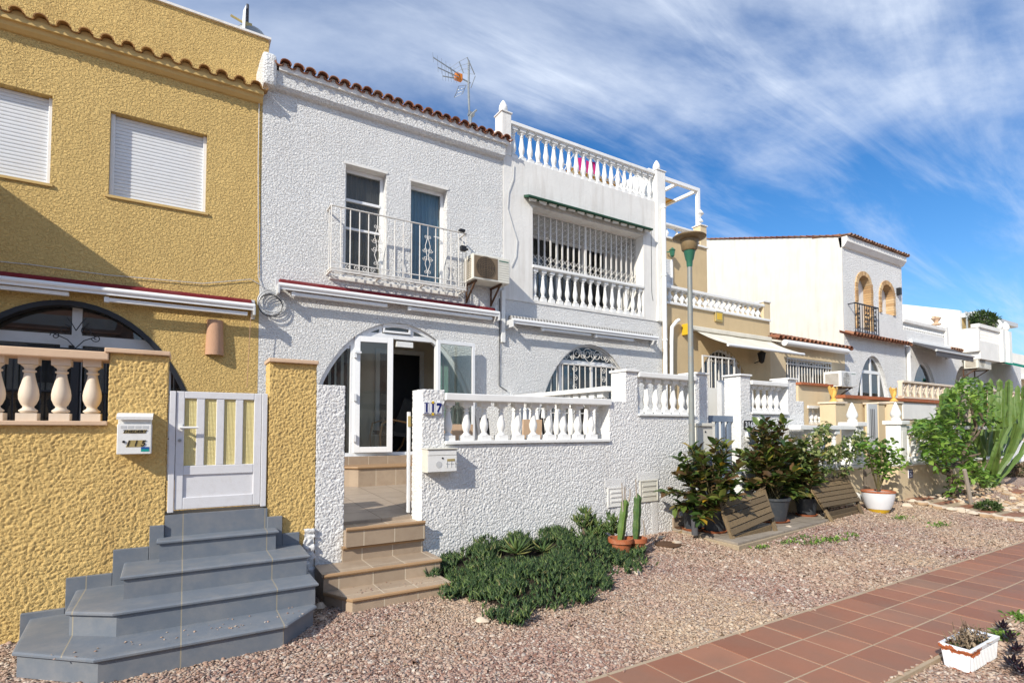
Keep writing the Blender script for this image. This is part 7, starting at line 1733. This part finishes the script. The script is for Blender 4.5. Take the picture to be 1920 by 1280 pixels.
def rosette(name, label, x, y, z, n, L, W, mat, cat='plant', up=.6, tip=1.0):
    t = thing(name, label, cat, (x,y,z)); P, D = [], []
    for i in range(n): a = i*2.4; e = .15+1.4*(i/n)*tip; P.append((x+.02*math.cos(a),y+.02*math.sin(a),z+.02+.04*i/n)); D.append((math.cos(a),math.sin(a),e*up))
    nn = len(P); V, F = scatter([(-.09,0,.0),(.09,0,.0),(0,0,-.05),(-.075,.5,.03),(.075,.5,.03),(0,.5,-.03),(0,1,.10)], [(0,1,4),(0,4,3),(3,4,6),(0,3,5),(0,5,2),(1,2,5),(1,5,4),(3,6,5),(4,5,6)], np.array(P), frames(np.array(D)), np.stack([np.full(nn,L*W),np.full(nn,L),np.full(nn,L)],1)*NR.uniform(.75,1.1,(nn,1)))
    npmesh('leaves', V, F, mat, t); return t
Ya = 4.95; q = at(970,1030,Y=Ya); rosette('agave', 'half dry agave rosette in the middle of the green ground cover', q.x, Ya, q.z-.06, 22, .24, 1.1, 'aloe', up=.7)
q = at(1018,1028,Y=5.0); rosette('agave', 'smaller yellowing agave right of the half dry one', q.x, 5.0, q.z-.06, 18, .19, 1.1, 'aloe', up=.5)
for k, (px_, py, s, lab) in enumerate(((1096,962,.16,'tallest'),(1118,985,.17,'middle'),(1148,975,.16,'right'))):
    Yk = 5.18-.06*k; q = at(px_,py,Y=Yk); z0 = q.z-.13
    t = thing('aloe', {'tallest':'upright aloe clump at the left of the three by the wall','middle':'low dark aloe clump between two others above the stones','right':'aloe clump next to the terracotta cactus pots'}[lab], 'plant', (q.x,Yk,z0))
    P, D, LL = [], [], []
    for (dx, dz) in ((-.10,.0),(.0,.10),(.10,.02),(.05,-.06),(-.05,-.05),(.0,.02)):
        for i in range(22): a = i*2.4; P.append((q.x+dx,Yk+R.uniform(-.08,.08),q.z+dz-.10)); D.append((math.cos(a),math.sin(a),.4+1.6*i/22)); LL.append(s*R.uniform(.6,.9))
    nn = len(P); LL = np.array(LL)[:,None]
    V, F = scatter([(-.10,0,.0),(.10,0,.0),(0,0,-.06),(-.085,.5,.03),(.085,.5,.03),(0,.5,-.03),(0,1,.10)], [(0,1,4),(0,4,3),(3,4,6),(0,3,5),(0,5,2),(1,2,5),(1,5,4),(3,6,5),(4,5,6)], np.array(P), frames(np.array(D)), np.concatenate([LL*1.1,LL,LL],1))
    npmesh('leaves', V, F, 'aloe', t); MB().tube([(q.x,Yk,.08),(q.x,Yk,q.z-.08)], .03, 6).build('stem', 'trunk', t)
# stones
def rock(m, x, y, z, r, sq=(1,1,.65)):
    u, v = 9, 6; vs = []; sd = R.uniform(0,50); a0 = R.uniform(0,PI)
    ca, sa = math.cos(a0), math.sin(a0)
    for j in range(v+1):
        for i in range(u):
            th = PI*j/v; ph = 2*PI*i/u; d = Vector((math.sin(th)*math.cos(ph), math.sin(th)*math.sin(ph), math.cos(th)))
            k = r*(1+.22*math.sin(3*d.x+sd)*math.cos(2.3*d.y+sd)+.12*math.sin(5*d.z+sd*2)); px_, py_ = d.x*k*sq[0], d.y*k*sq[1]; vs.append((x+px_*ca-py_*sa, y+px_*sa+py_*ca, z+d.z*k*sq[2]))
    m.add(vs, [(j*u+i, j*u+(i+1)%u, (j+1)*u+(i+1)%u, (j+1)*u+i) for j in range(v) for i in range(u)])
def stone(px_, py, r, label, group, sq=(1.2,1,.6)):
    g = gr(px_, py); m = MB(); rock(m, g.x, g.y, g.z+r*.3, r, sq); o = m.build('stone', 'rock', None, smooth=True, loc=(g.x,g.y,g.z)); tag(o, label, 'stone', group)
for (a, b, r) in ((1122,1012,.09),(1138,1003,.08),(1150,1012,.075),(1166,996,.09),(1108,1020,.07),(1034,1040,.05)): stone(a, b, r, 'brownish rock edging the succulent bed near the cactus pots', 'rocks in the succulent bed')
for k in range(19): f = k/18; stone(1700+224*f+R.uniform(-3,3), 941+38*f+6*math.sin(f*3)*.3+R.uniform(-1.5,1.5)+(8 if k == 0 else 0), R.uniform(.07,.10), 'rounded pale stone in the near edging row of the side path', 'near edging stones of the side path')
for k in range(14): f = k/13; stone(1712+225*f+R.uniform(-3,3), 931+34*f+R.uniform(-1.5,1.5)-2, R.uniform(.055,.08), 'rounded pale stone in the far edging row of the side path', 'far edging stones of the side path')
for (a, b, r) in ((600,1140,.05),(1480,993,.07),(905,1166,.05),(1240,1010,.05),(1270,1020,.055),(1195,1075,.035)): stone(a, b, r, 'loose tan stone lying on the gravel along the beds', 'loose stones on the gravel')
def drop_stones():
    n = 420; P = np.stack([NR.uniform(12.8,17.5,n),NR.uniform(3.6,5.0,n)],1); m = MB()
    for x, y in P[:260]: rock(m, x, y, gz(x,y)+.015, R.uniform(.03,.07))
    tag(m.build('garden_rubble', 'rock', smooth=True), 'small pale stones scattered under the tree', 'stones', kind='stuff')
drop_stones()
# weeds
def weeds(px_, py, n, s, lab):
    g = gr(px_, py); P = [(g.x+R.gauss(0,s),g.y+R.gauss(0,s*.5),g.z+.01) for _ in range(n)]; D = [(R.uniform(-1,1),R.uniform(-1,1),R.uniform(.3,1)) for _ in range(n)]
    o = leaves('weeds', 'lime', P, D, NR.uniform(.03,.07,n), NR.uniform(.3,.6,n), None); tag(o, lab, 'weeds', kind='stuff')
for a, b, n, s in ((1560,1014,120,.16),(1520,1020,50,.1),(1475,1018,50,.12),(1690,972,60,.12),(1760,985,60,.14),(1500,1010,40,.1),(1905,1160,120,.06),(1880,1195,90,.06),(1430,1028,40,.06),(1600,1005,40,.1)): weeds(a, b, n, s, 'low green weeds growing in the gravel')
# rusty manhole lid
g = gr(1252,1022); m = MB(); m.lathe([(.17,0),(.17,.012),(0,.014)], (g.x,g.y,g.z+.012), 20); tag(m.build('manhole_lid', 'rust'), 'small rusty round lid in the gravel near the tiled patch', 'lid')
g = at(1283,990,Z=.17); m = MB(); m.lathe([(.13,0),(.135,.02),(.1,.02),(0,.008)], (g.x,g.y,.172), 20); tag(m.build('clay_saucer', 'rust'), 'empty rusty brown saucer on the tiled patch', 'saucer')

# slatted folded wooden frames
def slat_frame(label, TL, TR, BR, BL, F1, F2, lean, back):
    """two slatted boards leaning on each other like an easel"""
    f1, f2 = gr(*F1), gr(*F2); y0 = (f1.y+f2.y)/2
    t = thing('slatted_frame', label, 'wooden frame', (f1.x,f1.y,f1.z))
    tl = at(*TL, Y=f1.y+lean); tr = at(*TR, Y=f2.y+lean); bl = at(*BL, Y=f1.y+lean*.18); br = at(*BR, Y=f2.y+lean*.18)
    n = 5 if back else 6; nrm = (tr-tl).cross(bl-tl).normalized()
    if nrm.y > 0: nrm = -nrm
    for k in range(n):
        a, b = k/n, (k+.87)/n
        A, B, C, D = tl.lerp(bl,a), tr.lerp(br,a), tr.lerp(br,b), tl.lerp(bl,b)
        j = R.uniform(-.012,.012); ex = (B-A).normalized()*.02; A = A-ex*(1+j*40); D = D-ex; B = B+ex; C = C+ex
        o = nrm*.022+nrm*R.uniform(0,.004)
        m = MB(); m.add([A,B,C,D,A+o,B+o,C+o,D+o], [(0,1,2,3),(7,6,5,4),(0,4,5,1),(1,5,6,2),(2,6,7,3),(3,7,4,0)]); m.build('slat', 'wood', t, bevel=.003)
    for top, bot, foot, sg in ((tl,bl,f1,-1),(tr,br,f2,1)):
        tt = top+(top-bot).normalized()*.05; sh = Vector((sg*.045,0,0)); m = MB(); m.bar(tt+nrm*.012+sh, Vector(foot)+sh*.6, .06, .034, nrm); m.build('leg', 'woodlight', t, bevel=.003)
    # rear board meeting the front one at the top
    bk = Vector((0, lean*1.0, 0)); rb0 = Vector((f1.x-.10, f1.y+lean*2.1, gz(f1.x,f1.y)+.02)); rb1 = Vector((f2.x-.10, f2.y+lean*2.1, gz(f2.x,f2.y)+.02)); tl2, tr2 = tl+Vector((0,.05,.0)), tr+Vector((0,.05,.0))
    for top, foot in ((tl2,rb0),(tr2,rb1)): m = MB(); m.bar(top+(top-foot).normalized()*.12, foot, .05, .03); m.build('leg', 'woodlight', t, bevel=.003)
    # lower slats of the front panel between the legs
    for k in range(2):
        a = .12+.34*k; A = Vector(f1).lerp(bl, a)+Vector((0,.06,0)); B = Vector(f2).lerp(br, a)+Vector((0,.06,0)); m = MB(); m.bar(A, B, .02, .085); m.build('slat', 'wood', t, bevel=.003)
slat_frame('weathered slatted wooden frame leaning in front of the nearer rubber plant', (1352,944), (1428,921), (1450,972), (1374,1006), (1382,1024), (1455,1006), .42, True)
slat_frame('weathered slatted wooden frame standing before the beige plinth', (1513,901), (1583,892), (1612,941), (1545,953), (1563,978), (1616,964), .42, False)

# ================================================================== tree, big cactus, far garden
def garden_tree():
    Yt = 4.75; b = gr(1785,934); t = thing('garden_tree', 'small bright green tree growing beside the beige plinth', 'tree', (b.x,b.y,b.z)); Yt = b.y; P = lambda a, c, dy=0: at(a, c, Y=Yt+dy)
    m = MB(); m.tube([P(1790,935),P(1787,905),P(1778,880)], [.085,.07,.06], 8); m.build('trunk', 'trunk', t, smooth=True)
    m = MB()
    for path in (((1778,880),(1800,865),(1812,838),(1832,815),(1848,790),(1855,760)),((1778,880),(1768,850),(1755,825),(1750,800)),((1778,880),(1790,850),(1795,800),(1800,750)),((1812,838),(1830,800),(1822,770),(1815,745)),((1785,890),(1768,885),(1745,862),(1733,848)),((1848,792),(1838,775),(1826,770)),((1785,895),(1810,905),(1840,890),(1850,870)),((1755,830),(1735,800),(1725,795)),((1800,865),(1820,855),(1838,850))):
        dy = R.uniform(-.4,.3); n = len(path); m.tube([P(a,c,dy*i/n) for i,(a,c) in enumerate(path)], [max(.008,.045*(1-i/n)) for i in range(n)], 6)
    m.build('branches', 'trunk', t, smooth=True)
    PP, DD = [], []
    for (cx, cy, rx, ry, n) in ((1735,798,22,12,420),(1725,812,14,14,160),(1760,805,26,22,520),(1785,775,26,26,480),(1800,745,26,22,520),(1815,718,22,12,240),(1830,745,22,22,380),(1745,835,22,14,260),(1775,840,32,22,560),(1800,825,26,26,480),(1850,775,26,20,260),(1862,790,18,14,130),(1770,870,22,18,260),(1830,885,26,14,360),(1848,898,20,14,260),(1815,870,16,14,160),(1790,905,12,16,120),(1780,925,10,10,70),(1740,862,12,12,90),(1850,735,18,16,160)):
        for i in range(int(n*(.30 if cy < 790 else .42))):
            a = R.uniform(0,2*PI); r = R.random()**.5; r2 = R.uniform(-.45,.45); q = P(cx+rx*r*math.cos(a), cy+ry*r*math.sin(a), r2); PP.append(tuple(q)); DD.append((R.uniform(-1,1),R.uniform(-1,1),R.uniform(-.6,.7)))
    n = len(PP); leaves('crown', 'lime', PP, DD, NR.uniform(.09,.16,n), NR.uniform(.6,.85,n), t)
    s = thing('tree_stake', 'pale leaning stake in front of the small green tree', 'stake', gr(1822,948)); g = gr(1823,949); m = MB(); m.tube([(g.x,g.y,g.z-.05),tuple(at(1812,898,Y=g.y)),tuple(at(1808,880,Y=g.y))], .035, 8); m.build('pole', 'deadstem', s)
    s = thing('dead_branch', 'bleached dead stem standing inside the green tree', 'branch', P(1812,800)); m = MB(); m.tube([P(1812,790,.1),P(1810,770,.1),P(1806,745,.1),P(1808,733,.1)], [.03,.05,.045,.07], 6); m.build('stem', 'deadstem', s)
garden_tree()
def big_cactus():
    b = gr(1858,912); Yc = b.y; t = thing('candelabra_cactus', 'large many armed green candelabra cactus at the right edge', 'cactus', (b.x,b.y,b.z)); P = lambda a, c, dy=0: at(a, c, Y=Yc+dy)
    tops = [(1768,737),(1776,726),(1787,724),(1760,765),(1802,728),(1826,740),(1838,712),(1857,709),(1846,735),(1874,710),(1892,711),(1880,728),(1908,722),(1901,742),(1921,722),(1931,716),(1914,758),(1938,728),(1950,720),(1865,745),(1815,790),(1893,770)]
    for k, (a, c) in enumerate(tops):
        m = MB(); f = (a-1850)/100; dy = R.uniform(-.7,.7); bx = 1850+8*math.sin(k*2.1)+f*8
        side = 1850+(a-1850)*(.55 if abs(f) < .5 else .62)
        jx = R.uniform(-7,7); jy = R.uniform(-14,14); p = [P(bx,915,dy*.1),P(bx+(side-bx)*.45+jx,880+jy,dy*.4),P(side+jx,845+jy,dy*.7),P(side+(a-side)*.75-jx*.4,800+jy*.5,dy),P(a+jx*.2,c+25,dy),P(a,c,dy)]
        column(m, p, R.uniform(.052,.08), 4, R.uniform(0,1), wob=.13); m.build('arm', 'cactus', t)
        if True:
            m = MB(); q0 = P(side+(a-side)*.75,800,dy); e = P(a+R.choice((-14,13)), c+R.uniform(18,40), dy+.1); column(m, [q0,q0.lerp(e,.4)+Vector((.08*R.choice((-1,1)),0,0)),e], .07, 4, .3, wob=.09); m.build('arm', 'cactus', t)
big_cactus()
g = gr(1905,893); hx = g.x
t_ = thing('low_hedge', 'low brownish hedge behind the cactus at the right edge', 'hedge', (hx,g.y,0)); crown('foliage', 'dryleaf', t_, (hx+1.0,g.y,.30), (1.9,.5,.34), 2600, .10, .4, .3, .3, .3); crown('green_foliage', 'treeleaf', t_, (hx+1.0,g.y-.05,.26), (1.9,.5,.34), 1500, .09, .5, .3, .3, .3)
yb_ = 6.6; t_ = thing('garden_wall', 'white stone faced garden wall behind the cactus', 'wall', (19,yb_,0)); MB().box(18.2,44,yb_,yb_+.3,-.1,1.15).build('wall', 'wst_far', t_, bevel=.02); MB().box(18.2,44,yb_-.35,yb_,-.1,.55).build('lower_ledge', 'wpl2', t_, bevel=.03)
g = gr(1853,957); t_ = thing('dry_shrub', 'dark low shrub on the stones right of the pale stake', 'shrub', (g.x,g.y,g.z)); crown('foliage', 'treeleaf', t_, (g.x,g.y,g.z+.05), (.42,.2,.13), 600, .07)
g = gr(1650,1280)
# planter box with dry twigs
def planter():
    x0, x1, y0, y1, h = 4.385, 4.86, 1.43, 1.60, .16
    t = thing('planter_box', 'peeling white trough planter with dry twigs at the path edge', 'planter', (x0,y0,0)); dz = .0
    m = MB(); e = .018; w_ = .014
    def ring(x0_,x1_,y0_,y1_,z): return [(x0_,y0_,z),(x1_,y0_,z),(x1_,y1_,z),(x0_,y1_,z)]
    rs = [ring(x0+e,x1-e,y0+e,y1-e,0), ring(x0+.004,x1-.004,y0+.004,y1-.004,h-.03), ring(x0-.006,x1+.006,y0-.006,y1+.006,h-.028), ring(x0-.008,x1+.008,y0-.008,y1+.008,h), ring(x0+w_,x1-w_,y0+w_,y1-w_,h), ring(x0+w_+.01,x1-w_-.01,y0+w_+.01,y1-w_-.01,h-.05)]
    vs = [v for r_ in rs for v in r_]; m.add(vs, [(3,2,1,0)]+[(4*j+i,4*j+(i+1)%4,4*j+4+(i+1)%4,4*j+4+i) for j in range(5) for i in range(4)]); m.build('trough', 'planter', t, bevel=.004)
    r_ = MB()
    for k in range(17): x = x0+.03+(x1-x0-.06)*k/16; r_.bar((x,y0+.010,.012),(x,y0-.000,h-.032),.012,.010,(0,1,0))
    r_.build('ribs', 'planter', t, bevel=.002)
    MB().box(x0+.02,x1-.02,y0+.02,y1-.02,h-.06,h-.035).build('soil', 'soil', t)
    m = MB()
    for k in range(46):
        a = Vector((R.uniform(x0+.03,x1-.12),R.uniform(y0+.02,y1-.02),h-.04)); b = a+Vector((R.uniform(-.10,.12),R.uniform(-.08,.08),R.uniform(.03,.13))); m.tube([a, a.lerp(b,.5)+Vector((R.uniform(-.02,.02),0,.01)), b], [.004,.003,.002], 4)
    m.build('twigs', 'dryleaf', t); P = [(R.uniform(x0+.03,x1-.05),R.uniform(y0+.02,y1-.02),h+R.uniform(-.03,.05)) for _ in range(260)]; D = [(R.uniform(-1,1),R.uniform(-1,1),R.uniform(-.2,1)) for _ in P]; leaves('dry_leaves', 'dryleaf', P, D, NR.uniform(.015,.04,len(P)), NR.uniform(.4,.8,len(P)), t)
    P = [(R.uniform(x0+.04,x1-.05),R.uniform(y0+.02,y1-.02),h-.03) for _ in range(90)]; D = [(R.uniform(-1,1),R.uniform(-1,1),R.uniform(.2,1)) for _ in P]; leaves('green_shoots', 'treeleaf', P, D, NR.uniform(.015,.035,len(P)), NR.uniform(.4,.8,len(P)), t)
def m_planter():
    t = NT('peeling_white_paint'); sep = t.new('ShaderNodeSeparateXYZ'); t.link(t.tc.outputs['Object'], sep.inputs[0])
    n = t.noise(22, 5, .6); z = t.math('ADD', sep.outputs[2], t.math('MULTIPLY', t.math('SUBTRACT', n, .5), .075))
    band = t.math('MULTIPLY', t.math('GREATER_THAN', z, .112), t.math('LESS_THAN', z, .148)); low = t.math('LESS_THAN', z, .008)
    sx_ = t.math('LESS_THAN', t.math('ADD', sep.outputs[0], t.math('MULTIPLY', n, .1)), .20)
    f = t.math('MAXIMUM', t.math('MULTIPLY', band, sx_), low); f = t.math('MAXIMUM', f, t.math('GREATER_THAN', t.noise(38, 4, .7), .70))
    return t.done(t.mix(f, (.74,.75,.77,1), (.36,.10,.035,1)), .6, t.bump(t.math('SUBTRACT', 1, f), .6, .002))
M['planter'] = m_planter(); planter()
for k, (a, b) in enumerate(((1893,1210),(1905,1235),(1900,1262),(1915,1275),(1880,1190))):
    g = gr(a, b); rosette('dark_succulent', 'dark purple leafy succulent at the bottom right corner', g.x, g.y, .02, 22, .05, 2.6, 'aeon', up=.7)['group'] = 'dark purple succulents beside the planter'
    q = bpy.context.scene.collection.objects[-1]

# ================================================================== houses across the path, behind the camera (seen in the glass)
for k, (x0, x1, lab) in enumerate(((-9,-2.2,'white house across the path left of the viewpoint'),(-2,4.5,'white house across the path behind the viewpoint'),(4.7,12,'cream house across the path right of the viewpoint'))):
    y1 = -7.0-.6*k; h = thing('opposite_house', lab, 'house', (x0,y1,0)); m = MB(); m.box(x0,x1,y1-7,y1,-.1,5.6 if k != 1 else 5.0); m.build('walls', 'wpl' if k < 2 else 'cream', h)
    m = MB(); m.box(x0+1,x0+2.4,y1+.002,y1+.05,3.2,4.5); m.box(x1-2.4,x1-1,y1+.002,y1+.05,3.2,4.5); m.box(x0+1.4,x1-1.4,y1+.002,y1+.05,.9,2.7); m.build('shutters', 'greyfab', h)
    m = MB(); m.sidepanel([(y1+.5,5.0),(y1-3.5,6.7),(y1-7.5,5.0)], x0-.2, x1+.2) if k == 0 else m.sidepanel([(y1+1.8,3.2),(y1,4.7),(y1,3.2)], x0+.5, x1-1.5); m.build('tiled_roof', 'roof', h)
    m = MB(); m.box(x0,x1,y1+2.5,y1+2.7,-.1,1.3); m.build('yard_wall', 'wpl', h)

# dry leaves and debris on the gravel
P = []
for (a, b, n, sx_, sy_) in ((1300,1040,50,.5,.25),(1440,1030,50,.6,.25),(1230,1040,30,.4,.25),(640,1165,40,.5,.25),(1100,1150,30,.8,.3),(1400,1090,30,1.5,.5),(1690,1000,30,.8,.4),(900,1200,25,1.2,.4),(20,1240,40,.35,.2)):
    g = gr(a, b)
    for _ in range(n): x, y = g.x+R.gauss(0,sx_), g.y+R.gauss(0,sy_); P.append((x,y,gz(x,y)+.018))
D = [(R.uniform(-1,1),R.uniform(-1,1),R.uniform(-.1,.25)) for _ in P]
tag(leaves('fallen_leaves', 'dryleaf', P, D, NR.uniform(.015,.045,len(P)), NR.uniform(.5,1,len(P)), None), 'scattered dry brown leaves and bits on the gravel', 'fallen leaves', kind='stuff')
# shared groups for repeated kinds
GR = {'house':'houses of the terraced row','awning':'awnings on the house fronts','mailbox':'mailboxes on the garden walls','air conditioner':'air conditioners on the facades','antenna':'television antennas','statue':'eagle statues on posts','wooden frame':'slatted wooden frames','cactus':None}
for o in list(bpy.data.objects):
    c = o.get('category'); nm = o.name.split('.')[0]
    if not c or o.get('group'): continue
    if nm == 'opposite_house': o['group'] = 'houses across the path'
    elif GR.get(c): o['group'] = GR[c]
    elif nm == 'rubber_plant': o['group'] = 'rubber plants on the tiled patch'
    elif nm == 'cactus_pot': o['group'] = 'potted cacti by the wall'
    elif nm == 'aloe': o['group'] = 'aloes by the wall'
    elif nm == 'agave': o['group'] = 'agaves in the succulent bed'
    elif nm == 'gate_post' and 'finial' in o['label']: o['group'] = 'white posts with finials'
